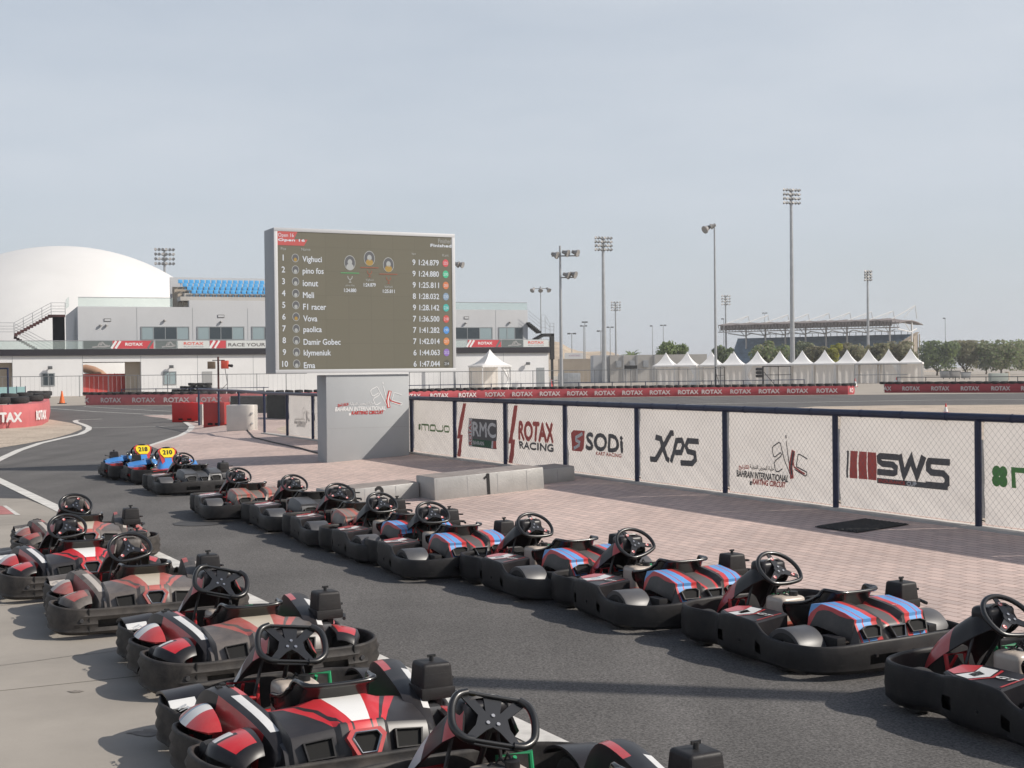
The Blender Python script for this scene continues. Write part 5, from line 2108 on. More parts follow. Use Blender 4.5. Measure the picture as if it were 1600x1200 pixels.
# ================================================================== BACKGROUND
m_wall = mat('white_render_wall', (0.74, 0.74, 0.74), rough=0.8, var=0.06, vs=0.25, detail=8)
m_wallg = mat('grey_render_wall', (0.55, 0.56, 0.575), rough=0.8, var=0.05, vs=0.2, detail=8)
m_fascia = mat('black_fascia', (0.012, 0.010, 0.015), rough=0.5)
m_glassd = mat('dark_window_glass', (0.03, 0.045, 0.055), rough=0.12, spec=0.8)
m_glassl = mat('pale_window_blind', (0.30, 0.38, 0.40), rough=0.2, spec=0.8)
m_wframe = mat('window_frame_metal', (0.28, 0.30, 0.31), rough=0.5)
m_glass = mat('green_rail_glass', (0.62, 0.70, 0.68), rough=0.1)
n, l, b = nodes_of(m_glass)
tp = n.new('ShaderNodeBsdfTransparent'); tp.inputs['Color'].default_value = (0.92, 0.96, 0.95, 1)
ms = n.new('ShaderNodeMixShader'); ms.inputs[0].default_value = 0.78
l.new(b.outputs['BSDF'], ms.inputs[1]); l.new(tp.outputs['BSDF'], ms.inputs[2]); l.new(ms.outputs['Shader'], n['Material Output'].inputs['Surface'])
m_brown = mat('brown_stair_steel', (0.075, 0.022, 0.020), rough=0.6)
m_beige = mat('beige_wall', (0.42, 0.36, 0.29), rough=0.9, var=0.1, vs=0.4)
m_blockw = mat('grey_block_wall', (0.46, 0.44, 0.41), rough=0.9, var=0.12, vs=0.3)
m_tent = mat('tent_canvas', (0.95, 0.945, 0.935), rough=0.7, var=0.04, vs=0.8)
m_tentw = mat('tent_wall_canvas', (0.88, 0.83, 0.77), rough=0.8, var=0.10, vs=0.7)
for mm, fq in ((m_tent, 0.2), (m_tentw, 0.5)):
    n, l, b = nodes_of(mm)
    tr = n.new('ShaderNodeBsdfTranslucent'); tr.inputs['Color'].default_value = (0.8, 0.77, 0.73, 1)
    ms = n.new('ShaderNodeMixShader'); ms.inputs[0].default_value = fq
    l.new(b.outputs['BSDF'], ms.inputs[1]); l.new(tr.outputs['BSDF'], ms.inputs[2]); l.new(ms.outputs['Shader'], n['Material Output'].inputs['Surface'])
m_dome = mat('white_dome_membrane', (0.70, 0.692, 0.675), rough=0.75, var=0.06, vs=0.12, detail=9)
m_seatb = mat('blue_plastic_seat', (0.10, 0.40, 0.72), rough=0.45)
m_wrap = mat('red_barrier_cloth', (0.40, 0.055, 0.068), rough=0.75, var=0.12, vs=1.2)
m_wrapp = mat('pink_barrier_cloth', (0.50, 0.13, 0.135), rough=0.75, var=0.14, vs=1.5)
m_wraplt = mat('faded_white_print', (0.66, 0.56, 0.55), rough=0.7)
m_plred = mat('red_barrier_plastic', (0.55, 0.012, 0.012), rough=0.4, var=0.06, vs=3)
m_plredf = mat('dull_red_barrier_plastic', (0.42, 0.035, 0.03), rough=0.5, var=0.1, vs=3)
m_plwht = mat('white_barrier_plastic', (0.66, 0.62, 0.57), rough=0.5, var=0.06, vs=3)
m_orangec = mat('orange_cone', (0.72, 0.14, 0.02), rough=0.5)
m_redc = mat('red_cone', (0.62, 0.04, 0.035), rough=0.5)
m_hoard = mat('red_hoarding', (0.48, 0.06, 0.05), rough=0.7, var=0.12, vs=0.8)
m_lampg = mat('floodlight_housing', (0.30, 0.29, 0.28), rough=0.5, var=0.1, vs=2)
m_lampd = mat('floodlight_dark', (0.10, 0.105, 0.11), rough=0.5)
m_trunk = mat('tree_bark', (0.13, 0.10, 0.075), rough=0.9, var=0.2, vs=4)
m_net = mat('dark_green_net', (0.022, 0.028, 0.024), rough=0.9, var=0.5, vs=4, bump=0.5, bs=20)
m_aqua = mat('aqua_panel', (0.20, 0.33, 0.34), rough=0.6, var=0.1, vs=1)


def leafmat(name, col, k):
    m = mat(name, col, rough=0.7, var=k, vs=0.9, detail=4)
    n, l, b = nodes_of(m)
    tr = n.new('ShaderNodeBsdfTranslucent'); tr.inputs['Color'].default_value = (*[c * 1.5 for c in col], 1)
    ms = n.new('ShaderNodeMixShader'); ms.inputs[0].default_value = 0.45
    l.new(b.outputs['BSDF'], ms.inputs[1]); l.new(tr.outputs['BSDF'], ms.inputs[2]); l.new(ms.outputs['Shader'], n['Material Output'].inputs['Surface'])
    return m


LEAF = [leafmat('leaf_olive', (0.20, 0.205, 0.115), 0.4), leafmat('leaf_green', (0.175, 0.225, 0.095), 0.4), leafmat('leaf_dark', (0.125, 0.155, 0.100), 0.4),
        leafmat('leaf_yellow', (0.30, 0.30, 0.045), 0.3), leafmat('leaf_brownish', (0.215, 0.195, 0.125), 0.4)]

# ------------------------------------------------------------------ two storey building
G1, G2 = at(85, 619.5), at(840, 607.0)
BE = (G2 - G1).normalized()
BN = Vector((BE.y, -BE.x, 0))            # towards the camera
BANG = math.atan2(BE.y, BE.x)
bld = thing('race_building', 'long two storey grey and white building with black fascia and glass balcony behind the screen', 'building', G1)
bld.rotation_euler = (0, 0, BANG)


def BH(u, v, back=0.0):
    h_ = hit(u, v, G1 - BN * back, BN)
    d = h_ - G1
    return d.dot(BE), d.z


def bpart(name, u0, u1, v0, v1, back, thick, m, parent=None, um=None, bev=0.0):
    """box on the building front given by two pixel corners; back = setback of its front face"""
    x0, za = BH(u0, v0, back); x1, zb = BH(u1, v1, back)
    q = MB()
    q.box(min(x0, x1), max(x0, x1), back, back + thick, min(za, zb), max(za, zb))
    return q.build(name, m, parent or bld, bevel=bev, smooth=0)


SETB = 3.2
zband1 = BH(200, 545.2)[1]; zband0 = BH(200, 555.2)[1]
xL = BH(-170, 600)[0]; xR = BH(857.5, 600)[0]
o1a, o1b = BH(-30, 600)[0], BH(19.5, 600)[0]
o2a, o2b = BH(130, 600)[0], BH(221, 600)[0]
ztop_open = BH(175, 565.5)[1]
q = MB()
for a, b_ in ((xL, o1a), (o1b, o2a), (o2b, xR)):
    q.box(a, b_, 0, 9, -0.2, ztop_open)
q.box(xL, xR, 0, 9, ztop_open, zband0)
lw_ = q.build('lower_wall', m_wall, bld, smooth=0)
for a, b_ in ((o1a, o1b), (o2a, o2b)):
    q = MB()
    q.box(a + .3 if a == o1a else a + (b_ - a) * .74, b_ - .02, 1.2, 1.6, 0, ztop_open - .01)
    q.build('recess_wall', m_beige, bld, smooth=0)
q = MB()
q.box(xL, xR + .15, -0.25, 9, zband0, zband1)
q.build('fascia', m_fascia, bld, smooth=0)
for u in (19.8, 129.5, 220.5, 309, 396, 787):
    x = BH(u, 600)[0]
    q = MB()
    q.box(x - .02, x + .02, -0.006, 0.02, 0, zband0 - .02)
    q.build('panel_joint', m_wframe, bld, smooth=0)
# upper storey
zr1 = BH(200, 479.2, SETB)[1]
zr2 = BH(350, 469.5, SETB)[1]
zr3 = BH(760, 484, SETB)[1]
xa = BH(121.5, 500, SETB)[0]; xb = BH(296, 500, SETB)[0]; xc = BH(560, 500, SETB)[0]; xd = BH(824.5, 500, SETB)[0]
q = MB()
q.box(xa, xb, SETB, 26, zband1, zr1)
q.box(xb, xc, SETB, 12, zband1, zr2)
q.box(xc, xd, SETB, 12, zband1, zr3)
q.build('upper_wall', m_wallg, bld, smooth=0)
for u in (121.8 + 92, 301, 387, 774.5):
    x = BH(u, 500, SETB)[0]
    q = MB()
    q.box(x - .02, x + .02, SETB - .012, SETB + .02, zband1, min(zr1, zr3) - .02)
    q.build('panel_joint', m_wframe, bld, smooth=0)


def window(u0, u1, v0, v1, back, kinds):
    x0, z1 = BH(u0, v0, back); x1, z0 = BH(u1, v1, back)
    q = MB()
    t = .09
    for a0, a1, c0, c1 in ((x0, x1, z1 - t, z1), (x0, x1, z0, z0 + t), (x0, x0 + t, z0 + t, z1 - t), (x1 - t, x1, z0 + t, z1 - t)):
        q.box(a0, a1, back - .06, back + .01, c0, c1)
    k = len(kinds)
    w_ = (x1 - x0 - 2 * t) / k
    for i in range(1, k):
        xm = x0 + t + w_ * i
        q.box(xm - .035, xm + .035, back - .05, back + .01, z0 + t, z1 - t)
    f = q.build('window', m_wframe, bld, smooth=0)
    for i, kd in enumerate(kinds):
        q = MB()
        q.box(x0 + t + w_ * i + .036, x0 + t + w_ * (i + 1) - .036, back - .03, back - .005, z0 + t, z1 - t)
        q.build('pane', m_glassd if kd == 'd' else m_glassl, f, smooth=0)


window(220, 296, 510, 531, SETB, 'lddl')
window(307.6, 382, 510, 531, SETB, 'lddl')
window(393, 470, 510, 531, SETB, 'lddl')
window(690, 769.6, 511, 530.5, SETB, 'lddl')
window(778.6, 817.6, 511, 530.5, SETB, 'lld')
window(65, 86, 583, 603, 0, 'dd')
window(255, 275.8, 580.5, 601, 0, 'll')
bpart('door', 838.5, 851, 574.5, 606.4, -0.04, .05, m_wframe)
bpart('door', 316, 332, 580.5, 611, -0.04, .05, m_grylt)
for u, v in ((78, 574.5), (267, 573), (823, 568)):
    x, z = BH(u, v)
    q = MB()
    q.rbox(x - .22, x + .22, -.55, -.28, z - .16, z + .16, .04)
    q.box(x - .04, x + .04, -.30, 0, z - .05, z + .05)
    q.build('floodlight', m_lampd, bld)
for u, v in ((157, 508.5), (166, 508.5), (257, 501), (345, 503), (796, 504), (727, 505)):
    x, z = BH(u, v, SETB)
    q = MB()
    q.lathe([(.0, .0), (.13, .02), (.16, .10), (.12, .2), (0, .22)], 12, T(x, SETB - .16, z - .1))
    q.build('wall_lamp', m_lampg, bld)
for u0, u1, v in ((162.5, 173.5, 500), (340, 350.5, 494), (725, 732.5, 496.5)):
    x0, z = BH(u0, v, SETB); x1, _ = BH(u1, v, SETB)
    q = MB()
    q.box(x0, x1, SETB - .05, SETB, z - .16, z + .16)
    q.box(x0 + .05, x1 - .05, SETB - .056, SETB - .04, z - .10, z + .10, 1)
    q.build('wall_grille', [m_gry, m_wallg], bld, smooth=0)
# glass balustrades
def rail_glass(name, x0, x1, y, z0, z1, step=1.6):
    q = MB()
    q.box(x0, x1, y, y + .03, z0, z1 - .06)
    g_ = q.build(name, m_glass, bld, smooth=0)
    q = MB()
    q.box(x0, x1, y - .02, y + .05, z1 - .06, z1)
    q.build('handrail', m_galv, g_, smooth=0)
zg1 = BH(200, 531.8)[1]
rail_glass('balcony_glass', xL, xR, -.18, zband1, zg1)
zg2 = BH(200, 464.5, SETB)[1]
rail_glass('roof_glass', BH(122, 470, SETB)[0], BH(270, 470, SETB)[0], SETB + .1, zr1, zg2)
q = MB()
q.box(BH(104, 470, SETB + 4)[0], BH(104, 470, SETB + 4)[0] + .03, SETB + .1, SETB + 6, zr1, zg2)
q.build('roof_glass', m_glass, bld, smooth=0)
rail_glass('roof_glass', BH(600, 470, SETB)[0], BH(824, 470, SETB)[0], SETB + .1, zr3, BH(760, 472, SETB)[1])
# tiered blue seats on the roof
x0, z0 = BH(292, 468, SETB); x1 = BH(520, 468, SETB)[0]
q = MB()
for r_ in range(4):
    q.box(x0 + r_ * .55 - .6, x1, SETB + .6 + r_ * .9, SETB + 5.2, zr2 - .02 + r_ * .43, zr2 + .02 + r_ * .43 + .40)
q.build('seat_tier', m_blockw, bld, smooth=0)
q = MB()
q.box(BH(268, 440, SETB + 4)[0], x1, SETB + 5.2, SETB + 5.6, zr1, BH(340, 434, SETB + 5)[1])
q.build('rear_wall', m_wallg, bld, smooth=0)
q = MB()
q.rbox(-.24, .24, -.02, .40, .36, .42, .025)
q.rbox(-.24, .24, .36, .43, .38, .78, .03)
q.box(-.03, .03, .1, .2, 0, .36)
st0 = q.build('stand_seat', m_seatb, bld)
first = True
for r_ in range(4):
    k = 0
    x = x0 + r_ * -.35 + (0.9 if r_ < 2 else 0.9)
    while k < 17:
        o = st0 if first else dup(st0, bld)
        first = False
        o.location = (x + k * .60, SETB + .75 + r_ * .9, zr2 + .40 + r_ * .43)
        k += 1
# stair beside the tier, left roof end
q = MB()
xs0, zs0 = BH(294, 478, SETB + 1); xs1, zs1 = BH(272, 436, SETB + 4)
for i in range(9):
    t = i / 9
    q.box(xs0 + (xs1 - xs0) * t - .25, xs0 + (xs1 - xs0) * t + 1.6, SETB + .6 + i * .45, SETB + 1.1 + i * .45, zr1, zr1 + (zs1 - zr1) * .75 * (t + .1))
q.build('roof_steps', m_beige, bld, smooth=0)
# brown steel stair on the left of the terrace
def tube_rail(q, pts, r=.03):
    q.tube(pts, r, 6)
yb = 6.5
pA = BH(22, 523, yb); pB = BH(80, 491.5, yb); pC = BH(102, 491.5, yb); pD = BH(62, 545, yb)
q = MB()
for i in range(12):
    t0, t1 = i / 12, (i + 1) / 12
    xa_, xb_ = pA[0] + (pB[0] - pA[0]) * t0, pA[0] + (pB[0] - pA[0]) * t1
    z_ = pA[1] + (pB[1] - pA[1]) * t1
    q.box(xa_, xb_ + .05, yb, yb + 1.1, z_ - .32, z_)
for i in range(10):
    t0, t1 = i / 10, (i + 1) / 10
    xa_, xb_ = pA[0] + (pD[0] - pA[0]) * t0, pA[0] + (pD[0] - pA[0]) * t1
    z_ = pA[1] + (pD[1] - pA[1]) * t1
    q.box(xa_, xb_ + .05, yb + 1.2, yb + 2.3, z_ - .25, z_)
q.box(pB[0], pC[0], yb, yb + 2.3, pB[1] - .25, pB[1])
stn = q.build('steel_stair', m_brown, bld, smooth=0)
q = MB()
q.box(BH(83, 500, yb + .6)[0], BH(101, 500, yb + .6)[0], yb + .6, yb + 2.2, zband1, pB[1] - .26)
q.build('stair_shaft', m_dark, bld, smooth=0)
hgt_ = 1.25
q = MB()
for hz in (.3, .6, .9, hgt_):
    q.tube([(pA[0] - 1.5, yb, pA[1] + hz), (pA[0], yb, pA[1] + hz), (pB[0], yb, pB[1] + hz), (pC[0], yb, pC[1] + hz)], .022, 5)
    q.tube([(pA[0], yb + 1.2, pA[1] + hz), (pD[0] + 2.2, yb + 1.2, pD[1] + hz - 1.2)], .022, 5)
for t in (0, .25, .5, .75, 1):
    x = pA[0] + (pB[0] - pA[0]) * t; z = pA[1] + (pB[1] - pA[1]) * t
    q.cyl((x, yb, z), (x, yb, z + hgt_), .03, n=6)
q.cyl((pC[0], yb, pC[1]), (pC[0], yb, pC[1] + hgt_), .03, n=6)
q.build('stair_rail', m_galv, stn)
# dark steel stair at the right end
q = MB()
pA = BH(826, 501.5, 2.5); pB = BH(845, 517, 2.5); pC = BH(866, 521, .5)
for i in range(8):
    t0, t1 = i / 8, (i + 1) / 8
    z_ = pA[1] + (pB[1] - pA[1]) * t1
    q.box(pA[0] + (pB[0] - pA[0]) * t0, pA[0] + (pB[0] - pA[0]) * t1 + .04, 2.5, 3.7, z_ - .28, z_)
pE = BH(838, 529.5, .5); 
for i in range(6):
    t0, t1 = i / 6, (i + 1) / 6
    xa_ = pE[0] + (BH(853, 521, .5)[0] - pE[0]) * t0; xb_ = pE[0] + (BH(853, 521, .5)[0] - pE[0]) * t1
    z_ = pE[1] + (pC[1] - pE[1]) * t1
    q.box(xa_, xb_ + .04, .5, 1.7, z_ - .25, z_)
q.box(BH(853, 521, .5)[0], pC[0], .5, 1.9, pC[1] - .35, pC[1])
q.box(BH(860.5, 530, .5)[0], pC[0], .5, .9, BH(860, 561.5, .5)[1], pC[1])
q.box(BH(861.5, 530, .5)[0], pC[0] - .1, .6, .8, 0, BH(860, 561.5, .5)[1])
sr = q.build('steel_stair', m_black, bld, smooth=0)
q = MB()
for hz in (.4, .8, 1.2):
    q.tube([(pA[0], 2.5, pA[1] + hz), (pB[0], 2.5, pB[1] + hz)], .022, 5)
    q.tube([(BH(846, 521, .5)[0], .5, pC[1] + hz * 1.8), (BH(852, 521, .5)[0], .5, pC[1] + hz * 1.8), (pC[0] - .6, .5, pC[1] + hz), (pC[0], .5, pC[1] + hz)], .022, 5)
for u in (846, 852, 859.5, 865.5):
    x = BH(u, 521, .5)[0]
    q.cyl((x, .5, pC[1]), (x, .5, pC[1] + (1.9 if u < 855 else 1.2)), .028, n=6)
q.build('stair_rail', m_galv, sr)


def bal_banner(u0, u1, label, base, draw=None, mats=()):
    x0, _ = BH(u0, 540, -.24); x1, _ = BH(u1, 540, -.24)
    z0, z1 = zband1 + .03, zg1 - .05
    r = thing('balcony_banner', label, 'banner', G1 + BE * x0 + BN * .24, 0, 'banners on the balcony railing')
    r.rotation_euler = (0, 0, BANG)
    q = MB()
    q.box(0, x1 - x0, 0, .02, z0, z1)
    q.build('cloth', base, r, smooth=0)
    if draw:
        q = MB()
        def LM(fx, fz, lift=.004):
            return frame(Vector(((x1 - x0) * fx, -lift, z0 + (z1 - z0) * fz)), Vector((1, 0, 0)), Vector((0, 0, 1)), Vector((0, -1, 0)))
        draw(q, LM, x1 - x0, z1 - z0)
        q.build('print', list(mats), r, smooth=0)


m_bgrey = mat('grey_banner_cloth', (0.13, 0.155, 0.155), rough=0.7)
m_bred = mat('red_banner_cloth', (0.55, 0.055, 0.07), rough=0.7, var=0.08, vs=1)
m_bwhite = mat('white_banner_cloth', (0.62, 0.64, 0.63), rough=0.7, var=0.05, vs=1)


def kart_sil(q, LM, w_, h_):
    stroke(q, LM(.30, .12), [(0, .05), (w_ * .2, .12), (w_ * .45, .10), (w_ * .62, .2)], .14, 0)
    stroke(q, LM(.48, .2), [(0, 0), (.2, .4), (.5, .5), (.75, .2), (1.0, .15)], .13, 0)
    disc(q, LM(.60, .62), .16, .17, 0, 10)


def rot_red(q, LM, w_, h_):
    q.text('ROTAX', LM(.52, .55), w=w_ * .42, h=h_ * .36, bold=.02, m=0)
    for fx in (.03, .13):
        stroke(q, LM(fx, .5), [(-.25, -h_ / 2 + .02), (.25, h_ / 2 - .02)], .22, 0)
    stroke(q, LM(.92, .5), [(-.25, -h_ / 2 + .02), (.25, h_ / 2 - .02)], .22, 1)


def rot_white(q, LM, w_, h_):
    q.text('ROTAX', LM(.5, .62), w=w_ * .62, h=h_ * .36, bold=.02, m=0)
    q.text('RACING', LM(.5, .22), w=w_ * .62, h=h_ * .16, bold=.008, m=1)


def race_you(q, LM, w_, h_):
    q.text('RACE YOUR', LM(.04, .45), w=3.9, h=h_ * .42, bold=.02, m=0, align='L')


bal_banner(130.5, 175.6, 'grey balcony banner with a white kart outline, left of the first red one', m_bgrey, kart_sil, [m_grylt])
bal_banner(176, 240, 'red balcony banner lettered ROTAX under the left upper window', m_bred, rot_red, [m_prwhite, m_bgrey])
bal_banner(243, 276, 'dark balcony banner with kart outline between red and white lettered ones, below a window', m_bgrey, kart_sil, [m_grylt])
bal_banner(278, 327, 'white balcony banner lettered ROTAX RACING left of RACE YOUR', m_bwhite, rot_white, [m_redf, m_grylt])
bal_banner(328, 353, 'narrow red and white striped balcony banner beside RACE YOUR', m_bred, lambda q, LM, w_, h_: (stroke(q, LM(.15, .5), [(-.25, -.4), (.25, .4)], .25, 0), stroke(q, LM(.45, .5), [(-.25, -.4), (.25, .4)], .2, 0)), [m_prwhite])
bal_banner(354, 425, 'white balcony banner with black RACE YOUR letters partly behind the screen', m_bwhite, race_you, [m_gry])
bal_banner(731, 783, 'red balcony banner lettered ROTAX just right of the screen', m_bred, rot_red, [m_prwhite, m_bgrey])
bal_banner(784, 817, 'dark balcony banner with kart outline right of the screen', m_bgrey, kart_sil, [m_grylt])
bal_banner(818, 857, 'white balcony banner lettered ROTAX RACING at the right building end', m_bwhite, rot_white, [m_redf, m_grylt])

# red hoarding in front of the passage
p0_, p1_ = at(123, 618.5), at(234, 616.5)
q = MB()
L_ = (p1_ - p0_).length
q.box(0, L_, 0, .05, .05, 2.25)
for k in range(5):
    q.box(L_ * k / 4 - .03, L_ * k / 4 + .03, -.05, 0, 0, 2.3)
o = q.build('red_hoarding', m_hoard, smooth=0)
o.location = p0_; o.rotation_euler = (0, 0, math.atan2((p1_ - p0_).y, (p1_ - p0_).x))
tag(o, 'bright red sheet hoarding closing the passage under the black fascia', 'hoarding')

# ------------------------------------------------------------------ dome
DD = 192
cx = depth_at(103, 590, DD)
top = depth_at(103, 385.5, DD).z
half = (depth_at(103 + 300, 590, DD) - cx).length
RS = (half ** 2 + top ** 2) / (2 * top)
q = MB()
prof = []
amax = math.asin(min(1, half / RS))
for i in range(33):
    a = amax * (1 - i / 32)
    prof.append((RS * math.sin(a), RS * math.cos(a) - (RS - top)))
q.lathe(prof, 72, T(cx.x, cx.y, 0))
dm = q.build('dome', m_dome, smooth=80)
tag(dm, 'huge white domed membrane hall behind the two storey building', 'dome')

# ------------------------------------------------------------------ far low buildings
def far_box(name, label, cat, u0, v0, u1, v1, depth, ydep, m, zbase=0):
    a = depth_at(u0, v0, depth); b_ = depth_at(u1, v1, depth)
    q = MB()
    w_ = b_.x - a.x
    q.box(0, w_, 0, ydep, 0, max(a.z, b_.z))
    r = thing(name, label, cat, (a.x, depth, zbase))
    q.build('wall', m, r, smooth=0)
    return r, w_, max(a.z, b_.z)


r_, w_, h_ = far_box('block_building', 'low flat grey concrete block building left of the tent row', 'building', 953, 555, 1105, 592, 215, 9, m_blockw)
for fx in (.06, .20, .34):
    q = MB()
    q.box(w_ * fx, w_ * fx + .9, -.3, 0, h_ * .55, h_ * .80)
    q.box(w_ * fx + .12, w_ * fx + .78, -.32, -.3, h_ * .58, h_ * .77)
    q.build('cooling_unit', m_galv, r_, smooth=0)
for fx in (.13, .27, .45):
    q = MB(); q.box(w_ * fx, w_ * fx + .25, -.15, 0, 0, h_)
    q.build('pier', m_grylt, r_, smooth=0)
q = MB(); q.box(-2.6, -0.01, 1, 8.9, 0, h_ + .02)
q.build('side_wing', m_wallg, r_, smooth=0)
far_box('boundary_wall', 'beige boundary wall between building end and grey block building', 'wall', 872, 561, 931, 590, 235, .4, m_beige)
r_, w_, h_ = far_box('site_sign', 'white site board with pale violet lettering behind the beige wall', 'sign', 882, 551.5, 911, 559, 250, .2, m_prwhite)
q = MB()
q.text('KARTING', frame(Vector((w_ * .55, -.02, h_ - .5)), Vector((1, 0, 0)), Vector((0, 0, 1)), Vector((0, -1, 0))), w=w_ * .6, h=.3, m=0)
q.build('lettering', mat('violet_print', (0.45, 0.25, 0.40), rough=.6), r_, smooth=0)

# ------------------------------------------------------------------ tents
def make_tent(w_, he, hp, closed=False):
    root = thing('pagoda_tent', 'tent', 'tent', (0, 0, 0), 0, 'white pagoda tents in a row')
    q = MB()
    h = w_ / 2

    def cf(u, v):
        # square plan rolled round u, concave towards the peak
        a = u * 4
        sd = int(a) % 4; t = a - int(a)
        c = [(-h, -h), (h, -h), (h, h), (-h, h)]
        p = Vector(c[sd]).lerp(Vector(c[(sd + 1) % 4]), t)
        k = (1 - v)
        rad = k * 1.0
        z = he + (hp - he) * (v ** 2.1 * .72 + v * .28)
        return Vector((p.x * rad * 1.04, p.y * rad * 1.04, z))
    q.grid(cf, 24, 14, closed_u=True)
    cn = q.build('canopy', m_tent, root, smooth=40)
    q = MB()
    for (xa_, ya_, xb_, yb_) in ((-h, -h, h, -h), (h, -h, h, h), (h, h, -h, h), (-h, h, -h, -h)):
        n_ = 10
        for i in range(n_):
            p = Vector((xa_, ya_)).lerp(Vector((xb_, yb_)), i / n_) * 1.042; p2 = Vector((xa_, ya_)).lerp(Vector((xb_, yb_)), (i + 1) / n_) * 1.042
            m2 = (p + p2) / 2
            q.add([(p.x, p.y, he + .01), (p.x, p.y, he - .16), (m2.x, m2.y, he - .22), (p2.x, p2.y, he - .16), (p2.x, p2.y, he + .01)], [(0, 1, 2, 3, 4)])
    q.build('valance', m_tent, cn, smooth=0)
    for sx in (-1, 1):
        for sy in (-1, 1):
            q = MB()
            q.box(h * sx - .04, h * sx + .04, h * sy * .98 - .04, h * sy * .98 + .04, 0, he)
            q.build('leg', m_white, root, smooth=0)
    q = MB()
    q.grid(lambda u, v: Vector((-h + w_ * u, h * .93 + .04 * math.sin(u * 22), v * (he - .02))), 24, 2)
    q.build('back_wall', m_tentw, root, smooth=60)
    if closed:
        q = MB()
        q.grid(lambda u, v: Vector((-h * .95 + w_ * .95 * u, -h * .90 + .04 * math.sin(u * 20), v * (he - .1))), 24, 2)
        q.build('front_wall', m_tentw, root, smooth=60)
    return root


def curtain(root, h, he, sx):
    q = MB()
    def cf(u, v):
        k = abs(v - .45) * 1.1 + .22
        return Vector((sx * h * (1 - k * u * .9), -h * .93 + .05 * math.sin(u * 14), v * (he - .1)))
    q.grid(cf, 8, 12)
    q.build('curtain', m_tent, root, smooth=60)


TW = 2.86
peaks = [1041, 1074, 1112.5, 1147, 1184, 1219, 1254, 1289, 1324, 1357.5, 1389, 1423]
ten0 = make_tent(TW, 2.55, 4.3)
ten1 = make_tent(TW, 2.55, 4.3, True)
tdir = (at(1423, 598.6) - at(1041, 601.5)).normalized()
tl = {0: 'leftmost white pagoda tent of the row, next to the grey block building', 1: 'second white pagoda tent from the left, with a second peak behind it',
      2: 'white pagoda tent directly left of the tall thin lamp pole', 6: 'white pagoda tent just right of the tallest floodlight mast', 9: 'white pagoda tent with the thin floodlight mast rising just beyond it',
      10: 'white pagoda tent with a tied white curtain, second from the right end', 11: 'rightmost white pagoda tent with closed beige front, beside the grey bins', 4: 'white pagoda tent with a tied curtain behind the black signal lamp'}
for i, u in enumerate(peaks):
    if i == 0: t_ = ten0
    elif i == 11: t_ = ten1
    else: t_ = dup(ten0)
    t_.location = at(u, 601.5 - (u - 1041) / 382 * 2.9)
    t_.rotation_euler = (0, 0, math.atan2(tdir.y, tdir.x) + 0.02 * math.sin(i * 2.1))
    t_['label'] = tl.get(i, 'open white pagoda tent in the middle of the row below the far grandstand')
    if i in (1, 4, 10):
        curtain(t_, TW / 2, 2.55, -1 if i == 4 else 1)
for u, v, lab in ((1078.5, 600.4, 'white tent peak standing behind the second tent of the row'), (1116.5, 599.5, 'white tent hidden behind the lamp pole tent, only its peak showing'), (1150, 599, 'white tent behind the fourth tent of the row, only its peak showing')):
    t_ = dup(ten0)
    p = at(u, v)
    t_.location = p + Vector((0.06, 1, 0)) * 6
    t_['label'] = lab
big = make_tent(3.5, 2.7, 4.5)
big.location = at(766, 609)
big.rotation_euler = (0, 0, BANG + 0.1)
big['label'] = 'single larger white pagoda tent in front of the building, right of the screen'
big['group'] = 'white pagoda tents by the building'
curtain(big, 1.75, 2.7, 1)

# ------------------------------------------------------------------ grandstand
GD0, GD1 = 415, 385
ga = depth_at(1131, 560, GD0); gb = depth_at(1412, 560, GD1)
ga.z = gb.z = 0
gd = (gb - ga); GLn = gd.length; gd.normalize()
gst = thing('grandstand', 'distant covered grandstand with blue seats and white roof masts', 'grandstand', ga)
gst.rotation_euler = (0, 0, math.atan2(gd.y, gd.x))
gn = Vector((gd.y, -gd.x, 0))


def GZ(u, v, fx):
    p = ga + gd * (GLn * fx)
    return depth_at(u, v, p.y).z


zs1 = GZ(1440, 520, .97); zs0 = GZ(1420, 549, .97)
zroof = GZ(1420, 500, .95)
m_gseat = mat('blue_seat_rows', (0.15, 0.235, 0.33), rough=0.6, var=0.35, vs=0.6, detail=6)
m_groof = mat('brown_roof_sheet', (0.20, 0.165, 0.15), rough=0.7)
q = MB()
nst = 14
for i in range(nst):
    f = i / nst
    q.box(.9 - 3.8 * f, GLn - 2.0 - 9 * (1 - f), 2 + f * 16, 2 + (i + 1) * 16 / nst, zs0 * .55 + (zs1 - zs0 * .55) * f - 1.2, zs0 * .55 + (zs1 - zs0 * .55) * (i + 1) / nst)
q.build('seating', m_gseat, gst, smooth=0)
q = MB()
q.add([(GLn - 11, 2, 0), (GLn - 1, 18, zs1 + .3), (GLn - 1, 18, 0), (GLn - 11, 2, zs0 * .5)], [(0, 2, 1, 3)])
q.add([(GLn - 10.5, 2, zs0 * .55), (GLn - 9.5, 2, zs0 * .55), (GLn - .4, 18, zs1 + .6), (GLn - 1.6, 18, zs1 + .6)], [(0, 1, 2, 3)])
for i in range(9):
    f = i / 8
    q.box(GLn - 10 + 9.4 * f - .15, GLn - 10 + 9.4 * f + .15, 2 + 16 * f, 2.3 + 16 * f, 0, zs0 * .5 + (zs1 - zs0 * .5) * f)
q.build('end_wall', m_beige, gst, smooth=0)
q = MB()
q.grid(lambda u, v: Vector((GLn * u, -4 + 24 * v, zroof + 0.9 * math.sin(math.pi * v) - (.8 * max(0, u - .9) / .1 if u > .9 else 0) - .2 * abs(math.sin(u * 9 * math.pi)))), 54, 8)
rf = q.build('roof', m_groof, gst, smooth=60, solid=.25)
q = MB()
nb_ = 54
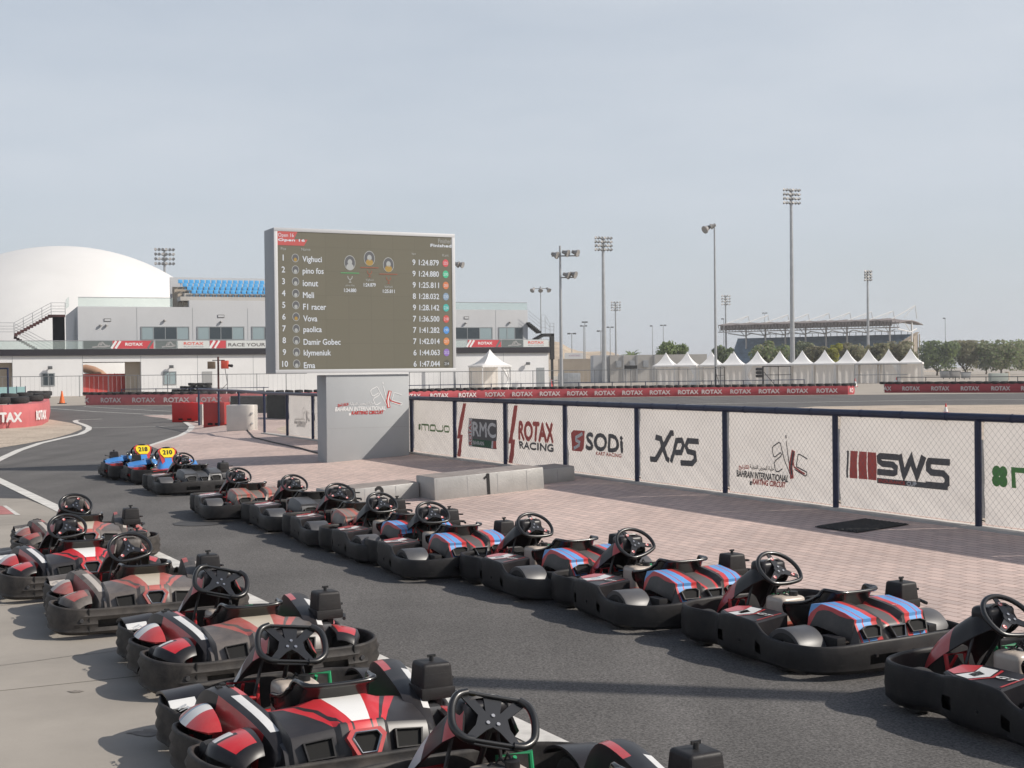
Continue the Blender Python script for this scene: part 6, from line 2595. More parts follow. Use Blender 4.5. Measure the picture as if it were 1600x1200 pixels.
for i in range(nb_):
    x0_, x1_ = GLn * i / nb_, GLn * (i + 1) / nb_
    q.tube([(x0_, -3.9, zroof - .3), ((x0_ + x1_) / 2, -3.9, zroof - 2.2), (x1_, -3.9, zroof - .3)], .13, 4)
q.tube([(0, -3.9, zroof - 2.2), (GLn, -3.9, zroof - 2.2)], .14, 4)
q.build('roof_truss', mat('truss_steel', (0.30, 0.26, 0.24), rough=.6), rf)
q = MB()
q.box(.5, GLn * .96, -3.6, -3.4, zroof - 1.7, zroof - .1)
q.build('roof_fascia', m_groof, rf, smooth=0)
for k in range(9):
    x = GLn * (.05 + .117 * k)
    mh = 3.0 if k < 8 else 4.4
    q = MB()
    q.tube([(x, -3, zroof - 2.6), (x, 10, zroof - 3.2), (x, 16, zroof - 2.2)], .16, 5)
    q.tube([(x, 4, zroof - .6), (x, 10, zroof - 3.2)], .12, 5)
    q.cyl((x, 11, 0), (x, 11, zroof + .2), .28, n=6)
    q.build('roof_support', m_white, gst)
    q = MB()
    q.tube([(x - 3.2, 2, zroof + .4), (x + 1.6, 9, zroof + mh), (x + 1.8, 10, zroof + .6)], .15, 5)
    q.tube([(x - .8, 6, zroof + .8), (x + 1.6, 9, zroof + mh)], .10, 5)
    q.build('roof_mast', m_white, gst)
q = MB()
for k in range(24):
    x = 6 + (GLn - 10) * k / 23
    q.cyl((x, 18, zs1), (x, 18, zs1 + 1.1), .10, n=5)
q.tube([(4, 18, zs1 + 1.05), (GLn - 2, 18, zs1 + 1.05)], .06, 4)
q.build('top_railing', m_lampd, gst)

# ------------------------------------------------------------------ trees
def tree_mesh(name, w_, h_, trunk_h, seed, leaf, n_leaf=1500, ls=.30):
    rnd = random.Random(seed)
    root = thing(name, 'tree', 'tree', (0, 0, 0), 0, None)
    q = MB()
    nb2 = 5
    q.tube([(0, 0, 0), (.1, .05, trunk_h * .6), (0.05, .1, trunk_h * 1.1)], [.26, .2, .16], 8)
    for i in range(nb2):
        a = i * 2 * math.pi / nb2 + rnd.random()
        e = Vector((math.cos(a) * w_ * .30, math.sin(a) * w_ * .30, trunk_h + (h_ - trunk_h) * (.35 + .3 * rnd.random())))
        q.tube([(.05, .1, trunk_h * .8), tuple(Vector((.05, .1, trunk_h)) * .5 + e * .5 + Vector((0, 0, .2))), tuple(e)], [.13, .09, .03], 6)
    q.build('trunk', m_trunk, root)
    # crown: many leaf clumps spread through a lumpy volume
    lobes = []
    for i in range(15):
        a = rnd.random() * 2 * math.pi
        rr = (rnd.random() ** .6) * w_ * .36
        z = trunk_h * .75 + (h_ - trunk_h * .75) * (.22 + .62 * rnd.random())
        k = 1 - .5 * max(0, (z - trunk_h) / (h_ - trunk_h) - .4)
        lobes.append((Vector((math.cos(a) * rr * k, math.sin(a) * rr * k, z)), w_ * (.12 + .13 * rnd.random())))
    lobes.append((Vector((0, 0, trunk_h + (h_ - trunk_h) * .5)), w_ * .28))
    q = MB()
    for i in range(n_leaf):
        c, r_ = lobes[i % len(lobes)]
        d = Vector((rnd.gauss(0, 1), rnd.gauss(0, 1), rnd.gauss(0, 1))).normalized()
        p = c + d * r_ * (rnd.random() ** .38) * Vector((1, 1, .8)).length / 1.62
        if p.z < trunk_h * .7: p.z = trunk_h * .7 + rnd.random() * .4
        if p.z > h_: p.z = h_ - rnd.random() * .3
        nrm = (d + Vector((rnd.gauss(0, .6), rnd.gauss(0, .6), rnd.gauss(0, .6)))).normalized()
        x = nrm.orthogonal().normalized(); y = nrm.cross(x)
        an = rnd.random() * 6.28
        x2 = x * math.cos(an) + y * math.sin(an); y2 = nrm.cross(x2)
        s1 = ls * (.6 + .9 * rnd.random()); s2 = s1 * (.5 + .4 * rnd.random())
        q.add([p - x2 * s1, p - y2 * s2, p + x2 * s1, p + y2 * s2], [(0, 1, 2, 3)], 0 if rnd.random() < .6 else 1)
    q.build('crown', leaf, root, smooth=0)
    return root


def palm(w_, h_, seed):
    rnd = random.Random(seed)
    root = thing('palm_tree', 'palm', 'tree')
    q = MB()
    q.tube([(0, 0, 0), (.1, 0, h_ * .4), (0, 0, h_ * .72)], [.25, .2, .2], 8)
    q.build('trunk', m_trunk, root)
    q = MB()
    for i in range(26):
        a = rnd.random() * 6.28
        L2 = w_ * (.35 + .2 * rnd.random())
        el = rnd.random() * 1.1 + .1
        base = Vector((0, 0, h_ * .72))
        pts = []
        for j in range(6):
            t = j / 5
            rr = L2 * t
            pts.append(base + Vector((math.cos(a) * rr * math.cos(el), math.sin(a) * rr * math.cos(el), rr * math.sin(el) - L2 * .45 * t * t)))
        nn = Vector((-math.sin(a), math.cos(a), 0))
        for j in range(5):
            wd = .34 * (1 - j / 5.5)
            for sgn in (-1, 1):
                p, p2 = pts[j], pts[j + 1]
                q.add([p, p2, p2 + nn * sgn * wd - Vector((0, 0, wd * .6)), p + (p2 - p) * .4 + nn * sgn * wd - Vector((0, 0, wd * .6))], [(0, 1, 2, 3)])
    q.build('crown', LEAF[1], root, smooth=0)
    return root


TREES = [  # u, v_top, depth, width px, leaf pair, label
    (987, 543, 235, 40, 'palm', 'low fan leaved palm behind the grey block building'),
    (1048, 532, 240, 52, (1, 1), 'bright green bushy tree left of the tall lamp pole'),
    (1131, 540, 240, 34, (2, 1), 'small dark tree just right of the tall lamp pole'),
    (1203, 529, 260, 52, (1, 0), 'green round tree behind the tents, left of the tallest mast'),
    (1252, 531, 262, 40, (2, 0), 'dark tree behind the tents right of the tallest mast'),
    (1280, 541, 258, 34, (4, 0), 'low brownish bush tree left of the yellow one'),
    (1303, 533, 256, 24, (3, 3), 'yellow green tree in front of the blue grandstand seats'),
    (1333, 536, 262, 44, (4, 0), 'brownish tree right of the yellow green one'),
    (1375, 537, 266, 44, (0, 4), 'olive tree behind the tents under the thin right mast'),
    (1410, 533, 268, 42, (4, 0), 'olive brown tree at the right end of the grandstand'),
    (1464, 533, 300, 50, (1, 2), 'round green tree right of the rightmost tent'),
    (1508, 532, 305, 44, (0, 4), 'olive brown tree behind the grey bins'),
    (1541, 537, 330, 34, (2, 2), 'dark narrow tree between two olive trees'),
    (1564, 531, 300, 52, (0, 1), 'wide olive tree near the right edge'),
    (1605, 533, 310, 46, (2, 0), 'dark tree cut off by the right edge'),
]
for i, (u, vt, dep, wpx, lf, lab) in enumerate(TREES):
    p = depth_at(u, 580, dep)
    h_ = depth_at(u, vt, dep).z
    w_ = wpx * dep / F
    if lf == 'palm':
        t_ = palm(w_ * 1.3, h_, 5)
    else:
        t_ = tree_mesh('tree', w_ * (1.32 if i < 10 else 1.62), h_, h_ * (.20 if i < 10 else .15), 100 + i, [LEAF[lf[0]], LEAF[lf[1]]], n_leaf=4200 if i < 10 else 5600, ls=.24)
    t_.location = (p.x, p.y, 0)
    tag(t_, lab, 'tree', 'trees behind the tents and bins')

# ------------------------------------------------------------------ light masts
def mast(u, vt, vb, depth, kind, label, lean=0.0, r0=.25):
    """a pole seen at pixel column u from vt down to vb"""
    p = depth_at(u, (vt + vb) / 2, depth)
    h_ = depth_at(u, vt, depth).z
    r = thing('light_mast', label, 'light mast', (p.x, p.y, 0), 0, 'floodlight masts')
    q = MB()
    q.tube([(0, 0, 0), (0, 0, h_)], [r0, r0 * .5], 10)
    q.build('pole', m_galv, r)
    return r, h_


def lamp_array(r, h_, rows, cols, w_, hgt, sz, rot=0.35, skip=()):
    M = T(0, 0, h_) @ Matrix.Rotation(rot, 4, 'Z')
    q = MB(); q.M = M
    for i in range(rows):
        z = -hgt * i / max(1, rows - 1)
        q.box(-w_ / 2, w_ / 2, -.04, .04, z - .04, z + .04)
    q.build('crossarm', m_lampd, r, smooth=0)
    for i in range(rows):
        z = -hgt * i / max(1, rows - 1)
        for j in range(cols):
            x = -w_ / 2 + w_ * j / max(1, cols - 1)
            q = MB(); q.M = M
            Mi = M @ T(x, -.15, z + sz * .1) @ Matrix.Rotation(R(62), 4, 'X')
            q.M = Matrix.Identity(4)
            q.lathe([(0.0, -sz * .55), (sz * .30, -sz * .5), (sz * .36, -sz * .1), (sz * .62, sz * .45), (sz * .58, sz * .5), (0, sz * .42)], 10, Mi)
            q.build('lamp', m_lampd if (i + j) % 3 else m_lampg, r)


for (u, vt, vb, dep, rows, cols, wpx, hpx, lab) in (
        (257, 391, 425, 240, 4, 6, 27, 22, 'multi lamp mast rising behind the white dome'),
        (943, 373, 556, 215, 4, 6, 26, 18, 'tall multi lamp mast left of the tents, second tallest'),
        (962, 473, 553, 430, 4, 4, 14, 12, 'small far multi lamp mast right of the second tallest one'),
        (1134, 463, 545, 420, 4, 4, 13, 13, 'far multi lamp mast at the left end of the grandstand'),
        (1237, 298, 535, 205, 4, 6, 27, 20, 'tallest multi lamp mast in front of the grandstand'),
        (1356, 425, 545, 300, 4, 3, 10, 13, 'thin multi lamp mast before the right part of the grandstand')):
    r, h_ = mast(u, vt, vb, dep, 'array', lab, r0=.40 if dep < 230 else .38)
    lamp_array(r, h_, rows, cols, wpx * dep / F, hpx * dep / F, .40 * dep / 215 if dep < 300 else .52)
# smaller masts with a few large lamps
def flood(r, pos, d, sz, m=None):
    q = MB()
    d = Vector(d).normalized()
    M = frame(Vector(pos), d.orthogonal().normalized(), d.cross(d.orthogonal().normalized()), d)
    q.lathe([(0, -sz * .7), (sz * .28, -sz * .65), (sz * .34, -sz * .2), (sz * .62, sz * .35), (sz * .6, sz * .45), (0, sz * .4)], 12, M)
    q.build('lamp', m or m_lampg, r)


r, h_ = mast(876, 384, 573, 112, 'f', 'slim mast with three big lamps above two, right of the building', r0=.16)
q = MB()
q.box(-.7, 1.6, -.05, .05, h_ - .9, h_ - .8); q.box(0, 1.2, -.05, .05, h_ - 2.7, h_ - 2.6)
q.build('crossarm', m_lampg, r, smooth=0)
for x, z in ((-.4, -.75), (.5, -.6), (1.3, -.6), (.55, -2.45), (1.1, -2.4)):
    flood(r, (x, -.1, h_ + z), (.9, -.5, -.35), .52)
r, h_ = mast(1117.5, 349, 603, 150, 'f', 'tall thin lamp pole with two lamps among the tents', r0=.17)
q = MB(); q.box(-.9, 0, -.04, .04, h_ - .35, h_ - .25); q.build('crossarm', m_lampg, r, smooth=0)
flood(r, (-.9, -.1, h_ - .6), (-.8, -.5, -.5), .75)
flood(r, (-.2, -.1, h_ - .3), (-.9, .3, -.3), .55)
r, h_ = mast(845, 447, 530, 165, 'f', 'short mast with three lamps over the stair end of the building', r0=.10)
q = MB(); q.box(-.95, .95, -.04, .04, h_ - .35, h_ - .27); q.build('crossarm', m_lampg, r, smooth=0)
for x in (-.95, 0, .95):
    flood(r, (x, -.1, h_ - .45), (x * .5, -.6, -.6), .5)
r, h_ = mast(709, 408, 530, 150, 'f', 'lamp mast mostly hidden behind the right edge of the screen', r0=.14)
q = MB(); q.box(-.1, .9, -.04, .04, h_ - .3, h_ - .22); q.build('crossarm', m_lampg, r, smooth=0)
flood(r, (.4, -.1, h_ - .35), (.9, -.3, -.3), .6); flood(r, (.85, -.1, h_ - .4), (.9, -.4, -.3), .6)
for (u, vt, vb, dep, ww, lab) in ((893.5, 521, 560, 300, 9, 'small twin lamp street light nearest the building stair'), (914, 503, 560, 330, 5, 'thin street light left of the second tallest mast'), (912, 509, 562, 345, 7, 'thin street light with low arm beside its taller neighbour'),
                                  (939, 517, 556, 320, 8, 'small street light just left of the second tallest mast'), (953.5, 511, 556, 360, 7, 'thin street light just right of the second tallest mast'), (1019.5, 509, 550, 380, 4, 'thin single street light left of the green tree'),
                                  (1036.5, 508, 550, 380, 6, 'thin single street light above the green tree'), (1131, 498, 545, 390, 4, 'thin street light beside the grandstand left end'), (1195, 489, 515, 470, 5, 'short street light above the grandstand roof'), (1477, 497, 533, 420, 4, 'thin street light above the right trees')):
    r, h_ = mast(u, vt, vb, dep, 's', lab, r0=.16)
    r['group'] = 'small street lights'
    r['category'] = 'street light'
    q = MB()
    W_ = ww * dep / F
    q.box(-W_ / 2, W_ / 2 if ww > 4 else .1, -.08, .08, h_ - .1, h_ + .05)
    q.build('arm', m_lampg, r, smooth=0)
    for sx in ((-1, 1) if ww > 4 else (-1,)):
        q = MB()
        q.rbox(sx * W_ / 2 - .35, sx * W_ / 2 + .35, -.2, .2, h_ - .2, h_ + .12, .06)
        q.build('lamp', m_lampd, r)
# thin pole before the building
p = at(285, 606)
r = thing('camera_pole', 'thin pale pole with a dark box standing before the white lower wall', 'pole', p)
hh = depth_at(284, 489, p.y).z
q = MB(); q.cyl((0, 0, 0), (0, 0, hh), .14, .09, n=8); q.build('pole', m_grylt, r)
q = MB(); q.rbox(-.55, -.12, -.2, .2, 1.9, 3.2, .05); q.build('signal_box', m_gry, r)
q = MB(); q.lathe([(0, 0), (.2, .1), (.2, .25), (0, .35)], 10, T(0, -.15, hh * .60)); q.build('camera_dome', m_prwhite, r)

# ------------------------------------------------------------------ tyre barriers
def tyre_geo(name, ro, w_):
    q = MB()
    h = w_ / 2
    q.lathe([(ro * .52, -h * .8), (ro * .75, -h), (ro * .95, -h * .85), (ro, -h * .5), (ro, h * .5), (ro * .95, h * .85), (ro * .75, h), (ro * .52, h * .8), (ro * .52, -h * .8)], 22)
    return q.build(name, m_rubber, smooth=50)


tyre0 = tyre_geo('tyre', .30, .20)
tyre_first = [True]


def put_tyre(p, z, label, group, sc=1.0, tilt=0.0):
    if tyre_first[0]:
        o = tyre0; tyre_first[0] = False
    else:
        o = tyre0.copy(); COL.objects.link(o)
    o.location = (p.x, p.y, z)
    o.scale = (sc, sc, sc)
    o.rotation_euler = (random.uniform(-.06, .06) + tilt, random.uniform(-.06, .06), random.random() * 6)
    tag(o, label, 'tyre', group)
    return o


def path_pts(P, step):
    out = []; acc = 0
    for a, b_ in zip(P, P[1:]):
        L2 = (b_ - a).length
        while acc < L2:
            out.append(a + (b_ - a) * (acc / L2)); acc += step
        acc -= L2
    return out


def wrap(P, h_, label, m, group, texts, th=.62, mt=None, tw=1.75, thh=.30):
    """red cloth wrapped round a tyre wall; P runs left to right as seen, texts = pixel columns"""
    r = thing('barrier_wrap', label, 'tyre barrier', P[0], 0, group)
    q = MB()
    o0 = P[0]
    vs = []
    k = len(P)
    nrm = []
    for i, p in enumerate(P):
        a = P[max(0, i - 1)]; b_ = P[min(k - 1, i + 1)]
        d = (b_ - a).normalized()
        nrm.append(Vector((-d.y, d.x, 0)))
    sec = [(0.02, 0), (-.03, h_ * .3), (-.02, h_ * .7), (.03, h_), (th, h_), (th, 0)]
    for p, n_ in zip(P, nrm):
        for off, z in sec:
            w2 = p - o0 + n_ * off
            vs.append((w2.x, w2.y, z))
    s_ = len(sec)
    fs = [(i * s_ + j, (i + 1) * s_ + j, (i + 1) * s_ + j + 1, i * s_ + j + 1) for i in range(k - 1) for j in range(s_ - 1)]
    fs += [tuple(range(s_)), tuple((k - 1) * s_ + j for j in range(s_ - 1, -1, -1))]
    q.add(vs, fs)
    q.build('cloth', m, r, smooth=30)
    for tx in texts:
        if isinstance(tx, tuple): u, word, ww_ = tx
        else: u, word, ww_ = tx, 'ROTAX', tw
        best = None
        for a, b_ in zip(P, P[1:]):
            d = (b_ - a).normalized()
            n2 = Vector((d.y, -d.x, 0))
            h3 = hit(u, 600, a, n2)
            t = (h3 - a).dot(d)
            if -0.01 <= t <= (b_ - a).length + .01:
                best = (h3, d, n2)
                break
        if not best: continue
        h3, d, n2 = best
        c = Vector((h3.x, h3.y, 0)) - o0 + n2 * .075
        q = MB()
        q.text(word, frame(Vector((c.x, c.y, h_ * .48)), d, Vector((0, 0, 1)), n2), w=ww_, h=thh, bold=.022, m=0)
        q.build('lettering', mt or m_wraplt, r, smooth=0)
    return r


G_T = 'tyres along the tops of the red barriers'
LT = 'black tyre lying on top of the long red lettered barrier'
P = [at(134, 633), at(200, 633), at(270, 632.7), at(345, 632), at(420, 630.5), at(500, 629)]
wrap(P, .72, 'faded red lettered tyre barrier below the white building on the left', m_wrapp, 'red tyre barriers', [(136, 'X', .4), 174, 225, 276, 327, 379, 430])
for i, p in enumerate(path_pts(P, .66)):
    put_tyre(p + Vector((0, .3, 0)), .80, 'black tyre on top of the faded red barrier below the white building', G_T)
P = [at(590, 628.5), at(640, 626), at(760, 623), at(880, 621.4), at(1000, 620), at(1120, 618.6), at(1240, 617.4), at(1325, 616.6), at(1335, 616)]
wrap(P, .66, 'long red lettered tyre barrier across the track behind the banner fence', m_wrap, 'red tyre barriers', [642, 685.5, 729.7, 773, 816, 859, 902, 945, 988, 1031, 1075, 1112, 1157, 1201.5, 1246, 1292, (1329, 'RO', .75)], tw=1.5)
for i, p in enumerate(path_pts(P, .62)):
    put_tyre(p + Vector((0, .3, 0)), .74, 'black tyre on top of the long red barrier behind the banner fence', G_T)
P = [at(1382, 613.6), at(1500, 613.6), at(1620, 613.6), at(1700, 613.4)]
wrap(P, .68, 'red lettered tyre barrier at the right, beyond the sandy gap', m_wrap, 'red tyre barriers', [(1387, 'AX', .6), 1424, 1469.5, 1516, 1564, 1611], tw=1.35)
for i, p in enumerate(path_pts(P, .62)):
    put_tyre(p + Vector((0, .3, 0)), .76, 'black tyre on top of the right red barrier beyond the sandy gap', G_T)
P = [at(-110, 672), at(-50, 671.5), at(5, 670), at(40, 668), at(66, 664.5), at(76, 659), at(78, 651), at(77, 643)]
wrap(P, .92, 'pink red lettered tyre barrier bending away beside the gravel at the left edge', m_wrapp, 'red tyre barriers', [(4, 'ROTAX', 1.35), (61, 'ROTAX', 1.35)], mt=m_prwhite, thh=.36)
for i, p in enumerate([at(-30, 668), at(0, 667.5), at(30, 665.5), at(53, 660), at(66, 652), at(70, 644), at(40, 652), at(15, 655), at(55, 646)]):
    put_tyre(p, 1.06 if i < 6 else 1.10, 'big black tyre on the bending pink red barrier beside the gravel', 'big tyres on the bending barrier', 1.38)
# tyre pile behind the barrier
pile = [(u, 622, 0) for u in (270, 282, 294, 306, 318, 330)] + [(u, 622, 1) for u in (272, 284, 296, 308, 320, 332)] + [(u, 622, 2) for u in (275, 287, 299, 311, 323, 333)] + [(u, 622, 3) for u in (288, 300, 312, 324)] + [(u, 622, 4) for u in (301, 313, 325)]
for (u, v, k) in pile:
    p = at(u, 622)
    put_tyre(p, .12 + .27 * k, 'black tyre in the stepped pile behind the far red barrier', 'tyres in the stepped pile', 1.25)

# dark net covered tyre blocks behind the fence
for (u0, v0, u1, lab, hh) in ((343, 652, 394, 'left one of two dark net covered tyre blocks behind the pit fence', 1.0), (397, 664, 450, 'right one of two dark net covered tyre blocks, next to the faded banner', 1.25)):
    a, b_ = at(u0, v0), at(u1, v0 + 3)
    q = MB()
    L2 = (b_ - a).length
    q.rbox(0, L2, 0, 1.0, 0, hh, .09, 0, 3)
    o = q.build('tyre_block', m_net, smooth=50)
    o.location = a + LR * .5; o.rotation_euler = (0, 0, math.atan2((b_ - a).y, (b_ - a).x))
    tag(o, lab, 'tyre block', 'dark tyre blocks')

# ------------------------------------------------------------------ plastic barriers by the lane
def pl_barrier(u0, v0, u1, v1, hh, m, label, rounded=False, th=.42):
    a, b_ = on(u0, v0), on(u1, v1)
    L2 = (u1 - u0) / F * a.y * 1.03
    d = Vector((1, -0.30, 0)).normalized() * L2
    r = thing('plastic_barrier', label, 'barrier', (a.x, a.y, gz(a)), math.atan2(d.y, d.x), 'plastic lane barriers')
    q = MB()
    if rounded:
        P2 = [(0, 0), (L2 - .25, 0)] + [(L2 - .25 + .25 * math.sin(i * math.pi / 8), .25 - .25 * math.cos(i * math.pi / 8)) for i in range(1, 8)] + [(L2 - .25, .5), (0, .5)]
        q.prism(P2, 0, hh)
    else:
        q.prism([(0, 0), (L2, 0), (L2, th), (0, th)], 0, hh)
    q.build('body', m, r, bevel=.03, smooth=40)
    if not rounded:
        for fx in (.33, .66):
            q = MB()
            q.cyl((L2 * fx, th / 2, hh - .01), (L2 * fx, th / 2, hh + .025), .06, n=12)
            q.build('filler_cap', m, r)
            q = MB()
            q.box(L2 * fx - .10, L2 * fx + .10, -.012, .01, hh * .12, hh * .2)
            q.build('forklift_slot', m_dark, r, smooth=0)
    else:
        for zz_ in (.3, .68):
            q = MB()
            q.cyl((L2 - .08, .06, hh * zz_), (L2 - .055, .04, hh * zz_), .035, n=10)
            q.build('coupling_hole', m_grylt, r)
    return r


pl_barrier(268.5, 660, 314, 659, .84, m_plred, 'bright red plastic barrier, farthest of the three by the lane bend')
pl_barrier(317.5, 669, 354, 667, .95, m_plredf, 'duller red plastic barrier in the middle, between bright red and white ones')
pl_barrier(353.5, 674.5, 399, 672.5, .84, m_plwht, 'white rounded end plastic barrier next to the red ones', True)
a = on(315, 664.5)
q = MB(); q.box(-.06, .06, -.04, .2, 0, .82)
o = q.build('barrier_link', m_plwht); o.location = (a.x, a.y, gz(a)); o.rotation_euler = (0, 0, -.3)
tag(o, 'narrow white upright strip joining the two red plastic barriers', 'barrier link')

# signal post with two boxes
p = at(342, 646)
hh = depth_at(341, 557.5, p.y).z
r = thing('signal_post', 'dark red post with a brown box and an orange box on its cross bar', 'signal post', p)
k = p.y / F
q = MB(); q.cyl((0, 0, 0), (0, 0, hh), .055, .05, n=8); q.build('post', m_brown, r)
q = MB(); q.box(-.30, .34, -.03, .03, hh - .20, hh - .16); q.build('cross_bar', m_black, r, smooth=0)
q = MB(); q.rbox(-.53, -.17, -.15, .15, hh - .62, hh - .24, .02); q.build('box', mat('brown_box', (0.16, 0.12, 0.08), rough=.6), r)
q = MB(); q.rbox(.17, .52, -.15, .15, hh - .62, hh - .20, .02); q.build('box', mat('orange_box', (0.62, 0.09, 0.05), rough=.5), r)
q = MB(); q.cyl((.52, 0, hh - .45), (.75, -.1, hh - .48), .06, .08, n=10); q.build('horn', m_black, r)
q = MB(); q.tube([(.35, 0, hh - .62), (.42, 0, hh - 1.1), (.46, 0, hh - 1.4), (.2, 0, hh - 1.65), (0, 0, hh - 1.6)], .015, 5); q.build('wire', m_black, r)

# ------------------------------------------------------------------ cones
def cone(u, v, h_, m, label, stripes=False):
    p = at(u, v)
    r = thing('traffic_cone', label, 'cone', (p.x, p.y, gz(p)), 0, 'traffic cones')
    b_ = h_ * .27
    q = MB()
    q.rbox(-b_, b_, -b_, b_, 0, h_ * .06, .01)
    q.build('foot', m_black if not stripes else m, r)
    q = MB()
    q.lathe([(b_ * .85, h_ * .05), (b_ * .62, h_ * .35), (b_ * .42, h_ * .62), (b_ * .17, h_), (0, h_)], 14, None, ms=[2 if stripes else 0, 1 if stripes else 0, 0, 0])
    q.build('body', [m, m if not stripes else m_prwhite, m_prwhite], r)


cone(97, 631, .95, m_orangec, 'orange cone at the left in front of the white wall')
cone(861, 607, 1.05, m_redc, 'red cone beside the grey door at the building end')
cone(1336, 604.5, .95, m_redc, 'red and white cone at the end of the long red barrier', True)
cone(1401, 601, .85, m_redc, 'red and white cone behind the right red barrier by the curtained tent', True)
cone(1478, 644.5, .40, m_redc, 'small red and white cone on the sand behind the banner fence', True)

# ------------------------------------------------------------------ far railings
def rail_fence(name, label, P, h_, step, m, rails=(1.0,), r_=.03, infill=0):
    r = thing(name, label, 'railing', P[0], 0)
    pts = path_pts(P, step)
    o0 = P[0]
    for p in pts:
        q = MB()
        d = p - o0
        q.cyl((d.x, d.y, 0), (d.x, d.y, h_ + .05), r_ * 1.2, n=6)
        q.build('post', m, r)
    for f in rails:
        q = MB()
        q.tube([(p.x - o0.x, p.y - o0.y, h_ * f) for p in P], r_, 6)
        q.build('rail', m, r)
    if infill:
        q = MB()
        for p in path_pts(P, infill):
            d = p - o0
            q.cyl((d.x, d.y, .1), (d.x, d.y, h_), .012, n=3)
        o = q.build('bars', m_galv, r, smooth=0)
        o['kind'] = 'stuff'
    return r


m_railg = mat('railing_grey', (0.22, 0.23, 0.24), rough=.5, metal=.3)
rail_fence('site_fence', 'tall thin grey wire fence before the white building wall, left of the screen', [at(-60, 622), at(110, 620), at(240, 618.5), at(480, 615)], 2.05, 2.9, m_railg, (1.0,), .03, .45)
rail_fence('site_fence', 'tall grey wire fence behind the long red barrier, right of the screen', [at(640, 612.5), at(900, 609.5), at(1130, 607)], 2.05, 3.2, m_railg, (1.0,), .032, .5)
rail_fence('low_railing', 'low dark blue railing just behind the long red barrier', [at(620, 617.5), at(900, 611.5), at(1130, 608.5), at(1257, 606.5)], .85, 3.3, m_navy, (1.0,), .035)
rail_fence('low_railing', 'low dark railing behind the right red barrier', [at(1402, 604), at(1500, 604), at(1660, 604)], .95, 3.2, m_lampd, (1.0,), .04)
rail_fence('low_railing', 'low dark blue railing behind the faded red barrier on the left', [at(190, 625), at(300, 624), at(420, 622)], .9, 3.0, m_navy, (1.0,), .03)
rail_fence('gate_frame', 'grey tube gate frames standing before the tents beside the sandy gap', [at(1336, 606), at(1378, 605.5), at(1418, 605)], 2.3, 2.9, m_railg, (1.0, .55), .035)

# black signal lamp and truss frames before the tents
for u0, u1, lab in ((1192.5, 1236, 'black tube frame with hanging signal lamp before the tents'), (1118.5, 1132, 'narrow black tube frame at the foot of the tall lamp pole')):
    a, b_ = at(u0, 606.5), at(u1, 606)
    d = b_ - a
    r = thing('tube_gate', lab, 'gate', a, math.atan2(d.y, d.x))
    L2 = d.length
    q = MB()
    q.cyl((0, 0, 0), (0, 0, 2.25), .09, n=8)
    for x in (L2 * .55, L2):
        q.cyl((x, 0, 0), (x, 0, 2.25), .04, n=6)
    q.tube([(0, 0, 2.22), (L2, 0, 2.22)], .045, 6); q.tube([(0, 0, 1.35), (L2, 0, 1.35)], .03, 6)
    q.tube([(0, 0, 1.75), (L2 * .5, 0, .05)], .035, 6)
    q.build('gate_tubes', m_black, r)
    if u0 > 1150:
        q = MB()
        for z in (1.25, 1.60, 1.95):
            q.rbox(-.62, -.12, -.18, .18, z - .16, z + .16, .05)
            q.cyl((-.75, -.05, z), (-.6, -.05, z), .13, .15, n=10)
        q.build('signal_lamp', m_black, r)
p = at(986, 605)
r = thing('board_on_post', 'black flat board on a thin post behind the long red barrier', 'sign', p)
q = MB(); q.cyl((0, 0, 0), (0, 0, 2.2), .05, n=6); q.build('post', m_lampd, r)
q = MB(); q.box(-.75, .75, -.05, .05, 2.15, 2.55); q.build('board', m_black, r, smooth=0)

# bins, boxes
def skip_bin(u, v, w_, h_, m, label):
    p = at(u, v)
    r = thing('waste_bin', label, 'bin', p, 0.1, 'grey waste bins')
    q = MB()
    q.add([(-w_ * .42, -.4, .18), (w_ * .42, -.4, .18), (w_ * .42, .4, .18), (-w_ * .42, .4, .18), (-w_ / 2, -.5, h_), (w_ / 2, -.5, h_), (w_ / 2, .5, h_), (-w_ / 2, .5, h_)],
          [(0, 3, 2, 1), (0, 1, 5, 4), (1, 2, 6, 5), (2, 3, 7, 6), (3, 0, 4, 7), (4, 5, 6, 7)])
    q.build('body', m, r, bevel=.02)
    q = MB(); q.rbox(-w_ * .53, w_ * .53, -.54, .54, h_, h_ + .08, .02); q.build('lid', m_gry, r)
    for sx in (-1, 1):
        q = MB(); q.cyl((sx * w_ * .34, -.38, .1), (sx * w_ * .34 + .06, -.38, .1), .1, n=10); q.build('castor', m_black, r)


skip_bin(1477, 592.3, 1.5, 1.25, m_galv, 'grey steel waste bin nearest the rightmost tent')
skip_bin(1492, 592.3, 1.5, 1.25, m_lampg, 'darker grey waste bin between the other two bins')
skip_bin(1509, 592.8, 1.3, 1.05, m_galv, 'smaller grey waste bin, right one of the three')
p = at(1560, 598.5)
q = MB(); q.rbox(-1.0, 1.0, -.5, .5, 0, 1.15, .03)
o = q.build('utility_cabinet', mat('pale_green_cabinet', (0.42, 0.46, 0.42), rough=.6)); o.location = p
tag(o, 'pale green grey utility cabinet behind the right red barrier', 'cabinet')
p = at(1574, 594)
q = MB(); q.lathe([(.3, 0), (.32, .05), (.30, 1.15), (.22, 1.2), (0, 1.2)], 14)
o = q.build('beige_drum', m_beige, smooth=50); o.location = p
tag(o, 'beige upright drum right of the pale green cabinet', 'drum')
p = at(826, 606)
q = MB(); q.box(-.9, .9, -.4, .4, 0, .08); q.box(-.9, .9, -.4, .4, .55, .62)
for x in (-.85, .78):
    q.box(x, x + .07, -.38, .38, .08, .55)
q.box(-.8, .75, .3, .36, .1, .5)
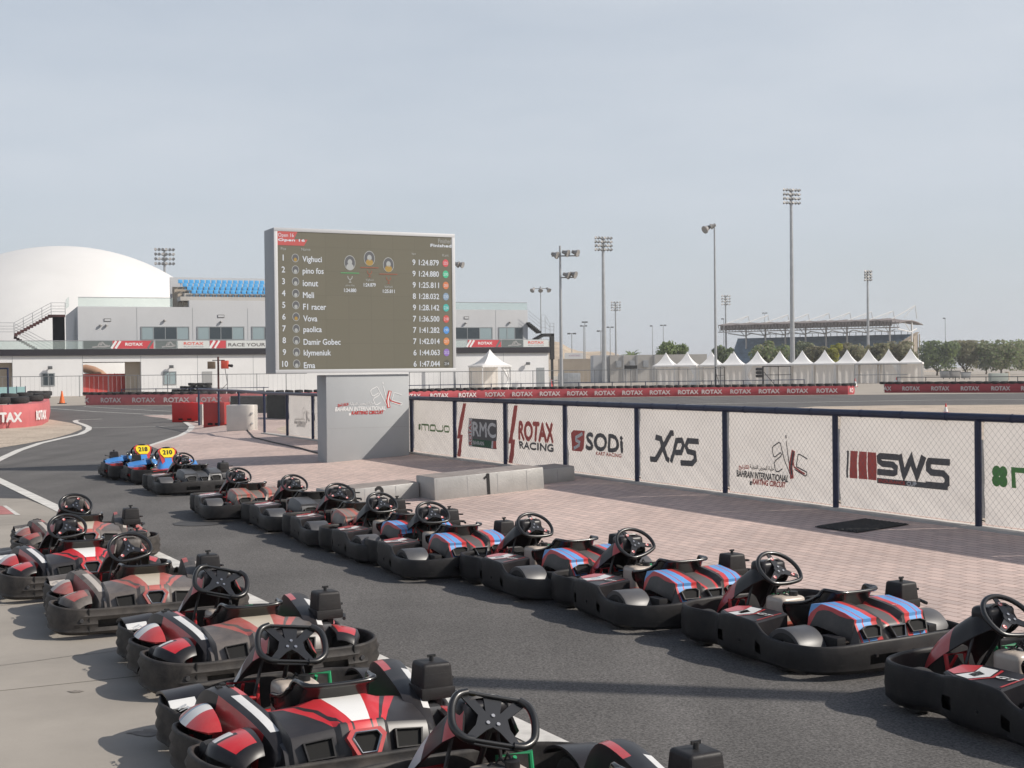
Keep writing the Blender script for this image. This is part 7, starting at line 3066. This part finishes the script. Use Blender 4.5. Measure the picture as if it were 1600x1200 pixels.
o = q.build('wooden_crate', mat('raw_wood', (0.38, 0.25, 0.13), rough=.8, var=.15, vs=3), smooth=0); o.location = p
tag(o, 'brown wooden crate left of the grey door at the building end', 'crate')
p = at(893, 607)
q = MB(); q.rbox(-1.5, 1.0, -.6, .6, 0, 1.75, .03); q.box(-2.4, -1.5, -.5, .5, .9, 1.0); q.box(-2.4, -2.3, -.5, .5, 0, .9)
o = q.build('generator', m_galv); o.location = p
tag(o, 'grey metal generator housing right of the red cone', 'generator')
# aqua site panels at the far left
a, b_ = at(-30, 631), at(40, 629)
d = b_ - a
r = thing('aqua_screen', 'aqua sheet screen behind the bending tyre barrier at the left edge', 'screen', a, math.atan2(d.y, d.x))
q = MB()
for i in range(5):
    q.box(d.length * i / 5 + .03, d.length * (i + 1) / 5 - .03, 0, .05, .2, 1.25)
q.build('sheet', m_aqua, r, smooth=0)
for i in range(6):
    q = MB(); q.cyl((d.length * i / 5, 0, 0), (d.length * i / 5, 0, 1.3), .035, n=6); q.build('post', m_navy, r)
p = at(13, 640)
r = thing('blue_post_railing', 'navy railing post and rail end above the bending tyre barrier', 'railing', p)
q = MB(); q.cyl((0, 0, 0), (0, 0, 2.6), .06, n=8); q.build('post', m_navy, r)
q = MB(); q.tube([(-4, .5, 2.55), (0, 0, 2.55)], .05, 6); q.build('rail', m_navy, r)
# slide behind the passage
q = MB()
c = depth_at(150, 583, 165)
pts = [depth_at(u, v, 168) for u, v in ((125, 577), (135, 576.5), (146, 579), (156, 584), (163, 590))]
q.tube(pts, .55, 10)
tag(q.build('inflatable_tube', mat('tan_inflatable', (0.42, 0.24, 0.15), rough=.6), smooth=60), 'tan curved inflatable tube seen through the passage', 'inflatable')

# thin dusty air over the site
q = MB()
q.box(-1600, 1600, -360, 3600, -1.6, 45)
hz = q.build('haze', None, smooth=0)
hz.data.materials.clear()
mh_ = bpy.data.materials.new('dusty_air')
mh_.use_nodes = True
nn_ = mh_.node_tree.nodes
nn_.clear()
ho = nn_.new('ShaderNodeOutputMaterial')
pv = nn_.new('ShaderNodeVolumePrincipled')
pv.inputs['Color'].default_value = (0.93, 0.94, 0.96, 1)
pv.inputs['Density'].default_value = 0.00032
pv.inputs['Anisotropy'].default_value = 0.2
mh_.node_tree.links.new(pv.outputs['Volume'], ho.inputs['Volume'])
hz.data.materials.append(mh_)
hz['kind'] = 'stuff'
